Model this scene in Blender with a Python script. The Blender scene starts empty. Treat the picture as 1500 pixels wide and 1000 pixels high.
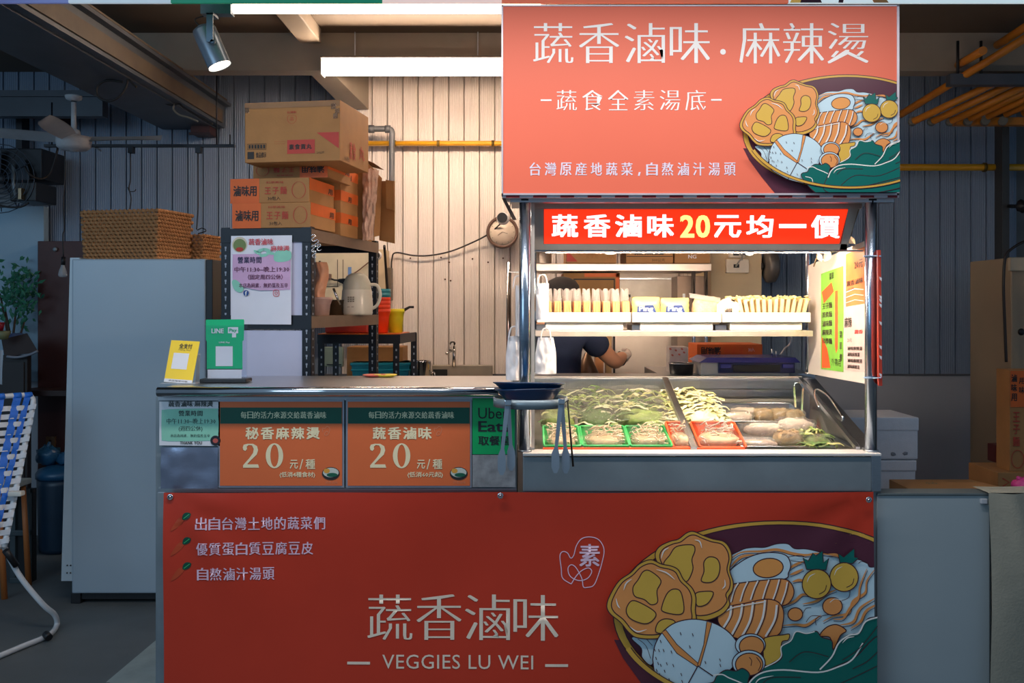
import bpy, bmesh, math, random
from mathutils import Vector, Matrix, noise
from mathutils.geometry import tessellate_polygon
random.seed(7)
R = math.radians
# ------------------------------------------------------------------ camera, world, exposure
F, CX, CY, H = 1400.0, 770.0, 450.0, 1.5
sc = bpy.context.scene
C = sc.collection
cd = bpy.data.cameras.new('camera'); cam = bpy.data.objects.new('camera', cd); C.objects.link(cam)
cam.location = (0, 0, H); cam.rotation_euler = (R(90), 0, 0)
cd.sensor_width = 36; cd.lens = 36*F/1500
cd.shift_x = -(CX-750)/1500; cd.shift_y = -(500-CY)/1500; cd.clip_start = .05; cd.clip_end = 100
sc.camera = cam
sc.view_settings.view_transform = 'Standard'; sc.view_settings.look = 'None'
sc.view_settings.exposure = 0.0; sc.view_settings.gamma = 1; sc.view_settings.use_curve_mapping = False
w = bpy.data.worlds.new('world'); sc.world = w; w.use_nodes = True
bgn = w.node_tree.nodes['Background']; bgn.inputs[0].default_value = (.47, .71, 1, 1); bgn.inputs[1].default_value = .24
def area(name, loc, rot, sx, sy, power, col):
    l = bpy.data.lights.new(name, 'AREA'); l.shape = 'RECTANGLE'; l.size = sx; l.size_y = sy; l.energy = power; l.color = col
    o = bpy.data.objects.new(name, l); C.objects.link(o); o.location = loc; o.rotation_euler = rot; return o
# cool daylight from the open street side, behind and above the camera
area('street_daylight', (-4.2, -1.2, 3.0), (R(70), 0, R(-14)), 3.5, 2.2, 75, (.52, .77, 1))
# lamps under the street canopy in front of the stall
area('canopy_lamps', (-.1, 2.62, 2.60), (R(4), 0, 0), 3.2, .12, 34, (1, .90, .84))

# ------------------------------------------------------------------ helpers
def P(px, py, Y): return Vector(((px-CX)*Y/F, Y, H-(py-CY)*Y/F))
def X(px, Y): return (px-CX)*Y/F
def Z(py, Y): return H-(py-CY)*Y/F
def lin(c): return tuple((v/255/12.92 if v/255 <= .04045 else ((v/255+.055)/1.055)**2.4) for v in c)
MATS = {}
def M(name, c=(200, 200, 200), rough=.5, metal=0, var=.08, scale=12, bump=0, bscale=60, emit=0, ecol=None, spec=None, coat=0, stretch=None, trans=0, alpha=1, sss=0):
    if name in MATS: return MATS[name]
    m = bpy.data.materials.new(name); m.use_nodes = True; nt = m.node_tree; b = nt.nodes['Principled BSDF']
    L = lin(c); tc = nt.nodes.new('ShaderNodeTexCoord'); mp = nt.nodes.new('ShaderNodeMapping'); nt.links.new(tc.outputs['Object'], mp.inputs[0])
    if stretch: mp.inputs['Scale'].default_value = stretch
    n = nt.nodes.new('ShaderNodeTexNoise'); n.inputs['Scale'].default_value = scale; n.inputs['Detail'].default_value = 4; nt.links.new(mp.outputs[0], n.inputs['Vector'])
    r = nt.nodes.new('ShaderNodeValToRGB'); r.color_ramp.elements[0].position = .3; r.color_ramp.elements[1].position = .7
    r.color_ramp.elements[0].color = (*[max(0, v*(1-var)) for v in L], 1); r.color_ramp.elements[1].color = (*[min(1, v*(1+var)) for v in L], 1)
    nt.links.new(n.outputs[0], r.inputs[0]); nt.links.new(r.outputs[0], b.inputs['Base Color'])
    b.inputs['Roughness'].default_value = rough; b.inputs['Metallic'].default_value = metal
    if spec is not None: b.inputs['Specular IOR Level'].default_value = spec
    if coat: b.inputs['Coat Weight'].default_value = coat; b.inputs['Coat Roughness'].default_value = .12
    if trans: b.inputs['Transmission Weight'].default_value = trans
    if alpha < 1: b.inputs['Alpha'].default_value = alpha
    if emit:
        b.inputs['Emission Color'].default_value = (*lin(ecol or c), 1); b.inputs['Emission Strength'].default_value = emit
    if bump:
        n2 = nt.nodes.new('ShaderNodeTexNoise'); n2.inputs['Scale'].default_value = bscale; n2.inputs['Detail'].default_value = 5; nt.links.new(mp.outputs[0], n2.inputs['Vector'])
        bp = nt.nodes.new('ShaderNodeBump'); bp.inputs['Strength'].default_value = bump; bp.inputs['Distance'].default_value = .01
        nt.links.new(n2.outputs[0], bp.inputs['Height']); nt.links.new(bp.outputs[0], b.inputs['Normal'])
    MATS[name] = m; return m
def film(name, tint, fac, rough=.08, bump=0, bscale=30, milk=0):
    if name in MATS: return MATS[name]
    m = bpy.data.materials.new(name); m.use_nodes = True; nt = m.node_tree; nt.nodes.clear()
    o = nt.nodes.new('ShaderNodeOutputMaterial'); mx = nt.nodes.new('ShaderNodeMixShader'); t = nt.nodes.new('ShaderNodeBsdfTransparent'); g = nt.nodes.new('ShaderNodeBsdfGlossy')
    t.inputs[0].default_value = (*tint, 1); g.inputs['Roughness'].default_value = rough
    fr = nt.nodes.new('ShaderNodeLayerWeight'); fr.inputs[0].default_value = .25
    mr = nt.nodes.new('ShaderNodeMapRange'); mr.inputs[3].default_value = fac; mr.inputs[4].default_value = min(1, fac*5+.2)
    nt.links.new(fr.outputs['Facing'], mr.inputs[0]); nt.links.new(mr.outputs[0], mx.inputs[0])
    src = g
    if milk:
        src = nt.nodes.new('ShaderNodeMixShader'); df = nt.nodes.new('ShaderNodeBsdfTranslucent'); df.inputs[0].default_value = (.92, .90, .87, 1); d2 = nt.nodes.new('ShaderNodeBsdfDiffuse'); d2.inputs[0].default_value = (.92, .90, .87, 1); ad = nt.nodes.new('ShaderNodeMixShader')
        nt.links.new(df.outputs[0], ad.inputs[1]); nt.links.new(d2.outputs[0], ad.inputs[2]); src.inputs[0].default_value = milk; nt.links.new(g.outputs[0], src.inputs[1]); nt.links.new(ad.outputs[0], src.inputs[2])
    nt.links.new(t.outputs[0], mx.inputs[1]); nt.links.new(src.outputs[0], mx.inputs[2]); nt.links.new(mx.outputs[0], o.inputs[0])
    if bump:
        n2 = nt.nodes.new('ShaderNodeTexNoise'); n2.inputs['Scale'].default_value = bscale; n2.inputs['Detail'].default_value = 3
        bp = nt.nodes.new('ShaderNodeBump'); bp.inputs['Strength'].default_value = bump; bp.inputs['Distance'].default_value = .02
        nt.links.new(n2.outputs[0], bp.inputs['Height']); nt.links.new(bp.outputs[0], g.inputs['Normal']); nt.links.new(bp.outputs[0], fr.inputs['Normal'])
    MATS[name] = m; return m

def worg(o):
    v = Vector((0, 0, 0))
    while o is not None: v += Vector(o.location); o = o.parent
    return v
def name_tag(o, label=None, cat=None, group=None, kind=None):
    if label: o['label'] = label
    if cat: o['category'] = cat
    if group: o['group'] = group
    if kind: o['kind'] = kind
    return o
def thing(name, label, cat, loc=(0, 0, 0), group=None):
    o = bpy.data.objects.new(name, None); C.objects.link(o); o.location = loc; o.empty_display_size = .05
    return name_tag(o, label, cat, group)
def copy_tree(o, parent=None, loc=None, label=None):
    c = o.copy(); C.objects.link(c); c.parent = parent
    if loc is not None: c.location = loc
    if label: c['label'] = label
    for ch in list(o.children): copy_tree(ch, c)
    return c
def sm(pts, closed=True, n=6):
    out = []; N = len(pts)
    rng = range(N) if closed else range(N-1)
    for i in rng:
        if closed: p0, p1, p2, p3 = pts[i-1], pts[i], pts[(i+1) % N], pts[(i+2) % N]
        else: p0, p1, p2, p3 = pts[max(0, i-1)], pts[i], pts[i+1], pts[min(N-1, i+2)]
        for k in range(n):
            t = k/n
            out.append(tuple(.5*(2*p1[j]+(p2[j]-p0[j])*t+(2*p0[j]-5*p1[j]+4*p2[j]-p3[j])*t*t+(3*p1[j]-p0[j]-3*p2[j]+p3[j])*t**3) for j in range(len(p1))))
    if not closed: out.append(tuple(pts[-1]))
    return out
def clip_poly(p, rect):
    if not rect: return p
    x0, y0, x1, y1 = rect
    for ax, lim, s in ((0, x0, 1), (0, x1, -1), (1, y0, 1), (1, y1, -1)):
        out = []
        for i in range(len(p)):
            a, b = p[i-1], p[i]; da, db = (a[ax]-lim)*s, (b[ax]-lim)*s
            if (da >= 0) != (db >= 0):
                t = da/(da-db); out.append((a[0]+(b[0]-a[0])*t, a[1]+(b[1]-a[1])*t))
            if db >= 0: out.append(b)
        p = out
        if len(p) < 3: return []
    return p
def ell(cx, cy, a, b, n=28, rot=0, a0=0, a1=360):
    out = []; full = abs(a1-a0) >= 360
    for i in range(n if full else n+1):
        t = R(a0+(a1-a0)*i/n); x, y = a*math.cos(t), b*math.sin(t); c, s = math.cos(R(rot)), math.sin(R(rot))
        out.append((cx+x*c-y*s, cy+x*s+y*c))
    return out
_TX = {}
def text2d(body, style='sans', sp=1.0):
    k = (body, style, sp)
    if k in _TX: return _TX[k]
    c = bpy.data.curves.new('t', 'FONT'); c.body = body; c.size = 1; c.resolution_u = 3 if body.isascii() else 1; c.space_character = sp; c.align_x = 'LEFT'
    c.offset = {'ming': -.014, 'thin': -.012}.get(style, 0)
    o = bpy.data.objects.new('t', c); C.objects.link(o); bpy.context.view_layer.update()
    me = bpy.data.meshes.new_from_object(o.evaluated_get(bpy.context.evaluated_depsgraph_get()))
    V = [(v.co.x, v.co.y) for v in me.vertices]; Fs = [tuple(p.vertices) for p in me.polygons]
    bpy.data.objects.remove(o); bpy.data.curves.remove(c); bpy.data.meshes.remove(me)
    V0, F0 = list(V), list(Fs); V = []; Fs = []
    sh = {'ming': ((-.016, 0), (0, 0), (.016, 0)), 'mingb': ((-.02, 0), (0, 0), (.02, 0)), 'bold': ((-.018, -.01), (.018, .01), (-.018, .01), (.018, -.01)),
          'heavy': ((-.03, -.018), (.03, .018), (-.03, .018), (.03, -.018))}.get(style, ((0, 0),))
    for q, (dx, dy) in enumerate(sh):       # heavier strokes: shifted copies, each a hair in front of the last
        Fs += [tuple(i+q*len(V0) for i in f) for f in F0]; V += [(x+dx, y+dy, q*.00012) for x, y in V0]
    x0 = min(v[0] for v in V); x1 = max(v[0] for v in V); y0 = min(v[1] for v in V); y1 = max(v[1] for v in V)
    V = [((x-x0)/(x1-x0), (y-y0)/max(y1-y0, .05), z) for x, y, z in V]
    _TX[k] = (V, Fs); return V, Fs
class Fr:            # a print surface: (u, v) in its own units, h out of the surface
    def __init__(s, O, U, V, N): s.O, s.U, s.V, s.N = Vector(O), Vector(U), Vector(V), Vector(N).normalized()
    def __call__(s, u, v, h=0): return s.O+s.U*u+s.V*v+s.N*h
def PXF(Y): return Fr(P(0, 0, Y), (Y/F, 0, 0), (0, 0, -Y/F), (0, -1, 0))      # units: photo pixels at depth Y
class MB:
    txt = False
    def __init__(s): s.v = []; s.f = []; s.sm = []
    def add(s, vs, fs, smooth=False):
        o = len(s.v); s.v += [Vector(v) for v in vs]; s.f += [tuple(i+o for i in f) for f in fs]; s.sm += [smooth]*len(fs); return s
    def box(s, x0, x1, y0, y1, z0, z1):
        vs = [(x, y, z) for z in (z0, z1) for y in (y0, y1) for x in (x0, x1)]
        return s.add(vs, [(0, 2, 3, 1), (4, 5, 7, 6), (0, 1, 5, 4), (2, 6, 7, 3), (0, 4, 6, 2), (1, 3, 7, 5)])
    def bbox(s, x0, x1, y0, y1, z0, z1, b=.004):      # bevelled box
        b = min(b, abs(x1-x0)*.45, abs(y1-y0)*.45, abs(z1-z0)*.45)
        bm = bmesh.new(); bmesh.ops.create_cube(bm, size=1)
        for v in bm.verts: v.co = Vector(((x0+x1)/2+v.co.x*(x1-x0), (y0+y1)/2+v.co.y*(y1-y0), (z0+z1)/2+v.co.z*(z1-z0)))
        bmesh.ops.bevel(bm, geom=list(bm.edges), offset=b, segments=2, affect='EDGES', profile=.6)
        bm.verts.index_update(); s.add([v.co.copy() for v in bm.verts], [tuple(v.index for v in f.verts) for f in bm.faces]); bm.free(); return s
    def hexa(s, p): return s.add(p, [(0, 3, 2, 1), (4, 5, 6, 7), (0, 1, 5, 4), (1, 2, 6, 5), (2, 3, 7, 6), (3, 0, 4, 7)])
    def tube(s, pts, r, n=10, closed=False, caps=True):
        pts = [Vector(p) for p in pts]; N = len(pts); rr = r if isinstance(r, (list, tuple)) else [r]*N
        vs = []; up = None
        for i, p in enumerate(pts):
            a = pts[i-1] if (i or closed) else p; b = pts[(i+1) % N] if (i < N-1 or closed) else p
            t = (b-a).normalized() if (b-a).length > 1e-9 else Vector((0, 0, 1))
            if up is None: up = Vector((0, 0, 1)) if abs(t.z) < .9 else Vector((0, 1, 0))
            x = (up-t*up.dot(t)).normalized(); y = t.cross(x); up = x
            for k in range(n):
                q = 2*math.pi*k/n; vs.append(p+(x*math.cos(q)+y*math.sin(q))*rr[i])
        fs = []
        for i in range(N if closed else N-1):
            for k in range(n): a = i*n+k; b = i*n+(k+1) % n; j = (i+1) % N; fs.append((a, b, j*n+(k+1) % n, j*n+k))
        s.add(vs, fs, True)
        if caps and not closed:
            o = len(s.v)-len(vs); s.f += [tuple(o+k for k in reversed(range(n))), tuple(o+(N-1)*n+k for k in range(n))]; s.sm += [False, False]
        return s
    def lathe(s, prof, c=(0, 0, 0), n=24, sx=1, sy=1, axis='z'):
        c = Vector(c); vs = []; fs = []; m = len(prof)
        for k in range(n):
            q = 2*math.pi*k/n
            for r, z in prof:
                v = Vector((r*math.cos(q)*sx, r*math.sin(q)*sy, z))
                if axis == 'y': v = Vector((v.x, v.z, v.y))
                if axis == 'x': v = Vector((v.z, v.x, v.y))
                vs.append(c+v)
        for k in range(n):
            for i in range(m-1): a = k*m+i; b = ((k+1) % n)*m+i; fs.append((a, b, b+1, a+1))
        return s.add(vs, fs, True)
    def poly(s, pts, fr, h=0, rect=None, d=0):
        pts = clip_poly([tuple(p[:2]) for p in pts], rect)
        if len(pts) < 3: return s
        tr = tessellate_polygon([[Vector((x, y, 0)) for x, y in pts]])
        if not d: return s.add([fr(x, y, h) for x, y in pts], [tuple(t) for t in tr])
        n = len(pts); vs = [fr(x, y, h) for x, y in pts]+[fr(x, y, h-d) for x, y in pts]
        return s.add(vs, [tuple(t) for t in tr]+[tuple(i+n for i in reversed(t)) for t in tr]+[(i, (i+1) % n, (i+1) % n+n, i+n) for i in range(n)])
    def rect(s, x0, y0, x1, y1, fr, h=0, d=0): return s.poly([(x0, y0), (x1, y0), (x1, y1), (x0, y1)], fr, h, None, d)
    def stroke(s, pts, wd, fr, h=0, closed=False, rect=None):
        N = len(pts); L = []
        for i in range(N):
            a = pts[i-1] if (i or closed) else pts[i]; b = pts[(i+1) % N] if (i < N-1 or closed) else pts[i]
            dx, dy = b[0]-a[0], b[1]-a[1]; l = math.hypot(dx, dy) or 1; ww = wd if not callable(wd) else wd(i/max(1, N-1))
            L.append(((pts[i][0]-dy/l*ww/2, pts[i][1]+dx/l*ww/2), (pts[i][0]+dy/l*ww/2, pts[i][1]-dx/l*ww/2)))
        for i in range(N if closed else N-1):
            a, b = L[i], L[(i+1) % N]; q = clip_poly([a[0], b[0], b[1], a[1]], rect)
            if len(q) >= 3: s.add([fr(x, y, h) for x, y in q], [tuple(range(len(q)))])
        return s
    def text(s, body, x0, y0, x1, y1, fr, h=.001, style='sans', sp=1.0, flip=False):
        V, Fs = text2d(body, style, sp)
        if flip: V = [(1-a, 1-b, c) for a, b, c in V]
        s.txt = True
        return s.add([fr(x0+(x1-x0)*a, y1+(y0-y1)*b, h+c) for a, b, c in V], Fs)
    def grid(s, nx, ny, fn, smooth=True):
        vs = [fn(i/nx, j/ny) for j in range(ny+1) for i in range(nx+1)]
        return s.add(vs, [(j*(nx+1)+i, j*(nx+1)+i+1, (j+1)*(nx+1)+i+1, (j+1)*(nx+1)+i) for j in range(ny) for i in range(nx)], smooth)
    def blob(s, c, rx, ry, rz, amp=.12, sc_=3, n=14, m=9, seed=0, power=1, rot=0):
        c = Vector(c); cr, sr = math.cos(rot), math.sin(rot)
        vs = []; fs = []
        for j in range(m+1):
            ph = math.pi*j/m-math.pi/2
            for i in range(n):
                th = 2*math.pi*i/n; e = lambda t: math.copysign(abs(t)**power, t)
                d = Vector((e(math.cos(ph))*e(math.cos(th)), e(math.cos(ph))*e(math.sin(th)), e(math.sin(ph))))
                k = 1+amp*noise.noise(d*sc_+Vector((seed*7.3, seed*1.7, 0)))*2
                x, y, z = d.x*rx*k, d.y*ry*k, d.z*rz*k
                vs.append(c+Vector((x*cr-y*sr, x*sr+y*cr, z)))
        for j in range(m):
            for i in range(n): a = j*n+i; b = j*n+(i+1) % n; fs.append((a, b, b+n, a+n))
        return s.add(vs, fs, True)
    def build(s, name, mat, parent=None, label=None, cat=None, group=None, kind=None, warp=None, gridsz=.03, recalc=True, base=True, rz=None):
        me = bpy.data.meshes.new(name)
        org = worg(parent) if parent is not None else Vector((0, 0, 0))
        if parent is None and base and s.v:
            xs = [v.x for v in s.v]; ys = [v.y for v in s.v]; org = Vector(((min(xs)+max(xs))/2, (min(ys)+max(ys))/2, min(v.z for v in s.v)))
        V = s.v; Fs = s.f; S = s.sm
        if s.txt: recalc = False; kind = kind or ('stuff' if parent is not None and 'lettering' in name else None)
        if warp:
            bm = bmesh.new(); bv = [bm.verts.new(v) for v in V]
            for f in Fs:
                try: bm.faces.new([bv[i] for i in f])
                except ValueError: pass
            xs = [v.x for v in V]; zs = [v.z for v in V]
            for ax, lo, hi in ((0, min(xs), max(xs)), (2, min(zs), max(zs))):
                k = math.floor(lo/gridsz)+1
                while k*gridsz < hi:
                    co = [0, 0, 0]; co[ax] = k*gridsz; no = [0, 0, 0]; no[ax] = 1
                    bmesh.ops.bisect_plane(bm, geom=list(bm.verts)+list(bm.edges)+list(bm.faces), dist=1e-6, plane_co=co, plane_no=no); k += 1
            for v in bm.verts: v.co = warp(v.co)-org
            for f in bm.faces: f.smooth = True
            bm.to_mesh(me); bm.free(); recalc = False
        else:
            me.from_pydata([v-org for v in V], [], Fs)
            for p, q in zip(me.polygons, S): p.use_smooth = q
        if recalc and len(Fs) < 20000:
            bm = bmesh.new(); bm.from_mesh(me); bmesh.ops.recalc_face_normals(bm, faces=bm.faces); bm.to_mesh(me); bm.free()
        me.update(); me.materials.append(mat)
        o = bpy.data.objects.new(name, me); C.objects.link(o); o.parent = parent
        if parent is None: o.location = org
        if rz is not None: o.rotation_euler.z = rz
        return name_tag(o, label, cat, group, kind)
def struct(mb, name, mat, parent=None): return mb.build(name, mat, parent, kind=None if parent else 'structure')

# ------------------------------------------------------------------ materials
STEEL = M('brushed_steel', (186, 190, 195), .28, 1, .05, 30, .04, 200, stretch=(1, 1, 8))
STEELH = M('brushed_steel_horizontal', (190, 193, 198), .3, 1, .06, 20, .04, 200, stretch=(1, 8, 8))
STEELD = M('dull_steel', (140, 150, 156), .42, .4, .12, 6, .03, 120)
CHROME = M('polished_steel', (215, 218, 222), .14, 1, .03)
BLKM = M('black_rack_metal', (22, 28, 38), .45, .2, .1, bump=.05)
DARK = M('dark_plastic', (24, 26, 30), .45, 0, .15)
WHITE = M('white_plastic', (225, 228, 230), .35, 0, .03)
PAPER = M('white_paper', (226, 228, 234), .6, 0, .03)
INK = M('black_ink', (30, 32, 42), .6, 0, .05)
KRAFT = M('kraft_board', (166, 120, 72), .75, 0, .08, 9, .06, 90)
KRAFTD = M('kraft_board_dark', (150, 108, 62), .8, 0, .1, 9, .06, 90)
BOXOR = M('box_print_orange', (212, 98, 32), .55, 0, .06)
BOXRED = M('box_print_red', (178, 52, 38), .55, 0, .06)
BOXINK = M('box_print_black', (38, 34, 32), .6, 0, .05)
SIGNRED = M('sign_salmon_print', (236, 112, 84), .5, 0, .02, 3)
BANRED = M('banner_red_vinyl', (198, 58, 36), .42, 0, .04, 4, .04, 25, spec=.4)
SIGNW = M('sign_white_print', (246, 244, 240), .5, 0, .02)
BANW = M('banner_white_print', (222, 200, 190), .4, 0, .03)
FILM = film('clear_film', (.99, .99, .98), .08, .08, 1, 45, .2)
FILMB = film('bag_film', (.93, .94, .95), .16, .2, .8, 18)
GLASS = film('case_glass', (.97, .99, .98), .025, .02)

# ================================================================== SETTING
fl = M('floor_concrete', (92, 98, 100), .55, 0, .18, 2.5, .08, 8)
mb = MB(); mb.box(-6, 6, -3, 6.5, -.1, 0); struct(mb, 'floor', fl)
mb = MB(); g = Fr((0, 0, .002), (1, 0, 0), (0, 1, 0), (0, 0, 1))
def flp(px, py): Y = H*F/(py-CY); return (X(px, Y), Y)
mb.poly([flp(232, 935), flp(262, 935), flp(262, 990), flp(180, 1040), flp(118, 1040)], g, .001); mb.poly([flp(232, 935), flp(155, 1000), flp(208, 1000), flp(262, 955), flp(330, 895), flp(290, 888)], g, .0006)
mb.build('parking_line', M('line_paint', (150, 165, 165), .6, 0, .15, 8), None, 'pale painted parking stripe crossing the grey floor beside the red banner', 'road marking')
ceilm = M('ceiling_panel', (96, 84, 70), .75, 0, .06, 3)
mb = MB(); mb.box(-6, 6, 3.3, 6.5, 3.05, 3.12); struct(mb, 'ceiling', ceilm)
YW = 6.3
wallm = M('corrugated_wall_paint', (224, 214, 206), .5, 0, .02, 2)
wallg = M('blue_grey_wall', (124, 142, 164), .5, 0, .03, 2)    # blue-grey tone for panels outside the middle stretch, which stays cream
dadom = M('plain_wall_paint', (172, 176, 184), .6, 0, .06, 2)
mb = MB(); mb.box(-4.6, 4.6, YW+.03, YW+.15, 0, 3.2); wall = struct(mb, 'wall_back', M('wall_joint', (120, 118, 116), .8))
zt = Z(550, YW)
mb = MB(); mb.box(-4.6, 4.6, YW-.005, YW+.03, 0, zt); mb.build('plain_lower_wall', dadom, wall)
mb = MB(); mb.box(-4.6, 4.6, YW-.012, YW+.03, zt, zt+.012); mb.build('ledge_strip', M('ledge', (90, 92, 96), .6), wall)
pw = .1012
prof = [(0, .028), (.002, .008), (.006, 0)]
xx = .012
while xx < pw-.012: prof += [(xx, 0), (xx+.003, .0018), (xx+.006, .0018), (xx+.009, 0)]; xx += .0135
prof += [(pw-.006, 0), (pw-.003, .008), (pw-.0015, .028)]
mb = MB(); n = len(prof)
for x, d in prof: mb.v += [Vector((x, YW-.005+d, zt+.012)), Vector((x, YW-.005+d, 3.06))]
mb.f = [(2*i, 2*i+2, 2*i+3, 2*i+1) for i in range(n-1)]; mb.sm = [False]*len(mb.f)
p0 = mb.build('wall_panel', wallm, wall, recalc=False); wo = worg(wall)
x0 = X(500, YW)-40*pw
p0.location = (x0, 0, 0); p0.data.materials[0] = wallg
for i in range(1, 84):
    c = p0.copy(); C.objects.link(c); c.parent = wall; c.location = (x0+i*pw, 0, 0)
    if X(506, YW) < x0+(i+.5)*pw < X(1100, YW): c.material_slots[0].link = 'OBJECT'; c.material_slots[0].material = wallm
# ceiling beams
beamm = M('painted_steel_beam', (150, 138, 122), .55, 0, .07, 6)
beamd = M('dark_steel_beam', (74, 82, 92), .5, .1, .12, 6)
mb = MB(); Yb = 5.4; mb.box(X(112, Yb), X(742, Yb), Yb, Yb+.12, Z(103, Yb), 3.06); mb.box(X(742, Yb), 4.4, Yb, Yb+.12, Z(104, Yb), 3.06); struct(mb, 'trim_1', beamm)
mb = MB(); mb.bbox(X(411, 4.9), X(446, 5.0)+.02, 3.7, 5.32, 2.97, 3.05, .006); struct(mb, 'trim_2', beamm)
mb = MB(); a, b, c_, d_ = P(448, 102, 5.5), P(482, 102, 5.5), P(540, 160, 6.27), P(505, 159, 6.27)
mb.hexa([a, b, c_, d_, a+Vector((0, .0, .2)), b+Vector((0, 0, .2)), c_+Vector((0, 0, .25)), d_+Vector((0, 0, .25))]); struct(mb, 'trim_3', beamm)
# big duct-like steel beam on the left
mb = MB(); xr = X(305, 6.1); zb = Z(180, 6.1)
mb.box(xr-.36, xr-.34, 3.4, 6.28, zb, zb+.16); mb.box(xr-.36, xr, 3.4, 6.28, zb-.008, zb+.006); mb.box(xr-.012, xr+.05, 3.4, 6.28, zb+.0, zb+.16)
mb.box(xr-.02, xr+.09, 3.4, 6.28, zb+.14, zb+.16); struct(mb, 'trim_4', beamd)
mb = MB(); mb.box(xr+.05, xr+.062, 3.4, 6.2, zb+.02, zb+.1); mb.box(xr-.02, xr+.09, 3.4, 6.2, zb+.162, zb+.172); struct(mb, 'trim_5', M('rusty_flange', (92, 78, 62), .6, 0, .2, 8))
mb = MB(); mb.box(X(-60, 5.9), X(150, 5.9), 5.88, 5.98, Z(142, 5.9), Z(133, 5.9)); mb.box(X(-60, 5.9), X(150, 5.9), 5.9, 5.98, Z(170, 5.9), Z(142, 5.9)); struct(mb, 'trim_6', beamd)
mb = MB(); mb.box(X(1317, 5.6), 4.0, 5.5, 5.62, Z(104, 5.6), Z(92, 5.6)); struct(mb, 'trim_7', M('grey_beam', (96, 88, 78), .6, 0, .1))
# window area far left: pale sheet behind with the plant
# pipes
yel = M('yellow_pipe_paint', (222, 160, 30), .4, 0, .08)
pr = thing('gas_pipe', 'yellow gas pipe clipped along the corrugated wall left of the tall shop sign', 'pipe', P(630, 210, 6.22))
mb = MB(); mb.tube([P(522, 210, 6.22), P(900, 210, 6.22)], .0165, 12); mb.build('pipe_run', yel, pr)
for px in (578, 642, 722):
    mb = MB(); mb.tube([P(px-2, 210, 6.22), P(px+2, 210, 6.22)], .021, 12); mb.build('pipe_clamp', M('clamp', (120, 96, 40), .4, .5), pr)
pr = thing('gas_pipe', 'dark yellow pipe along the shaded wall right of the tall shop sign', 'pipe', P(1400, 245, 6.1))
mb = MB(); mb.tube([P(1180, 245, 6.1), P(1620, 245, 6.1)], .022, 12); mb.build('pipe_run', yel, pr)
mb = MB(); mb.tube([P(1440, 245, 6.1), P(1444, 245, 6.1)], .03, 12); mb.build('pipe_clamp', MATS['clamp'], pr)
gp = M('grey_drain_pipe', (88, 90, 94), .45, .1, .1)
mb = MB(); mb.tube(sm([P(520, 189, 6.12), P(545, 189, 6.12), P(568, 189, 6.12), P(574, 193, 6.12), P(574, 210, 6.12), P(574, 262, 6.12), P(574, 300, 6.12)], False, 4), .019, 12)
mb.tube([P(540, 189, 6.12), P(548, 189, 6.12)], .026, 12); mb.tube([P(564, 189, 6.12), P(572, 189, 6.12)], .025, 12)
mb.build('drain_pipe', gp, None, 'grey elbow pipe beside the big cardboard box, dropping over the yellow pipe', 'pipe')
# yellow tube rack overhead right
rk = thing('overhead_tube_rack', 'rack of yellow painted tubes hanging under the dark ceiling on the right', 'rack', P(1450, 180, 6.0))
orp = M('amber_tube_paint', (190, 118, 30), .45, 0, .1)
for (a, b) in (((1319, 168), (1520, 45)), ((1430, 86), (1520, 28)), ((1338, 178), (1460, 114)), ((1366, 178), (1490, 113)), ((1393, 178), (1520, 111)), ((1420, 174), (1540, 110)), ((1446, 171), (1560, 112)), ((1472, 168), (1580, 112)), ((1498, 166), (1600, 112)), ((1385, 106), (1440, 74))):
    mb = MB(); zz = 2.72; q = P(a[0], a[1], 5.7); r_ = P(b[0], b[1]+(6 if b[1] > 100 else 0), 5.36 if b[1] > 100 else 4.9); mb.tube([q, r_], .022, 10); mb.build('yellow_tube', orp, rk)
mb = MB(); mb.box(X(1390, 5.3), X(1620, 5.3), 5.28, 5.34, Z(125, 5.3), Z(109, 5.3)); mb.build('cross_bar', beamd, rk)
mb = MB(); mb.box(X(1400, 5.75), X(1600, 5.75), 5.74, 5.8, Z(183, 5.75), Z(172, 5.75)); mb.build('end_bar', orp, rk)
for px, py in ((1403, 60), (1437, 60)):
    mb = MB(); mb.tube([P(px, py, 5.3), P(px, 112, 5.3)], .008, 6); mb.build('hanger_rod', DARK, rk)
for px in (1336, 1364, 1391, 1417, 1442, 1468):
    mb = MB(); mb.tube([P(px, 179, 5.72), P(px+2, 176, 5.69)], .026, 10); mb.build('tube_cap', M('grey_cap', (110, 108, 100), .5), rk)
# ceiling hoop fascia board of the stall front, seen as a sliver along the top edge
fa = thing('fascia_sign', 'long fascia signboard above the stall, its lower edge along the top', 'sign', P(750, 4, 3.6))
for a, b, m_ in ((-60, 100, M('fascia_violet', (120, 130, 190), .4, emit=.3)), (100, 250, M('fascia_white', (190, 205, 215), .4, emit=.5)), (250, 560, M('fascia_green', (20, 140, 105), .4, emit=.3)), (560, 735, M('fascia_pink', (245, 215, 205), .4, emit=.6)), (735, 1155, M('fascia_salmon', (225, 120, 90), .4, emit=.4)), (1155, 1700, M('fascia_ice', (215, 235, 240), .4, emit=.6))):
    mb = MB(); mb.box(X(a, 3.6), X(b, 3.6), 3.6, 3.615, Z(4, 3.6), Z(-90, 3.6)); mb.build('fascia_panel', m_, fa)
fr = PXF(3.6); mb = MB(); mb.poly([(1157, 4), (1162, -6), (1176, -6), (1172, 4)], fr, .001); mb.build('art_bowl_rim', M('fascia_gold', (215, 180, 90), .4, emit=.3), fa)
mb = MB(); mb.poly([(1172, 4), (1176, -9), (1198, -9), (1204, 4)], fr, .001); mb.poly([(1228, 4), (1230, -9), (1237, -9), (1235, 4)], fr, .001); mb.build('art_bowl_inside', M('fascia_maroon', (70, 36, 52), .4), fa)
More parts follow.
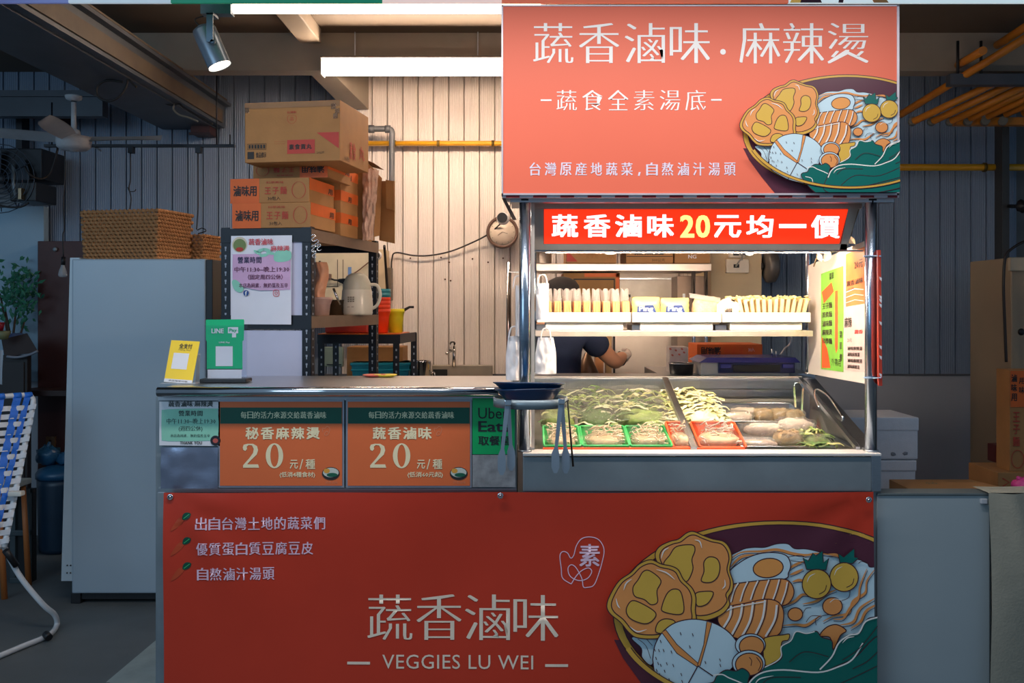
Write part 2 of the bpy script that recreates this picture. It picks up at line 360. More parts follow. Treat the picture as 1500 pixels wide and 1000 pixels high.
mb = MB(); mb.poly([(1280, 4), (1272, -9), (1292, -9), (1302, 4)], fr, .001); mb.build('art_roll', M('fascia_roll', (230, 160, 95), .4), fa)

# ------------------------------------------------------------------ lamps
WARM = (255, 226, 196)
tubem = M('fluorescent_tube', (255, 255, 255), .4, emit=78, ecol=(255, 224, 196))
tubef = M('fluorescent_tube_front', (255, 255, 255), .4, emit=5, ecol=(255, 226, 200))
t = thing('track_light', 'front fluorescent tube fixed to a steel track high at the top', 'light', P(520, 12, 3.85))
mb = MB(); mb.tube([P(342, 12.5, 3.85), P(342+450, 12.5, 3.85)], .0205, 16); mb.build('tube', tubef, t)
mb = MB(); mb.box(X(335, 3.88), X(800, 3.88), 3.86, 3.91, Z(9, 3.88), Z(-8, 3.88)); mb.build('batten', WHITE, t)
mb = MB(); mb.box(X(296, 3.85), X(340, 3.85), 3.83, 3.88, Z(22, 3.85), Z(5, 3.85)); mb.build('track_end', M('blue_grey_metal', (90, 110, 125), .4, .6), t)
t = thing('twin_tube_light', 'rear twin fluorescent fitting with two bright tubes under the ceiling beam', 'light', P(620, 100, 5.33))
for py in (94, 106.5):
    mb = MB(); mb.tube([P(476, py, 5.33), P(476+345, py, 5.33)], .0165, 14); mb.build('tube', tubem, t)
mb = MB(); mb.bbox(X(472, 5.36), X(825, 5.36), 5.30, 5.40, Z(88.5, 5.36), Z(85, 5.36)); mb.build('batten', M('batten_grey', (120, 112, 104), .6), t)  # set above the tubes as a hood, keeping their light off the ceiling
for a in (472, 823): mb = MB(); mb.bbox(X(a, 5.36), X(a+2, 5.36), 5.31, 5.40, Z(112, 5.36), Z(86, 5.36)); mb.build('end_shield', WHITE, t)  # end plates added to keep tube light off the left wall
for px in (520, 700):
    mb = MB(); mb.tube([P(px, 92, 5.38), Vector((X(px, 5.38), 5.38, 3.05))], .004, 6); mb.build('hanging_wire', WHITE, t)
# spot
a, b = P(298, 42, 3.85), P(322, 97, 3.85)
t = thing('spotlight', 'blue-grey cylindrical spotlight hanging from the end of the steel track', 'light', P(308, 22, 3.85))
ax = (b-a).normalized(); bl = M('spot_body', (120, 134, 148), .3, .55)
mb = MB(); mb.tube([a-ax*.004, a, a+ax*.01, b-ax*.01, b], [.03, .044, .048, .0465, .047], 28, caps=False); mb.tube([a-ax*.012, a], [.02, .044], 28); mb.build('lamp_body', bl, t)
mb = MB(); mb.tube([b-ax*.006, b-ax*.002], .043, 24); mb.build('lens', M('spot_lens', (255, 240, 220), .3, emit=9, ecol=(255, 232, 205)), t)
mb = MB(); mb.box(X(303.5, 3.8), X(313, 3.8), 3.79, 3.795, Z(62, 3.8), Z(20, 3.8)); mb.box(X(303.5, 3.8), X(313, 3.8), 3.79, 3.86, Z(22, 3.8), Z(18, 3.8)); mb.lathe([(0, 0), (.01, 0), (.01, .01), (0, .01)], P(311, 61, 3.79), 12, axis='y'); mb.build('bracket', M('bracket_steel', (84, 104, 120), .4, .5), t)
mb = MB(); mb.tube(sm([P(300, 40, 3.88), P(290, 36, 3.88), P(286, 28, 3.88), P(298, 24, 3.88)], False, 4), .003, 6); mb.build('power_cable', DARK, t)

# ================================================================== PRINTED BOWL ART (traced in banner pixels, reused on both signs)
def Lc(p): return [(880+u/4, 750+v/4) for u, v in p]
def Rc(p): return [(1070+u/4, 750+v/4) for u, v in p]
def Sc(p): return [(888+((1070+u/8.824)-1081.7)/.63, 854+((200+v/8.824)-166.5)/.62) for u, v in p]
def bowl_art(parent, fr, T, k, rect, suf, emit, warp=None):
    ks = dict(rough=.35, var=.02, emit=emit)
    col = {n: M('art_'+n+suf, c, **ks) for n, c in dict(gold=(214, 168, 70), maroon=(86, 40, 58), pale=(196, 224, 236), orange=(228, 152, 86), green=(0, 104, 96), line=(66, 34, 46), yolk=(232, 158, 84), yellow=(216, 176, 74), white=(240, 238, 232)).items()}
    acc = {}
    def g(n, c): return acc.setdefault((n, c), MB())
    st = {'h': .0009}
    def up(): st['h'] += .00016
    def fill(pts, c, part, smooth=True, ol=1.5):
        q = [T(*p) for p in (sm(pts, True, 5) if smooth else pts)]; up(); st['n'] = st.get('n', 0)+1; g((part, st['n']), c).poly(q, fr, st['h'], rect)
        if ol: up(); g('outlines', 'line').stroke(q, ol*k, fr, st['h'], True, rect)
    def line(pts, c, wd, part, smooth=True):
        q = [T(*p) for p in (sm(pts, False, 5) if smooth else pts)]; up(); g(part, c).stroke(q, wd*k if not callable(wd) else (lambda t: wd(t)*k), fr, st['h'], False, rect)
    tp = lambda w_: (lambda t: w_*(.15+math.sin(math.pi*t)))
    fill(Sc([(165, 150), (240, 300), (400, 520), (585, 745), (900, 1000), (3000, 1000), (3000, 400)]), 'maroon', 'bowl_body', False, 0)
    fill(ell(1140, 898, 242, 136, 72), 'gold', 'bowl_rim', False)
    fill(ell(1141, 898, 231, 130, 72), 'maroon', 'bowl_inside', False)
    fill(Rc([(-40, 300), (60, 222), (130, 205), (200, 204), (270, 184), (335, 184), (375, 212), (440, 214), (500, 226), (640, 262), (740, 276), (800, 296), (820, 322), (880, 322), (960, 360), (960, 760), (700, 760), (100, 760), (-60, 520)]), 'pale', 'noodles')
    # noodle waves
    for q in ([(-20, 290), (60, 235), (180, 228), (270, 218), (360, 240), (440, 250), (520, 240), (640, 262)], [(0, 320), (60, 262), (140, 246)],
              [(340, 330), (380, 305), (430, 285)], [(345, 365), (385, 350), (425, 330)], [(360, 405), (400, 395), (430, 400)], [(300, 548), (370, 520), (420, 480), (480, 490)], [(420, 535), (500, 520), (560, 480), (620, 455)],
              [(300, 660), (380, 655), (440, 660), (490, 630), (530, 600)], [(540, 640), (600, 610), (690, 590), (720, 520), (790, 470), (800, 400), (850, 330)], [(640, 660), (720, 640), (760, 560), (850, 500)],
              [(600, 625), (660, 620), (700, 560), (750, 500), (760, 430), (800, 330)], [(560, 245), (620, 250), (640, 270)], [(700, 680), (760, 640), (800, 570), (900, 520)]):
        line(Rc(q), 'orange', tp(3.6), 'noodle_shade'); line(Rc([(x+4, y+11) for x, y in q]), 'line', .8, 'noodle_lines')
    for q in ([(500, 660), (500, 620), (560, 600), (640, 590)], [(330, 260), (400, 250), (440, 262)], [(350, 280), (420, 290), (436, 300)], [(640, 520), (690, 500), (700, 460)], [(750, 300), (770, 288), (800, 300)], [(420, 590), (440, 560), (470, 556)], [(440, 640), (470, 605), (520, 605)]):
        line(Rc(q), 'line', .9, 'noodle_lines')
    fill(Lc([(180, 725), (235, 790), (240, 845), (300, 885), (330, 725)]), 'pale', 'noodle_tail')
    line(Lc([(215, 735), (262, 775), (290, 850)]), 'line', .8, 'noodle_lines'); line(Lc([(265, 735), (300, 775)]), 'line', .8, 'noodle_lines')
    fill(Rc([(-20, 360), (60, 285), (150, 243), (240, 232), (320, 248), (348, 300), (335, 350), (300, 390), (20, 430)]), 'pale', 'egg_white')
    fill([(p[0], p[1]) for p in ell(1070+217/4, 750+322/4, 22, 14, 28, -7)], 'yolk', 'egg_yolk', False)
    for cx, cy, r_ in ((595, 548, 58), (375, 592, 44)):
        fill(ell(1070+cx/4, 750+cy/4, r_/4, r_*.88/4, 26), 'orange', 'fish_ball', False)
    line(Rc([(580, 525), (610, 505), (650, 515)]), 'white', .9, 'highlights')
    fill(Rc([(520, 720), (560, 670), (620, 655), (675, 690), (640, 720), (600, 800), (580, 730)]), 'orange', 'fish_ball')
    for cx, cy, r_, cr in ((663, 378, 84, [(640, 300), (630, 240), (662, 262), (725, 212), (728, 264), (750, 268), (715, 300)]), (500, 415, 86, [(440, 330), (420, 262), (450, 280), (478, 235), (495, 250), (535, 220), (540, 290), (572, 266), (556, 335)])):
        fill(Rc(cr), 'green', 'tomato_leaves', False); fill(ell(1070+cx/4, 750+cy/4, r_/4, r_/4, 32), 'yellow', 'tomato', False)
        line(Rc([(cx-58, cy-10), (cx-42, cy-44), (cx-8, cy-62)]), 'white', tp(1.2), 'highlights'); line(Rc([(cx+58, cy+8), (cx+48, cy+40), (cx+14, cy+60)]), 'line', 1, 'tomato_line')
    # sliced rolls
    fill(Rc([(-60, 450), (0, 418), (80, 404), (200, 390), (300, 384), (345, 405), (366, 455), (350, 505), (300, 540), (120, 560), (-60, 560)]), 'orange', 'back_roll')
    for q in ([(50, 408), (25, 450), (5, 520)], [(104, 400), (80, 450), (60, 515)], [(164, 394), (142, 440), (120, 505)], [(228, 388), (208, 440), (190, 500)], [(288, 386), (270, 450), (250, 505)], [(335, 400), (322, 460), (295, 535)]):
        line(Rc(q), 'line', 1.1, 'roll_lines'); line(Rc([(x-9, y) for x, y in q]), 'white', 2, 'roll_stripes')
    fill(Lc([(680, 620), (690, 580), (740, 545), (840, 524), (960, 500), (1030, 516), (1062, 565), (1060, 640), (1030, 710), (900, 740), (770, 722), (700, 660)]), 'orange', 'front_roll')
    for q in ([(770, 535), (762, 600), (715, 680)], [(835, 525), (820, 610), (768, 715)], [(898, 514), (880, 620), (835, 710)], [(968, 502), (952, 610), (900, 725)], [(1036, 530), (1022, 620), (970, 715)]):
        line(Lc(q), 'line', 1.2, 'roll_lines'); line(Lc([(x-13, y+3) for x, y in q]), 'white', 3, 'roll_stripes')
    line(Lc([(700, 585), (760, 552), (840, 534), (960, 512)]), 'white', 1.6, 'roll_stripes')
    # fried tofu skins
    def tofu(out, ins, holes, hl, nm):
        fill(Lc(out), 'gold', nm); cx = sum(p[0] for p in out)/len(out); cy = sum(p[1] for p in out)/len(out)
        fill(Lc([(cx+(x-cx)*ins, cy+(y-cy)*ins) for x, y in out]), 'orange', nm+'_face')
        for hq in holes: fill(Lc(hq), 'yellow', nm+'_hole')
        for q in hl: line(Lc(q), 'white', tp(1.6), 'highlights')
    tofu([(335, 300), (315, 240), (340, 195), (400, 165), (450, 152), (500, 115), (540, 107), (590, 128), (650, 150), (715, 165), (750, 205), (763, 260), (750, 330), (770, 400), (765, 450), (742, 490), (748, 535), (700, 590), (600, 625), (520, 600), (420, 420)], .90,
         [[(365, 300), (400, 245), (440, 195), (530, 185), (548, 215), (530, 270), (535, 330), (495, 400), (430, 350)], [(630, 255), (675, 265), (693, 310), (680, 370), (640, 402), (585, 395), (600, 340), (600, 285)], [(550, 470), (600, 455), (654, 462), (620, 525), (560, 538)]],
         [[(350, 265), (365, 220), (395, 200)], [(545, 155), (575, 165), (588, 205)], [(720, 385), (722, 420), (705, 440)]], 'back_tofu_skin')
    tofu([(32, 530), (58, 460), (105, 390), (170, 345), (225, 292), (290, 270), (350, 295), (410, 308), (450, 330), (480, 385), (530, 435), (552, 490), (548, 560), (545, 640), (430, 700), (320, 728), (210, 722), (160, 690), (110, 630), (50, 580)], .90,
         [[(185, 430), (215, 385), (245, 338), (285, 335), (348, 390), (325, 450), (328, 515), (290, 530), (250, 500), (195, 480)], [(385, 465), (425, 440), (465, 460), (482, 560), (450, 588), (360, 570), (355, 535)], [(145, 560), (175, 508), (230, 520), (315, 575), (300, 620), (250, 640), (170, 610)], [(320, 690), (330, 635), (375, 612), (430, 630), (400, 690)]],
         [[(130, 445), (145, 405), (178, 380)], [(85, 490), (95, 530), (110, 550)], [(320, 325), (380, 345), (430, 385)], [(165, 655), (210, 685), (265, 672)]], 'front_tofu_skin')
    # big white dumpling
    bot = Sc([(475, 300), (490, 400), (520, 450), (600, 500), (720, 565), (860, 600), (940, 612)])
    fill(Lc([(300, 840), (312, 765), (355, 690), (430, 635), (530, 614), (630, 628), (710, 665), (770, 720), (810, 800), (760, 900), (650, 1000)])+list(reversed(bot)), 'pale', 'dumpling')
    X0 = (880+562/4, 750+885/4)
    fill(Lc([(352, 690), (376, 676), (440, 760), (575, 880), (560, 892), (440, 812)]), 'orange', 'dumpling_band', False, 1); fill(Lc([(614, 628), (642, 636), (610, 760), (575, 885), (560, 880), (596, 760)]), 'orange', 'dumpling_band', False, 1)
    line([X0]+Sc([(720, 565)]), 'line', 1.6, 'dumpling_lines', False); line([X0]+Lc([(650, 945)]), 'line', 1.6, 'dumpling_lines', False)
    rn = random.Random(3)
    for u, v in [(462, 698), (532, 704), (515, 774), (408, 804), (345, 742), (335, 795), (362, 795), (318, 840), (330, 870), (322, 910), (368, 915), (418, 882), (465, 935), (605, 865), (690, 850), (692, 882), (345, 880), (395, 965), (340, 935), (470, 975), (350, 960), (420, 1000), (560, 1000), (600, 1020), (310, 790), (380, 870), (300, 860), (450, 1040), (500, 1060), (700, 1020)]:
        line(Lc([(u-3, v-9), (u+3, v+8)]), 'line', 1.1, 'dumpling_seeds', False)
    fill(Rc([(180, 740), (210, 712), (290, 702), (332, 698), (325, 732), (288, 745), (282, 830), (240, 862), (190, 875)]), 'yellow', 'pepper')
    fill(ell(1070+105/4, 750+760/4, 22, 16.5, 28), 'pale', 'fish_ball_white', False); fill(ell(1070+112/4, 750+768/4, 18, 15, 28), 'orange', 'fish_ball', False)
    # greens
    fill(Rc([(170, 905), (250, 868), (290, 830), (285, 770), (340, 740), (370, 685), (430, 696), (490, 682), (520, 716), (580, 738), (590, 790), (650, 720), (700, 700), (745, 690), (780, 620), (830, 600), (1000, 590), (1100, 800), (900, 1250), (150, 1300), (60, 1050)]), 'green', 'leafy_greens')
    line(Rc([(170, 898), (250, 860), (285, 825), (285, 770), (340, 736), (370, 683), (430, 694), (480, 684)]), 'white', 1.6, 'leaf_edges')
    fill(ell(1070+95/4, 750+865/4, 24, 19, 28), 'pale', 'fish_ball_white', False); fill(ell(1070+98/4, 750+872/4, 20, 16.5, 28), 'orange', 'fish_ball', False)
    line(Rc([(98, 830), (112, 850), (108, 880)]), 'line', 1, 'dumpling_lines'); line(Rc([(140, 830), (165, 870), (150, 910)]), 'line', 1, 'dumpling_lines')
    fill(Rc([(-160, 990), (-110, 975), (-90, 940), (-40, 905), (20, 910), (60, 895), (100, 930), (90, 1000), (100, 1250), (-60, 1150), (-160, 1030)]), 'green', 'small_leaf')
    line(Rc([(-110, 935), (-60, 930), (-20, 950), (40, 975), (90, 1000)]), 'white', 1.8, 'leaf_edges'); line(Rc([(-130, 1020), (-70, 1040), (-60, 1100)]), 'white', 1.4, 'leaf_edges')
    fill(Rc([(60, 1160), (75, 1020), (110, 960), (180, 918), (300, 905), (500, 922), (620, 880), (720, 830), (860, 700), (1100, 650), (1100, 1010), (850, 1100), (400, 1190)]), 'green', 'front_leaf')
    line(Rc([(80, 1030), (110, 965), (180, 918), (300, 905), (500, 921), (620, 888), (700, 845), (760, 750)]), 'white', 2.2, 'leaf_edges')
    line(Rc([(510, 905), (580, 830), (620, 750), (680, 705), (735, 692), (775, 625), (845, 600)]), 'white', 2.2, 'leaf_edges')
    for q in ([(160, 1000), (230, 950), (400, 950)], [(200, 1100), (330, 1010), (560, 1010), (850, 880)], [(330, 860), (420, 800), (560, 830)], [(280, 1140), (500, 1090), (850, 1000)], [(700, 900), (780, 860), (845, 800)], [(640, 850), (740, 780), (845, 650)]): line(Rc(q), 'line', 1.1, 'leaf_lines')
    for q in ([(130, 990), (160, 955), (240, 938)], [(640, 750), (670, 720), (710, 712)]): line(Rc(q), 'white', tp(1.6), 'highlights')
    line(ell(1140, 898, 236.5, 133, 50, 0, 20, 160), 'gold', 6.5, 'bowl_rim_front', False); line(ell(1141, 898, 232.5, 130.2, 50, 0, 20, 160), 'line', 1.4, 'bowl_rim_front_line', False); line(ell(1140, 898, 241, 136, 50, 0, 20, 160), 'line', 1.4, 'bowl_rim_front_line', False)
    for (nm, c), mb in acc.items():
        if mb.f: mb.build(nm if isinstance(nm, str) else nm[0], col[c], parent, warp=warp, gridsz=.03, recalc=False, kind='stuff' if isinstance(nm, str) else None)
    return st['h']

# ------------------------------------------------------------------ tall shop sign
YS = 3.30
sg = thing('shop_sign', 'tall salmon shop sign with white lettering and a noodle bowl above the food cart', 'sign', P(1025, 285, YS))
mb = MB(); mb.box(X(736.5, YS), X(1314, YS), YS, YS+.13, Z(283, YS), Z(9, YS)); mb.build('sign_face', SIGNRED, sg)
fm = M('sign_frame_white', (212, 206, 214), .35, .3)
mb = MB()
for a in ((734.5, 737, 8, 285.5), (1313.5, 1317, 8, 285.5)): mb.box(X(a[0], YS), X(a[1], YS), YS-.003, YS+.15, Z(a[3], YS), Z(a[2], YS))
mb.box(X(734.5, YS), X(1317, YS), YS-.003, YS+.15, Z(285.5, YS), Z(283, YS)); mb.box(X(734.5, YS), X(1317, YS), YS-.003, YS+.15, Z(9.5, YS), Z(7.5, YS)); mb.build('sign_frame', fm, sg)
fr = PXF(YS)
def chars(t_, xs, w_, y0, y1, fr, h, style, m_, parent, name='character', **kw):
    for c, x in zip(t_, xs): MB().text(c, x, y0, x+w_, y1, fr, h, style).build(name, m_, parent, **kw)
chars('蔬香滷味', (781, 848, 915, 981), 59, 34, 92.5, fr, .001, 'ming', SIGNW, sg); chars('麻辣燙', (1083, 1147, 1212), 60, 34, 93, fr, .001, 'ming', SIGNW, sg)
MB().poly(ell(1059, 76, 4.2, 4.2, 14), fr, .001).build('dot', SIGNW, sg)
chars('蔬食全素湯底', (815, 853, 890.5, 928.5, 966.5, 1004), 30, 132, 161.5, fr, .001, 'ming', SIGNW, sg)
for a in ((792, 145.5, 808, 148), (1041.5, 145, 1057, 147.5)): MB().rect(*a, fr, .001).build('dash', SIGNW, sg)
mb = MB()
for c, x in zip('台灣原産地蔬菜', [775.5+i*22.4 for i in range(7)]): mb.text(c, x, 238, x+17, 257, fr, .001, 'mingb')
for c, x in zip('自熬滷汁湯頭', [946.5+i*22.8 for i in range(6)]): mb.text(c, x, 238, x+17, 257, fr, .001, 'mingb')
mb.poly([(935.5, 252), (938.5, 252), (937, 257.5), (934.5, 257.5)], fr, .001); mb.build('bottom_lettering', M('sign_lavender_print', (232, 224, 242), .4), sg)
h = bowl_art(sg, fr, lambda x, y: (1081.7+(x-888)*.63, 166.5+(y-854)*.62), .66, (737, 10, 1313.4, 282.8), '_lit', 0)
# striped tape and canopy frame
cn = thing('cart_canopy_frame', 'stainless canopy frame with red and white striped tape under the tall sign', 'frame', P(1025, 289, 3.35))
mb = MB(); mb.box(X(736, 3.31), X(1316, 3.31), 3.305, 3.45, Z(289.5, 3.31), Z(285.6, 3.31)); mb.build('tape_white', M('tape_white', (196, 196, 206), .4), cn)
mb = MB()
px = 741
while px < 1310: mb.box(X(px, 3.3), X(min(px+20, 1315), 3.3), 3.3035, 3.305, Z(289.2, 3.3), Z(286, 3.3)); px += 40
mb.build('tape_red', M('tape_red', (128, 20, 30), .4), cn, kind='stuff')
mb = MB(); mb.box(X(748, 3.4), X(1300, 3.4), 3.34, 3.38, Z(297, 3.36), Z(289.8, 3.36)); mb.box(X(748, 3.4), X(1300, 3.4), 3.38, 3.72, Z(289.8, 3.36), Z(289, 3.36)); mb.build('front_beam', STEELH, cn)
mb = MB(); mb.box(X(775, 4.1), X(1200, 4.1), 4.1, 4.14, Z(289.8, 3.36)-.03, Z(289.8, 3.36)); mb.box(-.02, .02, 3.38, 4.14, Z(293, 3.36), Z(289, 3.36)); mb.box(1.20, 1.24, 3.38, 4.14, Z(293, 3.36), Z(289, 3.36)); mb.build('side_beams', STEELH, cn)
mb = MB(); mb.hexa([P(735, 290, 3.33), P(740, 290, 3.33), P(757, 322, 3.36), P(751, 322, 3.36), P(735, 290, 3.37), P(740, 290, 3.37), P(757, 322, 3.4), P(751, 322, 3.4)]); mb.build('corner_bracket', M('rusty_bracket', (96, 78, 68), .6, .4, .2), cn)

# ------------------------------------------------------------------ red banner on the counter front
YB = 3.28
_BZ = Z(722, YB)
def warp(v):
    u, t = (v.x-X(240, YB))/2.44, max(0, _BZ-v.z)
    d = .006*math.sin(u*23+t*2)*math.exp(-t*2.2)+.0045*math.sin(u*9+1+t*3)+.004*math.sin(t*9+u*4)*math.exp(-t)
    for cx_ in (X(246, YB), X(1277, YB)):
        s = 1 if cx_ < 0 else -1; a = (v.x-cx_)*s; rr = math.hypot(a, t)
        ang = math.atan2(t, max(a, 1e-4)); d += .007*math.sin(ang*9)*min(1, rr*5)*math.exp(-rr*4.2)
    return Vector((v.x, v.y-d, v.z))
bn = thing('banner', 'wide red vinyl banner with VEGGIES LU WEI lettering fixed across the counter front', 'banner', P(760, 1090, YB))
fr = PXF(YB); BR = (240.5, 722, 1281, 1075)
mb = MB(); mb.rect(240.5, 721, 1281, 1075, fr, 0); mb.build('vinyl_sheet', BANRED, bn, warp=warp, gridsz=.03, recalc=False)
pk = M('banner_lilac_print', (240, 206, 226), .4)
mb = MB()
for t_, x0, y0 in (('出自台灣土地的蔬菜們', 288, 756.5), ('優質蛋白質豆腐豆皮', 289, 793.5), ('自熬滷汁湯頭', 289.5, 830.5)):
    for i, c in enumerate(t_): mb.text(c, x0+i*19.05, y0, x0+i*19.05+17, y0+18.5, fr, .0012, 'mingb')
mb.build('slogan_lettering', pk, bn, warp=warp, recalc=False)
chars('蔬香滷味', (538, 610, 681, 752), 66, 871, 937, fr, .0012, 'ming', M('banner_cream_print', (242, 224, 202), .4), bn, warp=warp)
mb = MB(); mb.text('VEGGIES LU WEI', 560, 958.5, 781, 979, fr, .0012, 'sans', 1.05); mb.build('roman_lettering', MATS['banner_cream_print'], bn, warp=warp, recalc=False)
for a in ((508.5, 969, 542, 973), (798.5, 971, 832, 975)): MB().rect(*a, fr, .0012).build('dash', MATS['banner_cream_print'], bn, warp=warp)
# line emblem
mb = MB()
q = lambda p: [(600+u/3.57, 720+v/3.57) for u, v in p]
mb.stroke(sm(q([(845, 480), (800, 450), (793, 400), (786, 335), (800, 312), (825, 318), (842, 345), (858, 330), (872, 280), (900, 243), (945, 234), (990, 250), (1016, 300), (1005, 370), (980, 450), (960, 488), (930, 497), (908, 494), (900, 450), (870, 395), (845, 380), (828, 400), (840, 440), (885, 462), (930, 450), (952, 415), (935, 396), (900, 410), (870, 440), (845, 480)]), False, 5), 1.3, fr, .0012)
mb.text('素', 848.5, 796, 878.5, 829, fr, .0012, 'bold'); mb.build('line_emblem', pk, bn, warp=warp, kind='stuff')
for dy in (0, 36.2, 73):
    mbo, mbg, mbl = MB(), MB(), MB()
    q = lambda p: [(240+u/3.572, 720+v/3.571+dy) for u, v in p]
    mbo.poly(sm(q([(42, 200), (60, 165), (88, 132), (112, 140), (100, 162), (70, 188)]), True, 4), fr, .0012); mbg.poly(sm(q([(103, 140), (108, 115), (125, 104), (147, 110), (142, 130), (122, 142)]), True, 4), fr, .0014); mbl.stroke(q([(110, 136), (140, 113)]), .8, fr, .0018)
    mbo.build('carrot_print', M('carrot_print', (190, 72, 38), .4), bn, warp=warp, recalc=False); mbg.build('carrot_leaf_print', M('carrot_leaf_print', (10, 74, 56), .4), bn, warp=warp, recalc=False); mbl.build('carrot_leaf_vein', M('leaf_vein_print', (60, 200, 120), .4), bn, warp=warp, recalc=False)
bowl_art(bn, fr, lambda x, y: (x, y), 1.0, BR, '', 0, warp)
for px, py in ((249, 728), (733, 726), (1273, 732)):
    mb = MB(); c = P(px, py, YB-.012); mb.lathe([(.0055, 0), (.0095, -.001), (.011, .002), (.009, .006), (.0055, .006)], c, 18, axis='y'); mb.lathe([(0, -.001), (.004, -.0005), (.0045, .004), (0, .004)], c, 12, axis='y'); mb.build('grommet', CHROME, bn)

# ------------------------------------------------------------------ counter
ct = thing('counter', 'stainless steel counter with a rounded front rail, price posters on its front', 'counter', P(490, 1090, 3.6))
xl, xr_ = X(233, 3.36), X(757, 3.36)
mb = MB(); mb.box(xl, xr_, 3.33, 3.88, .0, Z(581, 3.33)-.0); mb.build('counter_body', STEELD, ct)
ztop = Z(568, 3.3)
mb = MB(); mb.bbox(X(232, 3.3), X(748, 3.3), 3.285, 3.9, ztop-.03, ztop-.001, .004); mb.build('countertop', STEELH, ct)
mb = MB(); mb.tube([P(231, 573.5, 3.275), P(746, 573.5, 3.275)], .0165, 20); mb.build('front_rail', CHROME, ct)
mb = MB(); mb.box(X(233, 3.33), X(755, 3.33), 3.322, 3.335, Z(586, 3.33), Z(578, 3.33)); mb.box(X(233, 3.33), X(757, 3.33), 3.316, 3.335, Z(720, 3.33), Z(714, 3.33)); mb.build('panel_trim', STEELH, ct)
mb = MB(); mb.box(X(233, 3.325), X(243, 3.325), 3.31, 3.34, Z(1080, 3.33), Z(720, 3.33)); mb.build('lower_edge', STEELD, ct)
fr = PXF(3.318)
fr_cell = M('poster_edge_grey', (168, 174, 186), .4, .5)
def price_poster(x0, x1, y0, y1, name, label, title, tpos, small, grp=None):
    t = thing('price_poster', label, 'poster', P((x0+x1)/2, y1, 3.32))
    mb = MB(); mb.rect(x0, y0-3, x1, y1+3, fr, .001, .004); mb.build('metal_frame', fr_cell, t)
    mb = MB(); mb.rect(x0+2.5, y0, x1-2.5, y1, fr, .003); mb.build('poster_sheet', M('poster_orange', (226, 112, 62), .4, 0, .05, 5), t)
    mb = MB(); mb.rect(x0+3, y0+8.5, x1-3, y0+32, fr, .0035); mb.build('green_band', M('poster_green', (6, 82, 66), .4), t)
    w_ = (x1-x0); cr = M('poster_cream', (248, 234, 192), .4)
    mb = MB(); s0 = x0+w_*.18
    for i, c in enumerate('每日的活力來源交給蔬香滷味'): mb.text(c, s0+i*9.7, y0+14.5, s0+i*9.7+8.8, y0+24.5, fr, .004, 'mingb')
    mb.build('band_lettering', M('poster_band_cream', (226, 228, 190), .4), t)
    mb = MB()
    for i, c in enumerate(title): mb.text(c, tpos+i*22.3, y0+37, tpos+i*22.3+19.5, y0+55, fr, .004, 'heavy')
    zx = x0+(36 if len(title) > 4 else 35)
    # serif numerals built as outlines
    two = [(0, .16), (.06, .04), (.28, 0), (.62, 0), (.86, .1), (.92, .27), (.84, .45), (.5, .68), (.28, .84), (.3, .86), (.92, .86), (.98, 1), (.02, 1), (.02, .9), (.4, .6), (.62, .38), (.66, .22), (.56, .07), (.36, .05), (.24, .12), (.26, .22), (.16, .3), (.04, .26)]
    mb.poly([(zx+x*24.5, y0+61.5+y*35) for x, y in two], fr, .004)
    zx2 = zx+34; o = ell(zx2+12.5, y0+79, 12.8, 18.3, 28); i_ = ell(zx2+12.5, y0+79, 6, 16.2, 28)
    for k in range(28): mb.add([fr(*o[k], .004), fr(*o[(k+1) % 28], .004), fr(*i_[(k+1) % 28], .004), fr(*i_[k], .004)], [(0, 1, 2, 3)])
    ux = x0+(105 if len(title) > 4 else 104)
    mb.text('元', ux, y0+85, ux+12, y0+98, fr, .004, 'bold'); mb.poly([(ux+14, y0+99), (ux+15.5, y0+99), (ux+19.5, y0+84), (ux+18, y0+84)], fr, .004); mb.text('種', ux+23, y0+84, ux+37, y0+98.5, fr, .004, 'bold')
    mb.text(small, x0+90, y0+102.5, x0+142, y0+111.5, fr, .004, 'bold')
    mb.build('price_lettering', cr, t)
    bx, by = x1-19, y0+104
    mb = MB(); mb.poly(ell(bx, by+1, 13, 9.5, 26), fr, .0042); mb.build('mini_bowl', M('mini_bowl_dark', (46, 44, 44), .4), t)
    mb = MB(); mb.poly(ell(bx, by-.5, 11.5, 7, 26), fr, .0046); mb.build('mini_bowl_food', M('mini_food', (200, 206, 196), .4), t)
    mb = MB(); mb.poly(ell(bx+2, by+3, 8, 3, 18), fr, .005); mb.build('mini_bowl_greens', M('mini_green', (30, 96, 74), .4), t)
    mb = MB(); mb.poly(ell(bx-6, by-3, 4.5, 3.6, 16), fr, .005); mb.build('mini_bowl_tofu', M('mini_tofu', (222, 160, 66), .4), t)
    mb = MB(); mb.stroke(sm([(tpos+len(title)*22.3+a, y0+36+b) for a, b in ((2, 8), (1, 3), (5, 3), (8, 0), (12, 3), (11, 9), (8, 13), (4, 12), (7, 7), (10, 9))], False, 3), .6, fr, .004); mb.text('蔬香滷味', bx-8, by+12, bx+10, by+16, fr, .004, 'thin'); mb.build('faint_lettering', M('faint_cream', (224, 150, 112), .4), t)
price_poster(320, 504, 588, 711, 'a', 'orange price poster for 秘香麻辣燙 at 20 beside the opening-hours sheet', '秘香麻辣燙', 360, '(低消4種食材)')
price_poster(507, 691, 588, 711, 'b', 'orange price poster for 蔬香滷味 at 20 beside the green pickup notice', '蔬香滷味', 546, '(低消60元起)')
t = thing('pickup_notice', 'bright green meal-pickup notice taped to the counter front behind the hanging tongs', 'notice', P(720, 665, 3.318))
mb = MB(); mb.rect(692, 583, 754, 665, fr, .001, .001); mb.build('notice_sheet', M('notice_green', (6, 170, 96), .4, 0, .03), t)
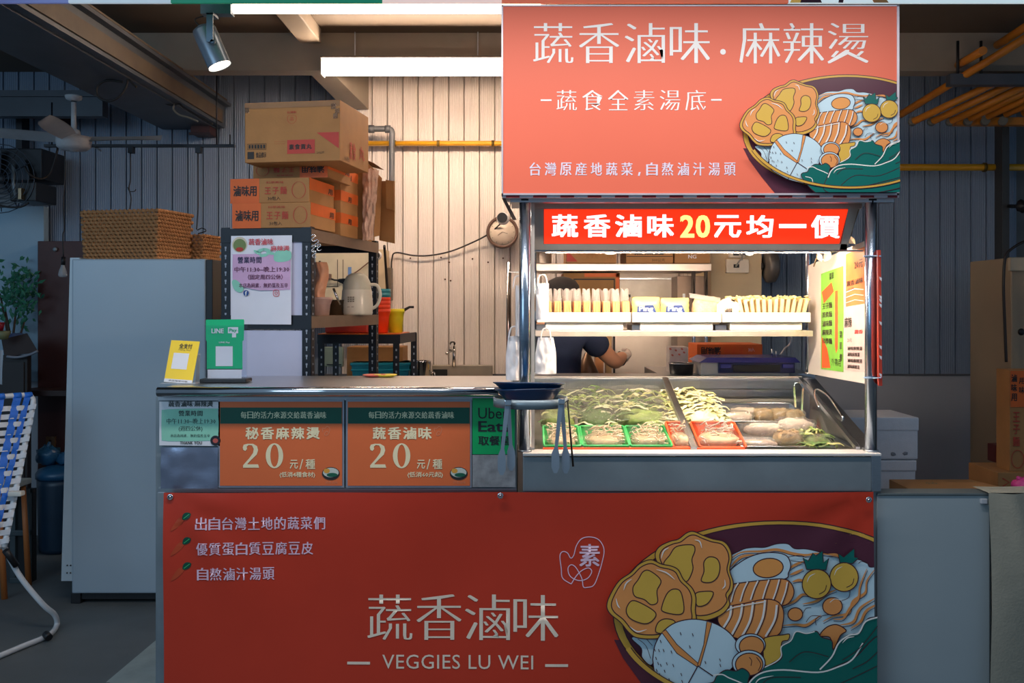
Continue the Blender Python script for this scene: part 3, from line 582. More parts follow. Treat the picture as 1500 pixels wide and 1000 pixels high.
mb = MB(); mb.text('Uber', 700.5, 597, 744, 613, fr, .002, 'sans'); mb.text('Eats', 700.5, 616.5, 747, 632, fr, .002, 'bold'); mb.text('取餐區', 700.5, 638, 748, 652, fr, .002, 'bold'); mb.build('notice_lettering', INK, t)
t = thing('opening_hours_sheet', 'pale opening-hours sheet with a mint green patch stuck at the counter left end', 'notice', P(280, 653, 3.318))
mb = MB(); mb.poly([(233.5, 588), (325, 588), (325.5, 600), (324, 653), (233.5, 652)], fr, .001, None, .001); mb.build('sheet', PAPER, t)
mb = MB(); mb.poly(sm([(237, 604), (240, 600), (260, 598.5), (316, 598), (319, 601), (320.5, 620), (319, 642), (312, 645), (260, 646), (240, 645), (237, 640)], True, 2), fr, .0018); mb.build('mint_patch', M('mint_print', (146, 214, 188), .5), t)
mb = MB(); mb.text('蔬香滷味·麻辣燙', 247, 586.5, 312, 595.5, fr, .0026, 'bold'); mb.text('營業時間', 262, 601, 297, 609, fr, .0026, 'mingb', 1.1); mb.text('中午11:30~晚上19:30', 244.5, 612.5, 316, 620.5, fr, .0026, 'ming'); mb.text('(週四公休)', 262, 623.5, 297, 632, fr, .0026, 'ming'); mb.text('本店為純素，無奶蛋及五辛', 250, 635.5, 308, 640, fr, .0026, 'ming'); mb.text('THANK YOU', 264, 646, 296, 650.5, fr, .0026, 'heavy', 1.15); mb.build('sheet_lettering', M('sheet_ink', (62, 72, 72), .6), t)
mb = MB(); mb.poly(ell(316, 645, 7.5, 7.5, 20), fr, .003); mb.build('round_badge', INK, t)
mb = MB(); mb.poly(ell(316, 645, 4, 3.6, 14), fr, .0034); mb.build('badge_centre', M('badge_red', (190, 90, 80), .5), t)
mb = MB()
mb.grid(20, 14, lambda u, v: fr(236+u*84, 655+v*60, .003+.0035*noise.noise(Vector((u*4, v*3, 2)))+.004*math.sin(u*7)*math.sin(v*3))); mb.build('metal_film', M('wrinkled_metal', (140, 152, 176), .22, .6, .25, 5, .15, 14), None, 'wrinkled reflective metal sheet below the opening-hours sheet', 'metal sheet')
mb = MB(); mb.rect(692, 666, 755, 713, fr, .001, .002); mb.build('stained_plate', M('stained_plate', (158, 158, 160), .55, .35, .3, 26, .1, 40), None, 'stained grey metal plate below the green pickup notice', 'plate')

# ================================================================== FOOD CART
cxl, cxr = X(766, 3.33), X(1287, 3.33)
zlip = Z(663, 3.34)
ca = thing('food_cart', 'stainless food cart body with a slanted glass display case on top', 'cart', P(1025, 1090, 3.75))
mb = MB(); mb.box(cxl, cxr, 3.332, 4.18, .0, Z(716, 3.33)); mb.build('cart_body', STEELD, ca)
mb = MB(); mb.bbox(cxl, cxr, 3.322, 3.34, Z(719, 3.33), zlip-.012, .003); mb.build('front_panel', M('front_panel_steel', (140, 152, 158), .36, .4, .12, 5, .03, 60), ca)
mb = MB(); mb.bbox(cxr-.03, cxr+.004, 3.316, 4.18, Z(719, 3.33), zlip-.006, .003); mb.build('side_panel', STEEL, ca); mb = MB(); mb.box(cxl, cxl+.004, 3.33, 4.18, Z(719, 3.33), zlip); mb.build('side_panel', STEEL, ca)
mb = MB(); mb.bbox(cxl, cxr+.004, 3.312, 3.412, zlip-.007, zlip+.002, .002); mb.build('front_lip', M('satin_lip', (226, 222, 218), .35, .1, .03), ca)
mb = MB(); mb.box(cxl+.004, cxr-.03, 3.37, 4.16, zlip-.10, zlip-.09); mb.box(cxl+.004, cxr-.03, 4.15, 4.17, zlip-.1, Z(552, 4.12)); mb.box(cxl+.02, cxl+.026, 3.40, 4.15, zlip-.09, zlip+.0); mb.build('well_lining', M('satin_steel_lining', (190, 186, 178), .4, .45, .06), ca)
# case sides (triangles), top ledge
Yf, Yr = 3.40, 4.12
zf, zr = Z(659, Yf), Z(556, Yr)
xa, xb = X(774, Yf), X(1284, Yf)-.012
for x, nm, th in ((xa-.008, 'left_side_panel', .008), (xb-.0, 'right_side_panel', .006)):
    mb = MB(); mb.hexa([(x, Yf, zlip-.01), (x+th, Yf, zlip-.01), (x+th, Yr+.04, zlip-.01), (x, Yr+.04, zlip-.01), (x, Yf, zf+.01), (x+th, Yf, zf+.01), (x+th, Yr+.04, zr+.01), (x, Yr+.04, zr+.01)]); mb.build(nm, STEEL, ca)
xg = X(1262, Yf)
mb = MB(); mb.hexa([(xg, Yf, zf+.004), (xb+.01, Yf, zf+.004), (xb+.01, Yr, zr+.004), (xg, Yr, zr+.004), (xg, Yf, zf+.009), (xb+.01, Yf, zf+.009), (xb+.01, Yr, zr+.009), (xg, Yr, zr+.009)]); mb.build('slanted_side_ledge', STEEL, ca)
mb = MB(); mb.bbox(xa-.008, xb+.01, Yr-.01, Yr+.30, zr-.004, zr+.008, .003); mb.bbox(xa-.008, xb+.01, Yr-.012, Yr-.002, zr-.04, zr+.008, .003); mb.build('top_ledge', STEELH, ca)
def slant(x, t, dz=0): return Vector((x, Yf+(Yr-Yf)*t, zf+(zr-zf)*t+dz))
def bar(x, w_, nm, t0=0, t1=1, th=.012):
    mb = MB(); mb.hexa([slant(x, t0, -.004), slant(x+w_, t0, -.004), slant(x+w_, t1, -.004), slant(x, t1, -.004), slant(x, t0, th), slant(x+w_, t0, th), slant(x+w_, t1, th), slant(x, t1, th)]); return mb.build(nm, STEEL, ca)
bar(xa, .022, 'left_glass_bar'); bar(X(1012, Yf), .022, 'middle_glass_bar'); bar(xg-.02, .016, 'right_glass_bar'); bar(X(1008, Yf)+.028, .007, 'glass_runner', .12, 1)
for a, b in ((xa+.022, X(1012, Yf)), (X(1012, Yf)+.03, xg-.02)):
    mb = MB(); mb.add([slant(a, .01, .004), slant(b, .01, .004), slant(b, .97, .004), slant(a, .97, .004)], [(0, 1, 2, 3)]); mb.build('glass_pane', GLASS, ca)
mb = MB(); mb.box(xa+.02, xg, Yr-.05, Yr-.03, zr-.05, zr-.04); mb.box(xa+.02, xg, Yr-.02, Yr-.012, zr-.07, zr-.05); mb.build('upper_channel', STEELH, ca)
# posts
POST = M('post_steel', (168, 182, 198), .24, 1, .05, 30, .03, 200, stretch=(1, 1, 6))
def post(px0, px1, Y, py0, py1, label, nm='cart_post', mat=POST):
    r_ = (px1-px0)/2*Y/F; t = thing(nm, label, 'post', P((px0+px1)/2, py1, Y)); mb = MB(); mb.tube([P((px0+px1)/2, py0, Y), P((px0+px1)/2, py1, Y)], r_, 22); mb.build('tube', mat, t)
    mb = MB(); mb.tube([P((px0+px1)/2, py1-3, Y), P((px0+px1)/2, py1, Y)], r_*1.25, 22); mb.build('foot_collar', STEEL, t); mb = MB(); mb.tube([P((px0+px1)/2, py0, Y), P((px0+px1)/2, py0+4, Y)], r_*1.2, 22); mb.build('top_collar', DARK, t); return t
post(760.5, 777, 3.36, 290.5, 661, 'left front steel post of the cart, behind the ring of blue bowls')
pt = post(1267, 1284, 3.36, 290.5, 661, 'right front steel post of the cart, carrying the zip-tied red menu board')
post(777, 786, 4.16, 300, 548, 'left rear steel post of the cart beside the white plastic bags')
post(1180, 1189, 4.16, 300, 548, 'right rear steel post of the cart at the back edge of the menu board')
mb = MB(); mb.box(X(778, 3.4), X(783, 3.4), 3.39, 3.42, Z(655, 3.4), Z(296, 3.4)); mb.build('white_corner_strip', M('warm_white_strip', (236, 226, 214), .4), None, 'narrow cream strip running up the inner side of the left front post', 'strip')
# ------------------------------------------------------------------ LED sign box
t = thing('lit_price_sign', 'glowing red lightbox sign reading 蔬香滷味20元均一價 in a steel housing', 'sign', P(1015, 362, 3.5))
YL = 3.43
hs = M('housing_steel', (176, 166, 150), .32, .45, .08, 10)
mb = MB(); mb.box(X(796, YL), X(1243, YL), YL+.012, YL+.14, Z(359, YL), Z(303, YL)); mb.box(X(778, YL), X(1262, YL), YL-.004, YL+.15, Z(305.5, YL), Z(297, YL)); mb.box(X(783, YL), X(1240, YL), YL-.006, YL+.15, Z(366, YL), Z(357.5, YL))
mb.hexa([P(783, 358, YL), P(796, 358, YL), P(796, 358, YL+.14), P(783, 358, YL+.14), P(779, 303, YL), P(796, 303, YL), P(796, 303, YL+.14), P(779, 303, YL+.14)])
mb.hexa([P(1230, 366, YL-.006), P(1240, 366, YL-.006), P(1240, 366, YL+.14), P(1230, 366, YL+.14), P(1243, 303, YL-.006), P(1258, 303, YL-.006), P(1258, 303, YL+.14), P(1243, 303, YL+.14)]); mb.build('housing', hs, t)
LR = M('led_red', (232, 40, 12), .4, emit=1.0, ecol=(245, 52, 10))
mb = MB(); fr = PXF(YL); mb.poly([(797, 306.5), (1242.5, 306.5), (1229.5, 356.5), (797, 356.5)], fr, .0, None, .01); mb.build('lit_face', LR, t)
LW = M('led_white', (255, 250, 250), .4, emit=1.5, ecol=(255, 238, 242)); LY = M('led_yellow', (250, 240, 140), .4, emit=1.1, ecol=(250, 244, 140))
for c, x in zip('蔬香滷味', (808, 855, 901, 948)): MB().text(c, x, 314, x+39, 347.5, fr, .0014, 'heavy').build('character', LW, t)
for c, x in zip('20', (996, 1019)): MB().text(c, x, 315, x+21, 348, fr, .0014, 'heavy').build('character', LY, t)
for c, x in zip('元均', (1046, 1093)): MB().text(c, x, 315, x+40, 348, fr, .0014, 'heavy').build('character', LW, t)
MB().rect(1141, 328, 1181, 334, fr, .0014).build('character', LW, t); MB().text('價', 1188, 315, 1230, 349, fr, .0014, 'heavy').build('character', LW, t)
# lamp tube under the sign box
t = thing('case_light', 'warm white tube light fixed under the glowing sign box, lighting the food', 'light', P(1000, 368, 3.52))
mb = MB(); mb.tube([P(800, 365.5, 3.6), P(1215, 365.5, 3.6)], .0125, 14); mb.build('tube', M('case_tube', (255, 240, 220), .4, emit=175, ecol=(255, 230, 204)), t)
mb = MB(); mb.box(X(795, 3.6), X(1220, 3.6), 3.585, 3.615, Z(360.5, 3.6), Z(357, 3.6)); mb.build('batten', WHITE, t)
mb = MB(); mb.box(X(778, 3.5), X(1268, 3.5), 3.44, 3.46, Z(368.5, 3.45), Z(366.2, 3.45)); mb.build('cross_rail', STEELH, t)

# ------------------------------------------------------------------ tray shelf
YT = 3.98
t = thing('tray_shelf', 'long stainless shelf across the cart at eye level under the three food trays', 'shelf', P(985, 492, YT))
zs = Z(484, YT)
mb = MB(); mb.bbox(X(784, YT), X(1190, YT), YT-.01, YT+.26, Z(492.5, YT), zs, .002); mb.build('shelf_board', M('warm_shelf_steel', (226, 214, 200), .35, .6), t)
mb = MB(); mb.box(X(786, YT), X(800, YT), YT+.0, YT+.2, zs, Z(476, YT)); mb.box(X(926, YT), X(940, YT), YT, YT+.2, zs, Z(476, YT)); mb.box(X(1048, YT), X(1064, YT), YT, YT+.2, zs, Z(476, YT)); mb.build('tray_supports', STEEL, t, kind='stuff')
trm = M('tray_white', (244, 240, 230), .3)
ztb = Z(480, YT)
trays = []
for x0_, x1_, lb in ((787, 924, 'left'), (926, 1056, 'middle'), (1058, 1187, 'right')):
    t = thing('food_tray', {'left': 'leftmost white food tray on the steel shelf, holding pale orange wrapped rolls', 'middle': 'middle white food tray on the steel shelf, holding yellow noodle packets', 'right': 'rightmost white food tray on the steel shelf, holding upright crackers'}[lb], 'tray', P((x0_+x1_)/2, 484, YT))
    a, b = X(x0_, YT-.02), X(x1_, YT-.02); zt0, zt1 = Z(471.5, YT), Z(457.5, YT)
    mb = MB(); mb.bbox(a, b, YT-.025, YT-.017, zt0, zt1, .002); mb.bbox(a, b, YT+.235, YT+.243, zt0, zt1, .002); mb.bbox(a, a+.006, YT-.02, YT+.24, zt0, zt1, .002); mb.bbox(b-.006, b, YT-.02, YT+.24, zt0, zt1, .002); mb.build('rim', trm, t)
    mb = MB(); mb.bbox(a+.035, b-.03, YT-.008, YT+.22, Z(483.6, YT), Z(472.5, YT), .004); mb.build('tray_bottom', trm, t)
    mb = MB(); mb.box(a+.006, b-.006, YT-.016, YT+.235, zt0, zt0+.004); mb.build('tray_floor', trm, t)
zfl = Z(471.5, YT)+.005
# wrapped rolls
ORD = ['first', 'second', 'third', 'fourth', 'fifth', 'sixth', 'seventh', 'eighth', 'ninth', 'tenth', 'eleventh', 'twelfth', 'thirteenth']
rn = random.Random(11)
rollm = M('tofu_roll_orange', (236, 168, 108), .5, 0, .1, 30); rollg = M('tofu_roll_dark', (205, 130, 70), .6)
rw = film('wrapper_film', (.99, .98, .96), .30, .2, .9, 60, .8)
for i in range(9):
    px = 796+i*14.2; x = X(px+6.5, YT+.03); hgt = Z(434, YT)-zfl
    t = thing('wrapped_roll', 'pale orange wrapped tofu roll on the left tray, '+ORD[i]+' of the nine from the left', 'packet', (x, YT+.05, zfl), 'wrapped rolls on the left tray')
    mb = MB(); mb.bbox(x-.016, x+.016, YT+.005, YT+.13, zfl, zfl+hgt*.82, .008)
    for k in range(3): mb.bbox(x-.0145+k*.0105, x-.0065+k*.0105, YT+.002, YT+.008, zfl+.003, zfl+hgt*.78, .002)
    mb.build('roll', rollm, t)
    def gf(u, v, x=x, ph=rn.random()*9):
        a = u*2*math.pi; sx = .019*(1+.15*math.sin(v*6+ph)); top = v*v
        return Vector((x+math.cos(a)*sx*(1-.1*top)+.004*math.sin(a*5+ph)*v, YT+.065+math.sin(a)*.068*(1-.75*top), zfl+v*(hgt*1.28)+.007*math.sin(a*4+ph)*top))
    mb = MB(); mb.grid(18, 7, gf); mb.build('clear_bag', rw, t)
# bottle and yellow noodle packets
x = X(920, YT+.12)
t = thing('sauce_bottle', 'small amber sauce bottle with a black cap between the rolls and yellow packets', 'bottle', (x, YT+.14, zfl))
mb = MB(); mb.lathe([(0, 0), (.022, 0), (.022, .05), (.010, .085), (.009, .1)], (x, YT+.14, zfl), 20); mb.build('bottle_body', M('amber_glass', (120, 84, 50), .15), t)
mb = MB(); mb.lathe([(0, .1), (.013, .1), (.013, .112), (0, .112)], (x, YT+.14, zfl), 16); mb.build('cap', DARK, t)
ylp = M('packet_yellow', (248, 222, 120), .3, 0, .05, 20, .15, 30)
for i, (a, b, top) in enumerate(((925, 967, 435), (967, 1010, 436))):
    t = thing('noodle_packet', ('left' if i == 0 else 'right')+' yellow noodle packet with blue-edged logo on the middle tray', 'packet', P((a+b)/2, 470, YT+.02))
    mb = MB(); fr = PXF(YT+.012)
    def pf(s_):
        return lambda u, v: fr(a+1+(b-a-2)*u+.6*math.sin(v*30), 470-(470-top)*v, s_*.02*math.sin(math.pi*min(1, max(0, u)))**.5*math.sin(math.pi*min(1, v*1.02))**.5+.001*noise.noise(Vector((u*8, v*8, i))))
    mb.grid(14, 14, pf(1)); mb.grid(14, 14, pf(-1)); mb.build('packet_body', ylp, t)
    mb = MB(); fr2 = PXF(YT-.024+.012); q = [(a+7, 458.5), (a+8, 448), (a+17, 449), (a+19, 447), (a+31, 446.5), (a+33, 451), (a+36, 458.5)]
    mb.poly(q, fr, .0225); mb.build('logo_patch', M('logo_blue', (40, 62, 120), .4), t)
    mb = MB(); mb.text('Ping', a+10, 448.5, a+31, 457.5, fr, .0235, 'heavy'); mb.build('logo_lettering', WHITE, t)
for i, (a, b, top) in enumerate(((1011, 1058, 430),)):
    t = thing('paper_packet', 'translucent packet of pale dried noodles with a tilted white top on the middle tray', 'packet', P((a+b)/2, 470, YT+.05))
    mb = MB(); mb.blob(P((a+b)/2, 452, YT+.07), .062, .03, .05, .05, 3, 20, 12, 4, .55); mb.build('dried_noodles', M('dried_noodle', (226, 190, 150), .6, 0, .2, 60, .4, 120), t)
    mb = MB(); fr = PXF(YT+.05); mb.grid(10, 4, lambda u, v: fr(1009+46*u, 429+7*u+v*7, .01*math.sin(u*9+v*3)+.02*v)); mb.build('packet_top', film('packet_film', (.97, .95, .92), .45, .3, .7, 50, .7), t)
# upright crackers
ck = M('cracker', (240, 214, 160), .6, 0, .12, 40, .3, 80); ckt = M('cracker_crumb', (246, 220, 150), .6, 0, .2, 80)
t = thing('cracker_packet', 'round-topped clear packet with small dark print at the left end of the cracker tray', 'packet', P(1068, 470, YT))
fr = PXF(YT+.0); mb = MB(); mb.grid(12, 10, lambda u, v: fr(1050+33*u, 470-v*(34-10*(2*u-1)**2), .014*math.sin(math.pi*u)*math.sin(math.pi*min(1, v+.1)))); mb.build('packet_body', M('packet_cream', (240, 208, 170), .4, 0, .15, 60, .2), t)
mb = MB(); mb.text('滷味', 1060, 451, 1072, 459, fr, .0165, 'mingb'); mb.build('print_lettering', INK, t)
for i in range(13):
    px = 1080+i*7.7; x = X(px, YT+.02); tl = (i-6)*.004; rr = random.Random(i)
    t = thing('cracker_slice', 'pale upright cracker slice on the right tray, '+ORD[i]+' of thirteen from the left', 'cracker', (x, YT+.02, zfl), 'crackers standing on the right tray')
    hh = Z(437+rr.random()*2, YT)-zfl
    mb = MB(); mb.hexa([(x-.008, YT+.0, zfl), (x+.008, YT+.0, zfl), (x+.008, YT+.15, zfl), (x-.008, YT+.15, zfl), (x-.0065+tl, YT+.0, zfl+hh), (x+.0075+tl, YT+.0, zfl+hh), (x+.0075+tl, YT+.15, zfl+hh), (x-.0065+tl, YT+.15, zfl+hh)])
    mb.build('slice', ck, t)
    mb = MB()
    for k in range(9): mb.blob((x+tl+rr.uniform(-.012, .012), YT+rr.uniform(0, .14), zfl+hh+rr.uniform(-.004, .012)), rr.uniform(.005, .012), .012, rr.uniform(.003, .008), .3, 2, 7, 4, k+i)
    mb.build('crumbs', ckt, t, kind='stuff')
# ------------------------------------------------------------------ food in the glass case
def leafy(name, label, px0, px1, py0, py1, Yn, Yfar, cols, bag=True, seed=0, count=46, group=None, pale=None):
    rr = random.Random(seed); cx_ = (px0+px1)/2
    a = P(px0, py1, Yn); b = P(px1, py1, Yn); c_ = P(px0, py0, Yfar); wdt = b.x-a.x
    t = thing(name, label, 'vegetables', Vector(((a.x+b.x)/2, (Yn+Yfar)/2, a.z-.03)), group)
    acc = [MB() for _ in cols]
    mid = MB(); mid.blob(((a.x+b.x)/2, (Yn+Yfar)/2, (a.z+c_.z)/2-.05), wdt*.46, (Yfar-Yn)*.5, .05, .12, 3, 16, 10, seed, .8); mid.build('packed_leaves', cols[0], t)
    for k in range(count):
        u, v = rr.random(), rr.random(); p = Vector((a.x+wdt*(.06+.88*u), Yn+(Yfar-Yn)*v, a.z+(c_.z-a.z)*v+.012*math.sin(math.pi*u)-.012+rr.uniform(-.008, .012)))
        an = rr.uniform(-.5, .5) if rr.random() < .75 else rr.uniform(-1.5, 1.5); L_ = rr.uniform(.04, .11); W_ = rr.uniform(.006, .022); dx, dy = math.cos(an), math.sin(an); ci = rr.randrange(len(cols)); cv = rr.uniform(.006, .02); ph = rr.random()*6
        acc[ci].grid(6, 2, lambda s_, q: p+Vector((dx*(s_-.5)*L_-dy*(q-.5)*W_*math.sin(math.pi*(.1+.8*s_))*1.5, dy*(s_-.5)*L_+dx*(q-.5)*W_*math.sin(math.pi*(.1+.8*s_))*1.5, cv*math.sin(math.pi*s_)-abs(q-.5)*.008+.003*math.sin(s_*14+ph))))
    for mb_, m_ in zip(acc, cols):
        if mb_.f: mb_.build('leaves', m_, t, kind='stuff', recalc=False)
    if bag:
        mb_ = MB(); mb_.grid(20, 12, lambda u, v: Vector((a.x+wdt*u, Yn+(Yfar-Yn)*v, a.z+(c_.z-a.z)*v+.016+.022*math.sin(math.pi*u)**.4*math.sin(math.pi*(.05+.9*v))**.5+.006*noise.noise(Vector((u*9+seed, v*7, 3)))))); mb_.build('clear_bag', FILM, t, recalc=False)
    return t
G1 = M('leaf_green', (140, 160, 84), .5, 0, .25, 30); G2 = M('leaf_dark_green', (84, 112, 60), .5, 0, .25, 30); G3 = M('leaf_pale', (222, 218, 150), .5, 0, .15, 30); G4 = M('leaf_cream', (242, 232, 186), .5, 0, .12, 30); G5 = M('stem_white', (232, 228, 196), .45, 0, .1)
leafy('bagged_greens', 'bag of green leafy vegetables at the left end of the glass case', 792, 848, 574, 622, 3.66, 4.0, [G1, G3, G2], seed=1)
leafy('bagged_greens', 'dark green bagged vegetables behind the middle green basket', 848, 906, 573, 624, 3.66, 4.0, [G2, G1, G5], seed=2, count=60)
leafy('bagged_greens', 'green and yellow bagged vegetables beside the case divider, behind the third green basket', 904, 984, 572, 624, 3.66, 4.0, [G1, G3, G2, G5], seed=3, count=80)
leafy('shredded_cabbage', 'heap of pale yellow shredded cabbage behind the orange basket', 984, 1072, 573, 622, 3.68, 4.02, [G4, G3, G5], False, 4, 190)
def basket(x0, x1, py0, py1, mat, label, seed, name='basket'):
    Yn, Yb = 3.425, 3.64; a = P(x0, py1, Yn); b = P(x1, py1, Yn); c_ = P(x0, py0, Yb); d = c_.z-a.z; sk = (Yb-Yn)
    t = thing(name, label, 'basket', Vector(((a.x+b.x)/2, (Yn+Yb)/2, a.z-.055)))
    def pt(u, v, z, ins): return Vector((a.x+ins+(b.x-a.x-2*ins)*u, Yn+ins+(sk-2*ins)*v, a.z+d*v+z))
    mb = MB(); ins = .014; th = .004
    o = [pt(0, 0, 0, 0), pt(1, 0, 0, 0), pt(1, 1, 0, 0), pt(0, 1, 0, 0)]; q = [pt(0, 0, -.055, ins), pt(1, 0, -.055, ins), pt(1, 1, -.055, ins), pt(0, 1, -.055, ins)]
    mb.add(o+q, [(0, 1, 5, 4), (1, 2, 6, 5), (2, 3, 7, 6), (3, 0, 4, 7), (4, 5, 6, 7)]); mb.build('basket_shell', mat, t)
    mb = MB(); mb.tube([pt(.03, .0, 0, 0), pt(.97, 0, 0, 0), pt(1, .05, 0, 0), pt(1, .95, 0, 0), pt(.97, 1, 0, 0), pt(.03, 1, 0, 0), pt(0, .95, 0, 0), pt(0, .05, 0, 0)], .0045, 8, True); mb.build('basket_rim', mat, t)
    return t, pt
GB = M('basket_green', (60, 190, 104), .35, 0, .05); OB = M('basket_orange', (240, 96, 48), .35, 0, .05)
en = M('enoki_white', (238, 220, 188), .45, 0, .12, 40, .1); en2 = M('enoki_shade', (222, 190, 150), .5, 0, .15, 40)
def strands(parent, pt, n_, seed, m_=en, name='mushroom_bunch', hgt=.018, L_=.05):
    rr = random.Random(seed); mb = MB(); mb2 = MB()
    for k in range(n_):
        u, v = rr.uniform(.1, .9), rr.uniform(.08, .9); p = pt(u, v, rr.uniform(-.012, hgt*.5), .006); an = rr.uniform(-.9, .9)+1.57*(k % 2); e_ = p+Vector((math.cos(an)*L_, math.sin(an)*L_*.6, rr.uniform(.0, hgt)))
        lo, hi = pt(.07, .07, 0, .006), pt(.93, .93, 0, .006); e_.x = min(max(e_.x, lo.x), hi.x); e_.y = min(max(e_.y, lo.y), hi.y)
        mb.tube([p, (p+e_)/2+Vector((0, 0, .006)), e_], [.002, .0025, .002], 5); (mb2 if k % 3 else mb).blob(e_, .005, .005, .0035, 0, 1, 6, 4)
    mb.build(name, m_, parent, kind='stuff', recalc=False); mb2.build('mushroom_caps', en2, parent, kind='stuff', recalc=False)
    lo, hi = pt(.06, .06, 0, .008), pt(.94, .94, 0, .008); c_ = (lo+hi)/2
    mb = MB(); mb.blob(c_+Vector((0, 0, -.022)), (hi.x-lo.x)/2, (hi.y-lo.y)/2, .026, .1, 3, 16, 8, seed, .6); mb.build('mushroom_base', en2, parent)
    mb = MB(); mb.grid(12, 8, lambda u, v: pt(.05+.9*u, .05+.9*v, .008+hgt*math.sin(math.pi*u)**.5*math.sin(math.pi*v)**.5+.006*noise.noise(Vector((u*7, v*6, seed))), .006)); mb.build('film_cover', FILM, parent, recalc=False)
for i, (a, b, lb) in enumerate(((797, 851, 'green basket of pale mushrooms at the left end of the case, behind the tongs'), (854, 922, 'green basket of enoki mushrooms in the middle, second from the left of the case'), (924, 985, 'green basket of enoki mushrooms nearest to the case divider'))):
    t, pt_ = basket(a, b, 624, 653, GB, lb, i); strands(t, pt_, 70, i+20)
t, pt_ = basket(987, 1020, 618, 655, OB, 'orange basket with white packs left of the case divider', 5); strands(t, pt_, 30, 31, L_=.03)
t, pt_ = basket(1026, 1094, 618, 655, OB, 'orange basket of white film-wrapped packs right of the case divider', 6); strands(t, pt_, 60, 33, M('pack_white', (240, 226, 214), .4, 0, .08))
mb = MB(); q = P(795, 656.5, 3.42); r_ = P(1090, 656.5, 3.42); mb.bbox(q.x, r_.x, 3.405, 3.42, q.z-.02, q.z+.004, .003); mb.build('orange_strip', OB, None, 'thin orange plastic edge strip running in front of the baskets', 'strip')
def steel_tray(x0, x1, py0, py1, Yn, Yb, label):
    a = P(x0, py1, Yn); b = P(x1, py1, Yn); c_ = P(x0, py0, Yb); d = c_.z-a.z
    t = thing('steel_food_tray', label, 'tray', Vector(((a.x+b.x)/2, (Yn+Yb)/2, a.z-.05)))
    def pt(u, v, z=0, ins=0): return Vector((a.x+ins+(b.x-a.x-2*ins)*u, Yn+ins+(Yb-Yn-2*ins)*v, a.z+d*v+z))
    mb = MB(); o = [pt(u, v) for u, v in ((0, 0), (1, 0), (1, 1), (0, 1))]; q = [pt(u, v, -.05, .008) for u, v in ((0, 0), (1, 0), (1, 1), (0, 1))]
    mb.add(o+q, [(0, 1, 5, 4), (1, 2, 6, 5), (2, 3, 7, 6), (3, 0, 4, 7), (4, 5, 6, 7)]); mb.build('tray_pan', STEEL, t)
    mb = MB(); mb.tube([pt(u, v) for u, v in ((.01, 0), (.99, 0), (1, .02), (1, .98), (.99, 1), (.01, 1), (0, .98), (0, .02))], .003, 6, True); mb.build('tray_rim', CHROME, t); return t, pt
t, pr_ = steel_tray(1070, 1186, 590, 617, 3.72, 4.0, 'rear steel tray of wrapped tofu packs in the right half of the case')
t, pf_ = steel_tray(1086, 1224, 620, 654, 3.45, 3.69, 'front steel tray of mushroom packs in the right half of the case')
def pack(pt, u, v, rx, ry, rz, mat, name, label, grp=None, seed=0, rot=0, lift=0):
    p = pt(u, v, -.012+lift); t = thing(name, label, 'packet', p-Vector((0, 0, rz)), grp)
    mb = MB(); mb.blob(p, rx, ry, rz, .14, 4, 18, 10, seed, .7, rot); mb.build('contents', mat, t)
    mb = MB(); mb.blob(p+Vector((0, 0, .004)), rx*1.1, ry*1.12, rz*1.15, .2, 6, 18, 10, seed+5, .75, rot); mb.build('film_wrap', FILM, t)
wp = M('wrapped_white', (236, 214, 196), .45, 0, .12, 50, .2); br = M('mushroom_brown', (188, 156, 112), .55, 0, .25, 50, .2)
for u, v, s_ in ((.16, .35, 0), (.3, .6, 1)): pack(pr_, u, v, .055, .035, .022, wp, 'tofu_pack', ('film-wrapped pale tofu pack at the left end of the rear steel tray', 'film-wrapped pale tofu pack second from the left in the rear steel tray')[s_], 'tofu packs in the rear steel tray', s_)
for u, v, s_ in ((.52, .5, 2), (.74, .5, 3), (.9, .4, 4)): pack(pr_, u, v, .04, .04, .026, br, 'mushroom_pack', 'film-wrapped brown mushroom pack in the rear steel tray, '+{2: 'leftmost', 3: 'middle one', 4: 'rightmost'}[s_]+' of three', 'brown mushroom packs in the rear steel tray', s_)
pack(pf_, .20, .2, .075, .03, .02, M('wrapped_pink', (238, 206, 190), .45, 0, .15, 60, .2), 'wrapped_pack', 'long pale pink film-wrapped pack at the front of the front steel tray', seed=7)
pack(pf_, .38, .72, .075, .03, .024, wp, 'wrapped_pack', 'long white film-wrapped pack lying across the middle of the front steel tray', seed=8, lift=.012)
pack(pf_, .56, .35, .05, .05, .028, br, 'mushroom_pack', 'film-wrapped brown mushroom cluster in the front steel tray', seed=9, lift=.01)
pack(pf_, .72, .78, .07, .035, .032, wp, 'wrapped_pack', 'large white enoki pack at the back right of the front steel tray', seed=10, lift=.015)
pack(pf_, .86, .3, .045, .05, .022, G1, 'greens_pack', 'small pack of greens at the right end of the front steel tray', seed=11)
leafy('loose_greens', 'loose green leaves at the right front corner of the glass case', 1180, 1224, 632, 654, 3.45, 3.6, [G1, G3, G2], False, 9, 40)
rr = random.Random(5)
for i, (u, v) in enumerate(((.50, .22), (.55, .2), (.6, .24), (.53, .32), (.58, .33), (.64, .3), (.48, .36), (.62, .38))):
    p = pf_(u, v, .024); t = thing('brown_mushroom', 'small brown mushroom cap on the cluster in the front steel tray', 'mushroom', p-Vector((0, 0, .02)), 'mushroom caps in the front steel tray')
    mb = MB(); mb.lathe([(0, .01), (.006, .009), (.011, .005), (.013, 0), (.005, 0), (.004, -.012), (0, -.013)], p, 12); mb.build('cap', br, t)
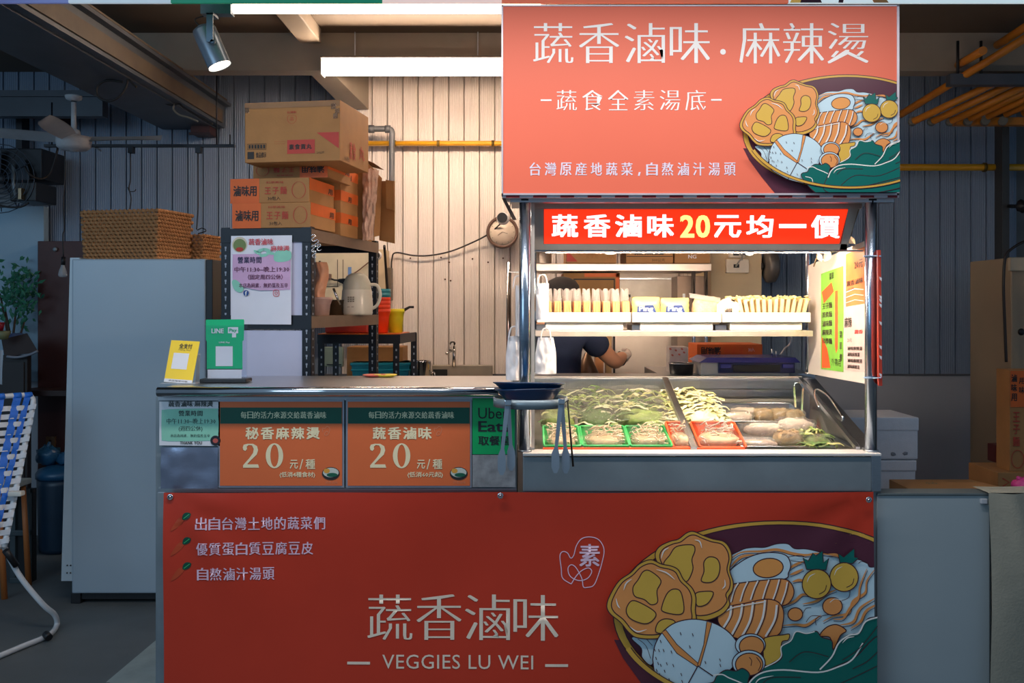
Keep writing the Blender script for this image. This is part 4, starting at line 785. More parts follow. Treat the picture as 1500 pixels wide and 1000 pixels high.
# tongs inside the case and case handle
def tong_arm(mb, pts, w_, th=.0015):
    for i in range(len(pts)-1):
        a, b = Vector(pts[i]), Vector(pts[i+1]); wa = w_[i] if isinstance(w_, list) else w_; wb = w_[i+1] if isinstance(w_, list) else w_
        y = Vector((0, th, 0)); mb.hexa([a-Vector((wa, 0, 0))-y, a+Vector((wa, 0, 0))-y, a+Vector((wa, 0, 0))+y, a-Vector((wa, 0, 0))+y, b-Vector((wb, 0, 0))-y, b+Vector((wb, 0, 0))-y, b+Vector((wb, 0, 0))+y, b-Vector((wb, 0, 0))+y])
t = thing('serving_tongs', 'steel tongs standing inside the case by its right wall', 'tongs', P(1168, 612, 3.9))
for a, b in (((1163, 566), (1166, 610)), ((1176, 568), (1174, 610))):
    mb = MB(); tong_arm(mb, [P(a[0], a[1], 3.98), P(b[0], b[1], 3.9)], .004); mb.build('tong_arm', CHROME, t)
mb = MB(); mb.tube(sm([P(1163, 566, 3.98), P(1166, 561, 3.98), P(1172, 561, 3.98), P(1176, 568, 3.98)], False, 4), .004, 6); mb.build('tong_spring', CHROME, t)
# loop handle: stands on the slanted ledge
mb = MB(); mb.tube(sm([slant(xg-.035, .52, .01), slant(xg-.033, .62, .035), slant(xg-.012, .66, .045), slant(xg+.012, .56, .04), slant(xg+.022, .36, .012)], False, 6), .0045, 8); mb.build('case_handle', CHROME, ca)
# ------------------------------------------------------------------ ring holder, bowls, hanging tongs
Yh = 3.2; cc = P(777, 585, Yh)
rg = thing('bowl_ring_holder', 'grey steel ring bracket on the left front post holding blue bowls and tongs', 'holder', P(777, 598, Yh))
rad = 54.5*Yh/F
gm = M('ring_steel', (128, 146, 156), .35, .35, .08)
mb = MB(); n = 48; hh = .030
vs = []
for k in range(n):
    q = 2*math.pi*k/n
    for r_, z in ((rad, -hh/2), (rad, hh/2), (rad-.003, hh/2), (rad-.003, -hh/2)): vs.append(Vector((cc.x+r_*math.cos(q), cc.y+r_*math.sin(q), cc.z-.006+z)))
mb.add(vs, [(4*k+i, 4*((k+1) % n)+i, 4*((k+1) % n)+(i+1) % 4, 4*k+(i+1) % 4) for k in range(n) for i in range(4)], True); mb.build('ring_band', gm, rg)
mb = MB(); mb.box(cc.x-.012, cc.x+.012, cc.y+rad-.004, 3.345, cc.z-.015, cc.z+.01); mb.build('mount_arm', gm, rg)
bb = M('bowl_blue', (12, 58, 98), .3, 0, .05)
def bowl(cx_, cy_, cz_, r0, r1, hgt, label, tilt):
    t = thing('blue_bowl', label, 'bowl', (cx_, cy_, cz_)); mb = MB()
    mb.lathe([(0, 0), (r0*.7, 0), (r0*.74, .004), (r1*.93, hgt*.75), (r1, hgt), (r1*1.03, hgt+.001), (r1*1.02, hgt-.003), (r1*.96, hgt-.006), (r1*.9, hgt*.7), (r0*.7, .008), (0, .006)], (cx_, cy_, cz_), 40); mb.build('bowl_shell', bb, t)
    t.rotation_euler = (R(tilt[0]), R(tilt[1]), 0); return t
zb0 = Z(584, Yh)
bowl(cc.x-.003, Yh, zb0-.008, .11, .112, .043, 'lower dark blue plastic bowl nested in the steel ring', (-3.2, -1.5))
bowl(cc.x-.005, Yh, zb0+.018, .112, .118, .036, 'upper dark blue plastic bowl stacked on the other, touching the post', (-4.2, .8))
def hang_tongs(top, tips, label, Y):
    t = thing('hanging_tongs', label, 'tongs', P(top[0], tips[0][1]+20, Y)); hx, hy = top
    mb = MB(); fr = PXF(Y); mb.bbox(X(hx-5, Y), X(hx+5, Y), Y-.012, Y+.02, Z(hy+9, Y), Z(hy, Y), .004); mb.build('hook_end', CHROME, t)
    for k, (tx, ty) in enumerate(tips):
        mb = MB(); dy = (-.006, .012, .0)[k % 3]; p0, p1, p2, p3, p4 = P(hx+(tx-hx)*.08, hy+6, Y), P(tx-(tx-hx)*.12, ty-18, Y), P(tx, ty-8, Y), P(tx, ty+12, Y), P(tx, ty+20, Y)
        tong_arm(mb, [v+Vector((0, dy, 0)) for v in (p0, p1, p2, p3, p4)], [.0075, .0055, .0125, .013, .005]); mb.build('tong_arm', M('tong_steel', (150, 168, 184), .3, .5), t)
    return t
hang_tongs((744, 585), [(735, 675), (748.5, 670)], 'pair of steel tongs hooked on the ring over the green pickup notice', 3.075)
hang_tongs((822.5, 583), [(813.5, 672), (829, 674)], 'pair of steel tongs hooked on the right side of the ring', 3.085)
t = thing('long_fork', 'thin black serving hook hanging at the far right of the ring', 'utensil', P(838, 683, 3.13)); mb = MB(); mb.tube([P(833, 585, 3.12), P(831.5, 589, 3.12), P(836, 640, 3.12), P(839.5, 683, 3.12)], [.002, .0025, .003, .0035], 8); mb.tube([P(827, 590, 3.13), P(833, 585, 3.12)], .0015, 6); mb.build('wire_body', M('dark_wire', (64, 64, 60), .4, .6), t)

# ------------------------------------------------------------------ menu board on the right (seen obliquely)
A_, B_, C2, D2 = P(1184, 389, 4.12), P(1268, 352, 3.42), P(1268, 562, 3.42), P(1184, 547, 4.12)
zt_, zb_ = (A_.z+B_.z)/2+.0, (C2.z+D2.z)/2
t = thing('side_menu_board', 'white board with green and orange menus filling the cart right side', 'menu', P(1228, 560, 3.77))
fr = Fr(A_, (B_-A_)/100, (D2-A_)/100, (-1, .1, 0))
def mfr(u, v, h=0):                                   # bilinear so both slanted edges follow the board
    u, v = u/100, v/100; return A_*(1-u)*(1-v)+B_*u*(1-v)+C2*u*v+D2*(1-u)*v+Vector((-h, 0, 0))
mb = MB(); mb.rect(0, 0, 100, 100, mfr, 0, .006); mb.build('white_board', M('board_white', (216, 208, 200), .35, 0, .02), t)
mb = MB(); mb.rect(26, 12, 66, 94, mfr, .001); mb.build('green_menu_sheet', M('menu_green', (128, 196, 74), .45, 0, .1, 20), t)
mb = MB(); mb.rect(70, 4, 99, 44, mfr, .001); mb.build('orange_menu_sheet', M('menu_orange', (214, 116, 62), .45, 0, .2, 12), t)
mb = MB(); mb.rect(68, 44, 99, 92, mfr, .001); mb.build('pink_menu_sheet', M('menu_pink', (222, 194, 188), .45), t)
mb = MB(); mb.poly([(52, 30), (57, 30), (57, 76), (54, 80), (52, 74)], mfr, .002); mb.poly([(28, 66), (38, 76), (44, 92), (28, 93)], mfr, .002); mb.poly([(28, 28), (46, 22), (50, 30), (32, 38)], mfr, .002); mb.build('orange_print', M('menu_print_orange', (238, 96, 50), .5), t, kind='stuff')
mb = MB()
for j, tx in enumerate(('王子麵', '蒸煮麵', '滷味麵', '麻辣燙', '科學麵')): mb.text(tx, 29, 38+j*7.4, 47, 43+j*7.4, mfr, .002, 'bold')
for j, tx in enumerate(('菜', '單', '價')): mb.text(tx, 60, 62+j*9, 64, 68+j*9, mfr, .002, 'bold')
mb.text('菜單', 42, 14, 50, 20, mfr, .002, 'bold'); mb.text('20元', 84, 12, 97, 18, mfr, .002, 'bold'); mb.text('蔬香滷味', 72, 25, 97, 29, mfr, .002, 'bold'); mb.text('麻辣', 68, 52, 80, 60, mfr, .002, 'bold'); mb.text('20元', 73, 68, 80, 71, mfr, .002)
for j in range(4): mb.text('滷味麻辣湯', 73, 74+j*4.5, 96-(j % 2)*4, 77+j*4.5, mfr, .002, 'bold')
mb.text('外帶用', 46, 84, 62, 90, mfr, .002); mb.build('menu_lettering', M('menu_ink', (60, 44, 40), .5), t)
mb = MB(); mb.text('蔬香', 84, 62, 97, 65, mfr, .002, 'bold'); mb.text('全素', 73, 30.5, 84, 33, mfr, .002, 'bold'); mb.build('red_lettering', M('menu_red_ink', (200, 60, 50), .5), t)
mb = MB()
for j in range(3): mb.stroke([(71, 33+j*4), (85, 32+j*4), (98, 34+j*4)], .5, mfr, .0025)
mb.build('pale_lines', PAPER, t, kind='stuff')
# leaf decorations + cables above board
lf = M('leaf_ornament', (214, 190, 160), .4, .3)
for i, (a, b) in enumerate((((1204, 383), (1197, 370)), ((1207, 383), (1217, 368)), ((1253, 357), (1240, 346)), ((1250, 320), (1253, 306)))):
    t = thing('leaf_ornament', ('bronze leaf ornament clipped above the menu board, left one of a pair', 'bronze leaf ornament clipped above the menu board, right one of a pair', 'bronze leaf ornament by the lower right corner of the glowing sign', 'bronze leaf ornament high beside the right end of the glowing sign')[i], 'ornament', P(a[0], a[1], 3.72))
    pa, pb = P(a[0], a[1], 3.72), P(b[0], b[1], 3.72); d = pb-pa; s_ = Vector((-d.z, 0, d.x))*.30
    mb = MB(); mb.grid(8, 4, lambda u, v: pa+d*u+s_*(v-.5)*2*math.sin(math.pi*u)+Vector((0, .006*math.cos((v-.5)*3), 0))); mb.build('leaf', lf, t)
mb = MB(); mb.tube(sm([P(1262, 296, 3.6), P(1256, 312, 3.6), P(1250, 330, 3.6), P(1246, 345, 3.6), P(1238, 355, 3.6), P(1215, 366, 3.7), P(1198, 376, 3.75), P(1192, 390, 3.8)], False, 5), .003, 6); mb.build('loose_cable', M('bronze_cable', (120, 100, 80), .4, .3), None, 'thin brown cable looping down behind the right end of the glowing sign', 'cable')
# red outer menu board, edge on, zip tied
t = thing('outer_red_board', 'thin red printed board zip-tied to the outer side of the right post', 'menu board', P(1287, 565, 3.42))
mb = MB(); ra, rb_, rc, rd = P(1285, 366, 3.36), P(1287.5, 366, 3.22), P(1289, 565, 3.22), P(1286, 562, 3.36)
def rfr(u, v, h=0): u, v = u/100, v/100; return ra*(1-u)*(1-v)+rb_*u*(1-v)+rc*u*v+rd*(1-u)*v+Vector((h, 0, 0))
mb.hexa([ra+Vector((-.004, 0, 0)), rb_+Vector((-.004, 0, 0)), rc+Vector((-.004, 0, 0)), rd+Vector((-.004, 0, 0)), ra+Vector((.006, 0, 0)), rb_+Vector((.006, 0, 0)), rc+Vector((.008, 0, 0)), rd+Vector((.008, 0, 0))]); mb.build('board', M('outer_board_red', (196, 66, 46), .4), t)
mb = MB(); ef = PXF(3.215)
for yy in (405, 432, 437, 444, 470, 505, 520, 546): mb.poly([(1287.5, yy), (1291.5, yy+2), (1291, yy+7), (1288.5, yy+4)], ef, .002)
mb.build('white_print_marks', PAPER, t, kind='stuff')
for py in (375, 553):
    mb = MB(); c_ = P(1275.5, py, 3.36); rr_ = .0235; pts = [(c_.x+rr_*math.cos(q)*1.0, c_.y+rr_*math.sin(q), c_.z) for q in [2*math.pi*k/20 for k in range(20)]]; mb.tube(pts, .0022, 6, True); mb.tube([(c_.x, c_.y-rr_, c_.z), tuple(P(1290, py, 3.2)+Vector((0, 0, 0)))], .0022, 6); mb.build('zip_tie', M('zip_tie', (150, 190, 225), .4), t)

# ================================================================== PERSON (back view, behind the tray shelf)
YP = 4.9
def skin(verts, edges, radii, root=0, sub=2, name='body', mat=None, parent=None, org=None):
    me = bpy.data.meshes.new(name+'_s'); me.from_pydata([Vector(v) for v in verts], edges, []); o = bpy.data.objects.new(name+'_s', me); C.objects.link(o)
    m = o.modifiers.new('skin', 'SKIN'); m.use_smooth_shade = True
    sv = me.skin_vertices[0].data
    for i, r_ in enumerate(radii): sv[i].radius = r_ if isinstance(r_, tuple) else (r_, r_); sv[i].use_root = (i == root)
    s2 = o.modifiers.new('sub', 'SUBSURF'); s2.levels = sub; s2.render_levels = sub
    bpy.context.view_layer.update(); out = bpy.data.meshes.new_from_object(o.evaluated_get(bpy.context.evaluated_depsgraph_get()))
    bpy.data.objects.remove(o); out.name = name
    og = worg(parent)
    for v in out.vertices: v.co -= og
    for p in out.polygons: p.use_smooth = True
    out.materials.append(mat); r_ = bpy.data.objects.new(name, out); C.objects.link(r_); r_.parent = parent; return r_
px_ = X(820, YP)
pe = thing('person', 'person seen from behind in a navy T-shirt and dark cap, working at the back', 'person', (px_, YP, 0))
SKIN = M('skin', (206, 150, 116), .5, 0, .06, 12, sss=.1)
NAVY = M('navy_cotton', (30, 40, 66), .8, 0, .1, 20, .1, 200)
zs_ = Z(484, YP); S = Vector((px_+.125, YP-.03, zs_-.01)); SL = Vector((px_-.115, YP+.07, zs_-.01))
EL = P(901, 531, YP+.10); HN = P(913, 521, YP+.30); ELL = Vector((px_-.13, YP+.16, zs_-.27)); HL = Vector((px_-.06, YP+.37, zs_-.22))
hip = .93; hx = X(824, YP)
body_v = [(px_, YP, hip), (px_, YP, 1.12), (px_, YP+.01, 1.28), (px_, YP, zs_-.03), (px_+.02, YP+.03, zs_+.05), (hx, YP+.06, zs_+.14), (hx, YP+.06, zs_+.215),
          tuple(S), tuple((S+EL)/2), tuple(EL), tuple((EL+HN)/2), tuple(HN), tuple(SL), tuple(ELL), tuple(HL), (px_+.09, YP, .88), (px_+.10, YP-.01, .48), (px_+.10, YP, .09), (px_+.11, YP+.10, .04), (px_-.09, YP, .88), (px_-.10, YP-.01, .48), (px_-.10, YP, .09), (px_-.11, YP+.10, .04)]
skin(body_v, [(0, 1), (1, 2), (2, 3), (3, 4), (4, 5), (5, 6), (3, 7), (7, 8), (8, 9), (9, 10), (10, 11), (3, 12), (12, 13), (13, 14), (0, 15), (15, 16), (16, 17), (17, 18), (0, 19), (19, 20), (20, 21), (21, 22)],
     [(.11, .10), (.10, .095), (.11, .105), (.10, .09), .055, (.075, .085), (.07, .08), .06, .048, .042, .038, .028, .06, .042, .028, .085, .06, .042, .035, .085, .06, .042, .035], name='body', mat=SKIN, parent=pe)
e_s = S+(EL-S)*.62; e_l = SL+(ELL-SL)*.62
skin([(px_, YP, hip-.02), (px_, YP, 1.12), (px_, YP+.01, 1.29), (px_, YP, zs_-.02), tuple(S), tuple(e_s), tuple(SL), tuple(e_l)], [(0, 1), (1, 2), (2, 3), (3, 4), (4, 5), (3, 6), (6, 7)],
     [(.13, .12), (.115, .115), (.125, .125), (.11, .105), .075, .07, .07, .066], name='t_shirt', mat=NAVY, parent=pe)
skin([(px_, YP, hip-.01), (px_+.095, YP, .86), (px_+.10, YP-.01, .48), (px_+.10, YP, .10), (px_-.095, YP, .86), (px_-.10, YP-.01, .48), (px_-.10, YP, .10)], [(0, 1), (1, 2), (2, 3), (0, 4), (4, 5), (5, 6)], [(.165, .12), .10, .078, .065, .10, .078, .065], name='trousers', mat=M('dark_trousers', (34, 36, 42), .8), parent=pe)
hc = Vector((hx, YP+.06, zs_+.18))
mb = MB(); mb.blob(hc+Vector((0, -.012, .0)), .083, .098, .10, .04, 3, 20, 14, 2); mb.build('hair', M('black_hair', (32, 26, 24), .6, 0, .2, 60), pe)
CAP = M('black_cap', (44, 38, 36), .85, 0, .15, 40, .1, 200)
ct_ = Z(405, YP); mb = MB(); prof_ = [(.091, -.0), (.092, .02), (.088, .05), (.07, .075), (.04, .089), (0, .094)]
mb.lathe(prof_, (hc.x, hc.y-.01, ct_-.094), 28, 1, 1.12); mb.build('cap', CAP, pe)
mb = MB(); mb.grid(12, 5, lambda u, v: Vector((hc.x+.075*(u*2-1), hc.y+.06+.09*v*math.sqrt(max(0, 1-(u*2-1)**2))+.02, ct_-.09-.012*v))); mb.build('cap_brim', CAP, pe)
mb = MB(); mb.lathe([(0, 0), (.012, .0), (.014, .012), (.01, .022), (0, .024)], (hc.x-.087, hc.y+.01, hc.z-.02), 10); mb.lathe([(0, 0), (.012, .0), (.014, .012), (.01, .022), (0, .024)], (hc.x+.087, hc.y+.01, hc.z-.02), 10); mb.build('ears', SKIN, pe, kind='stuff')
# hands: palm and five fingers each, in clear gloves
def hand(base, fwd, side, up_, parent, mat, curl=.6):
    fwd, side, up_ = fwd.normalized(), side.normalized(), up_.normalized(); pv = base+fwd*.05
    vs = [base-fwd*.01, base+fwd*.03, base+fwd*.075]; es = [(0, 1), (1, 2)]; rr_ = [(.022, .016), (.036, .016), (.036, .014)]
    for k, (so, ln) in enumerate(((-.028, .062), (-.010, .072), (.009, .068), (.027, .054))):
        b0 = len(vs); p = base+fwd*.078+side*so; c1 = fwd*math.cos(curl)-up_*math.sin(curl); c2 = fwd*math.cos(curl*2.1)-up_*math.sin(curl*2.1)
        vs += [p, p+c1*ln*.45, p+c1*ln*.45+c2*ln*.32, p+c1*ln*.45+c2*ln*.6]; es += [(2, b0), (b0, b0+1), (b0+1, b0+2), (b0+2, b0+3)]; rr_ += [.009, .0085, .008, .0065]
    b0 = len(vs); t0 = base+fwd*.02-side*.03; vs += [t0, t0+fwd*.03-side*.022-up_*.01, t0+fwd*.058-side*.02-up_*.028]; es += [(1, b0), (b0, b0+1), (b0+1, b0+2)]; rr_ += [.012, .010, .008]
    return skin(vs, es, rr_, 0, 1, 'hand', mat, parent)
hand(HN, (HN-EL)+Vector((.02, .0, -.02)), Vector((.1, .1, 1)), Vector((1, 0, 0)), pe, M('clear_glove', (214, 196, 184), .25, 0, .08, 40, .3, 60))
hand(HL, Vector((.4, 1, 0)), Vector((1, -.3, .1)), Vector((0, 0, 1)), pe, MATS['clear_glove'])
for sx_ in (-1, 1):
    mb = MB(); mb.bbox(px_+sx_*.1-.045, px_+sx_*.1+.045, YP-.07, YP+.19, 0, .075, .03); mb.build('shoe', DARK, pe)
t = thing('ladle_handle', 'black utensil grip held in the gloved hand of the person', 'utensil', HN+Vector((.03, .1, -.03)))
mb = MB(); mb.tube([P(907, 516, YP+.36), P(916, 527, YP+.30), P(913, 533, YP+.28)], [.009, .011, .008], 10); mb.build('grip', DARK, t)

# ================================================================== KITCHEN BACK RIGHT
YK = 5.35
wf = M('warm_steel', (208, 196, 184), .35, .75, .08, 6)
t = thing('back_wall_shelf', 'long stainless wall shelf behind the person, carrying cardboard boxes', 'shelf', P(900, 397, YK))
mb = MB(); mb.bbox(X(772, YK), X(1042, YK), YK, YK+.4, Z(397, YK), Z(386, YK), .003); mb.build('shelf_board', wf, t)
for px in (1016, 1034):
    mb = MB(); mb.tube([P(px, 397, YK+.02), P(px, 600, YK+.02)], .011, 12); mb.build('shelf_post', CHROME, t)
mb = MB(); mb.tube([P(745, 384, YK+.05), P(745, 700, YK+.05)], .014, 12); mb.build('shelf_post', CHROME, t)
mb = MB(); mb.box(X(745, YK), X(775, YK), YK+.04, YK+.06, Z(399, YK), Z(397, YK)); mb.build('side_bar', STEEL, t)
def pbox(name, label, px0, px1, py0, py1, Y, depth, mat, group=None, flaps=True, rz=0, cat='box', tape=True):
    w_ = (px1-px0)*Y/F; h_ = (py1-py0)*Y/F; t = thing(name, label, cat, P((px0+px1)/2, py1, Y)+Vector((0, 0, 0)), group)
    c_ = worg(t); mb = MB(); mb.bbox(c_.x-w_/2, c_.x+w_/2, c_.y, c_.y+depth, c_.z, c_.z+h_, .003); mb.build('carton', mat, t)
    if tape: mb = MB(); mb.box(c_.x-.02, c_.x+.02, c_.y-.0006, c_.y+depth*.98, c_.z+h_, c_.z+h_+.001); mb.box(c_.x-.02, c_.x+.02, c_.y-.001, c_.y, c_.z+h_*.6, c_.z+h_); mb.build('tape', M('packing_tape', (206, 176, 130), .2), t)
    if rz: t.rotation_euler.z = R(rz)
    return t, Fr(P(0, 0, Y)-Vector((0, 0, 0)), (Y/F, 0, 0), (0, 0, -Y/F), (0, -1, 0))
t, fr = pbox('cardboard_box', 'kraft box with a red printed band on the wall shelf, left of the noodle box', 829, 903, 340, 385.5, YK, .33, KRAFT)
mb = MB(); mb.rect(832, 355, 884, 371, fr, .003); mb.poly([(830, 366), (846, 383), (830, 383)], fr, .003); mb.build('red_print', BOXRED, t, kind='stuff')
mb = MB(); mb.text('香菇豆干素料', 856, 358, 882, 366, fr, .004, 'bold'); mb.text('素食用', 858, 372, 876, 379, fr, .004); mb.text('20入', 889, 373, 900, 379, fr, .004, 'bold'); mb.build('box_lettering', KRAFTD, t)
t, fr = pbox('cardboard_box', 'kraft box printed 蒸煮麵 in black, middle box on the wall shelf', 917, 986, 345, 385.5, YK, .33, KRAFT)
mb = MB(); mb.text('蒸煮麵', 929, 363, 972, 373.5, fr, .003, 'heavy', 1.2); mb.rect(918, 375, 985, 376, fr, .003); mb.text('300公克', 955, 378.5, 974, 383, fr, .003); mb.build('box_lettering', BOXINK, t)
t, fr = pbox('cardboard_box', 'plain kraft box at the right end of the wall shelf', 988, 1040, 346, 385.5, YK, .33, KRAFT)
mb = MB(); mb.text('NG', 1008, 373, 1020, 378.5, fr, .003, 'bold'); mb.build('box_lettering', PAPER, t)
t = thing('steel_canister', 'short steel canister at the left end of the wall shelf', 'canister', P(797, 385.5, YK+.1)); mb = MB(); mb.lathe([(0, 0), (.043, 0), (.043, .085), (.045, .09), (.04, .095), (0, .097)], worg(t), 28); mb.build('canister_body', STEEL, t)
mb = MB(); mb.tube(sm([P(808, 371, YK), P(820, 367, YK), P(832, 364, YK)], False, 3), .003, 6); mb.build('cord', DARK, t)
t = thing('ceiling_lamp', 'small bright cylindrical lamp hanging in front of the wall shelf boxes', 'lamp', P(894, 372, 4.6)); mb = MB(); mb.lathe([(.026, 0), (.026, .05), (.02, .055), (0, .055)], P(894, 372, 4.6), 24); mb.build('lamp_body', WHITE, t)
mb = MB(); mb.lathe([(0, .001), (.024, .001), (.024, .004), (0, .004)], P(894, 372, 4.6), 24); mb.build('lamp_disc', M('small_lamp', (255, 245, 230), .4, emit=5), t); mb = MB(); mb.tube([P(894, 356, 4.6), Vector((X(894, 4.6), 4.6, 3.05))], .004, 6); mb.build('lamp_rod', WHITE, t)
t, fr = pbox('open_box', 'open dark kraft box with an orange edge below the wall shelf, above the cap', 825, 908, 399.5, 470, YK+.06, .3, KRAFTD, tape=False)
mb = MB(); mb.rect(856, 400, 907, 405.5, fr, .003); mb.rect(902, 400, 907, 428, fr, .003); mb.build('orange_print', BOXOR, t, kind='stuff')
mb = MB(); mb.rect(840, 408, 900, 410, fr, .004); mb.rect(899, 408, 900.5, 430, fr, .004); mb.build('box_opening_edge', BOXINK, t, kind='stuff')
zc = Z(548, 5.0)
t = thing('back_work_table', 'stainless work table at the back of the kitchen behind the cart', 'table', P(940, 600, 5.3)); t.location.z = 0
mb = MB(); mb.bbox(X(850, 5.2), X(1030, 5.2), 5.2, 5.74, .83, .87, .004); mb.build('table_top', STEELH, t)
for xx in (X(856, 5.2), X(1020, 5.2)):
    for yy in (5.24, 5.7): mb = MB(); mb.tube([(xx, yy, 0), (xx, yy, .83)], .018, 10); mb.build('leg', STEEL, t)
t = thing('steel_splash_panel', 'tall stainless splash panel right of the person, reflecting warm light', 'panel', P(970, 560, 5.75))
mb = MB(); mb.bbox(X(900, 5.75), X(1010, 5.75), 5.75, 5.78, .87, Z(493, 5.75)+.06, .002); mb.build('panel_sheet', wf, t)
mb = MB(); mb.box(X(898, 5.75), X(901, 5.75), 5.74, 5.75, .87, Z(493, 5.75)+.06); mb.rect(0, 0, 0, 0, PXF(5)) if 0 else None; mb.build('panel_edge', DARK, t)
t = thing('white_wall_board', 'bright white board on the wall between the open box and steel cabinet', 'board', P(950, 460, 6.2)); mb = MB(); mb.bbox(X(900, 6.2), X(992, 6.2), 6.22, 6.26, Z(470, 6.2), Z(399, 6.2), .002); mb.build('board', M('glossy_white', (244, 240, 232), .3), t); mb = MB(); mb.box(X(900, 6.2), X(992, 6.2), 6.212, 6.22, Z(409, 6.2), Z(407, 6.2)); mb.build('board_rail', STEEL, t)
t = thing('steel_cabinet', 'brown-grey steel cabinet under the right end of the wall shelf', 'cabinet', P(1004, 480, 5.6)); t.location.z = .87
mb = MB(); mb.bbox(X(988, 5.6), X(1030, 5.6), 5.5, 5.72, .87, Z(405, 5.6), .004); mb.build('cabinet_body', M('cabinet_taupe', (150, 126, 106), .4, .3), t); mb = MB(); mb.box(X(1000, 5.5), X(1003, 5.5), 5.485, 5.5, Z(455, 5.5), Z(430, 5.5)); mb.build('handle', STEEL, t)
t = thing('tissue_pack', 'white patterned tissue pack standing behind the case right of the splash panel', 'packet', P(993, 548, 4.55)); mb = MB(); mb.bbox(X(978, 4.55), X(1006, 4.55), 4.5, 4.6, zr, Z(507, 4.55), .008); mb.build('pack', M('tissue_pack_print', (226, 214, 206), .5, 0, .1, 30), t)
mb = MB(); frt = PXF(4.498)
for a, b in ((982, 511), (990, 513), (999, 511), (985, 520), (995, 519), (1002, 516)): mb.poly(ell(a, b, 2, 1.4, 8, 30), frt, .001)
mb.build('flower_print', M('flower_print', (210, 120, 100), .5), t, kind='stuff')
t = thing('black_pot', 'low black pot behind the case beside the tissue pack', 'pot', P(998, 548, 4.35)); mb = MB(); mb.lathe([(0, 0), (.052, 0), (.056, .045), (.058, .05), (.053, .05), (.05, .008), (0, .006)], (X(998, 4.35), 4.35, zr+.008), 26); mb.build('pot_shell', M('pot_black', (44, 44, 46), .3, .3), t); mb = MB(); mb.tube([(X(998, 4.35)+math.cos(q)*.057, 4.35+math.sin(q)*.057, zr+.058) for q in [k*math.pi/12 for k in range(24)]], .0025, 6, True); mb.build('pot_rim', CHROME, t)
# blue lidded container + orange box
t = thing('lidded_container', 'wide container with a glossy blue-violet lid and black latch behind the case', 'container', P(1100, 548, 4.3)); Yc = 4.24; zc0 = zr+.008
BL = M('lid_blue', (54, 56, 132), .25, 0, .05)
mb = MB(); mb.bbox(X(1027, Yc), X(1158, Yc), Yc+.01, Yc+.24, zc0, Z(529, Yc), .006); mb.build('container_body', M('container_grey', (190, 184, 178), .4), t)
mb = MB(); mb.hexa([P(1024, 531, Yc-.01), P(1173, 531, Yc-.01), Vector((X(1173, Yc)-.0, Yc+.27, Z(531, Yc-.01))), Vector((X(1024, Yc), Yc+.27, Z(531, Yc-.01))), P(1036, 523.5, Yc+.0), P(1165, 523.5, Yc+.0), Vector((X(1160, Yc), Yc+.25, Z(523, Yc))), Vector((X(1036, Yc), Yc+.25, Z(523, Yc)))]); mb.build('lid', BL, t)
mb = MB(); mb.bbox(X(1052, Yc), X(1164, Yc), Yc-.008, Yc+.01, Z(546, Yc), Z(531, Yc), .003); mb.build('front_flange', M('flange_navy', (30, 36, 84), .35), t)
mb = MB(); mb.bbox(X(1073, Yc), X(1142, Yc), Yc-.014, Yc-.006, Z(544.5, Yc), Z(534, Yc), .002); mb.build('black_recess', DARK, t)
for a, b in ((1054, 1070), (1145, 1161)): mb = MB(); mb.bbox(X(a, Yc), X(b, Yc), Yc-.02, Yc-.006, Z(539, Yc), Z(532.5, Yc), .003); mb.build('latch', BL, t)
t, fr = pbox('orange_flat_box', 'orange box with upside-down 滷味用 lettering behind the blue-lidded container', 1021, 1117, 504, 524, 4.62, .25, BOXOR, tape=False)
mb = MB(); mb.text('滷味用', 1027, 508, 1056, 519, fr, .004, 'heavy', flip=True); mb.build('box_lettering', BOXINK, t)
mb = MB(); mb.text('王子麵', 1060, 508, 1090, 518, fr, .004, 'sans', 1.3, flip=True); mb.build('red_lettering', M('box_faint_red', (214, 84, 40), .6), t); mb = MB(); mb.text('30入', 1096, 509, 1105, 515, fr, .004); mb.build('small_lettering', PAPER, t)
t.location.z = Z(524, 4.62)
mb = MB(); c_ = worg(t); mb.bbox(c_.x-.165, c_.x+.165, 4.63, 4.86, zr+.01, c_.z-.001, .003); mb.build('stacked_carton', BOXOR, None, 'plain orange carton under the upside-down lettered orange box', 'box')
mb = MB(); mb.bbox(X(960, 4.5), X(1185, 4.5), 4.40, 4.92, zr-.03, zr+.007, .003); mb.build('rear_ledge', STEELH, ca)
# beige pillar with socket boxes, round fan heater
t = thing('beige_pillar', 'beige square pillar behind the cart with socket boxes on it', 'pillar', P(1080, 560, 5.7)); t.location.z = 0
bg = M('beige_paint', (204, 182, 146), .6, 0, .06, 5)
mb = MB(); mb.bbox(X(1041, 5.7), X(1116, 5.7), 5.7, 6.2, 0, 3.05, .006); mb.build('pillar_body', bg, t)
for (a, b, c_, d_), nm in (((1062, 1095, 380, 400), 'socket_box'), ((1066, 1090, 366, 378), 'switch_box')):
    mb = MB(); mb.bbox(X(a, 5.7), X(b, 5.7), 5.66, 5.7, Z(c_, 5.7), Z(d_, 5.7), .006) if 0 else mb.bbox(X(a, 5.7), X(b, 5.7), 5.66, 5.7, Z(d_, 5.7), Z(c_, 5.7), .006); o = mb.build(nm, M('socket_ivory', (226, 214, 196), .4), t)
    mb = MB(); mb.box(X((a+b)/2-4, 5.66), X((a+b)/2+4, 5.66), 5.652, 5.66, Z((c_+d_)/2+2, 5.66), Z((c_+d_)/2-3, 5.66)); mb.build('socket_insert', DARK, o)
mb = MB(); mb.tube(sm([P(1078, 390, 5.63), P(1083, 382, 5.6), P(1088, 376, 5.63), P(1082, 368, 5.64)], False, 4), .005, 6); mb.build('plug_cable', M('cable_grey', (170, 166, 160), .4), t)
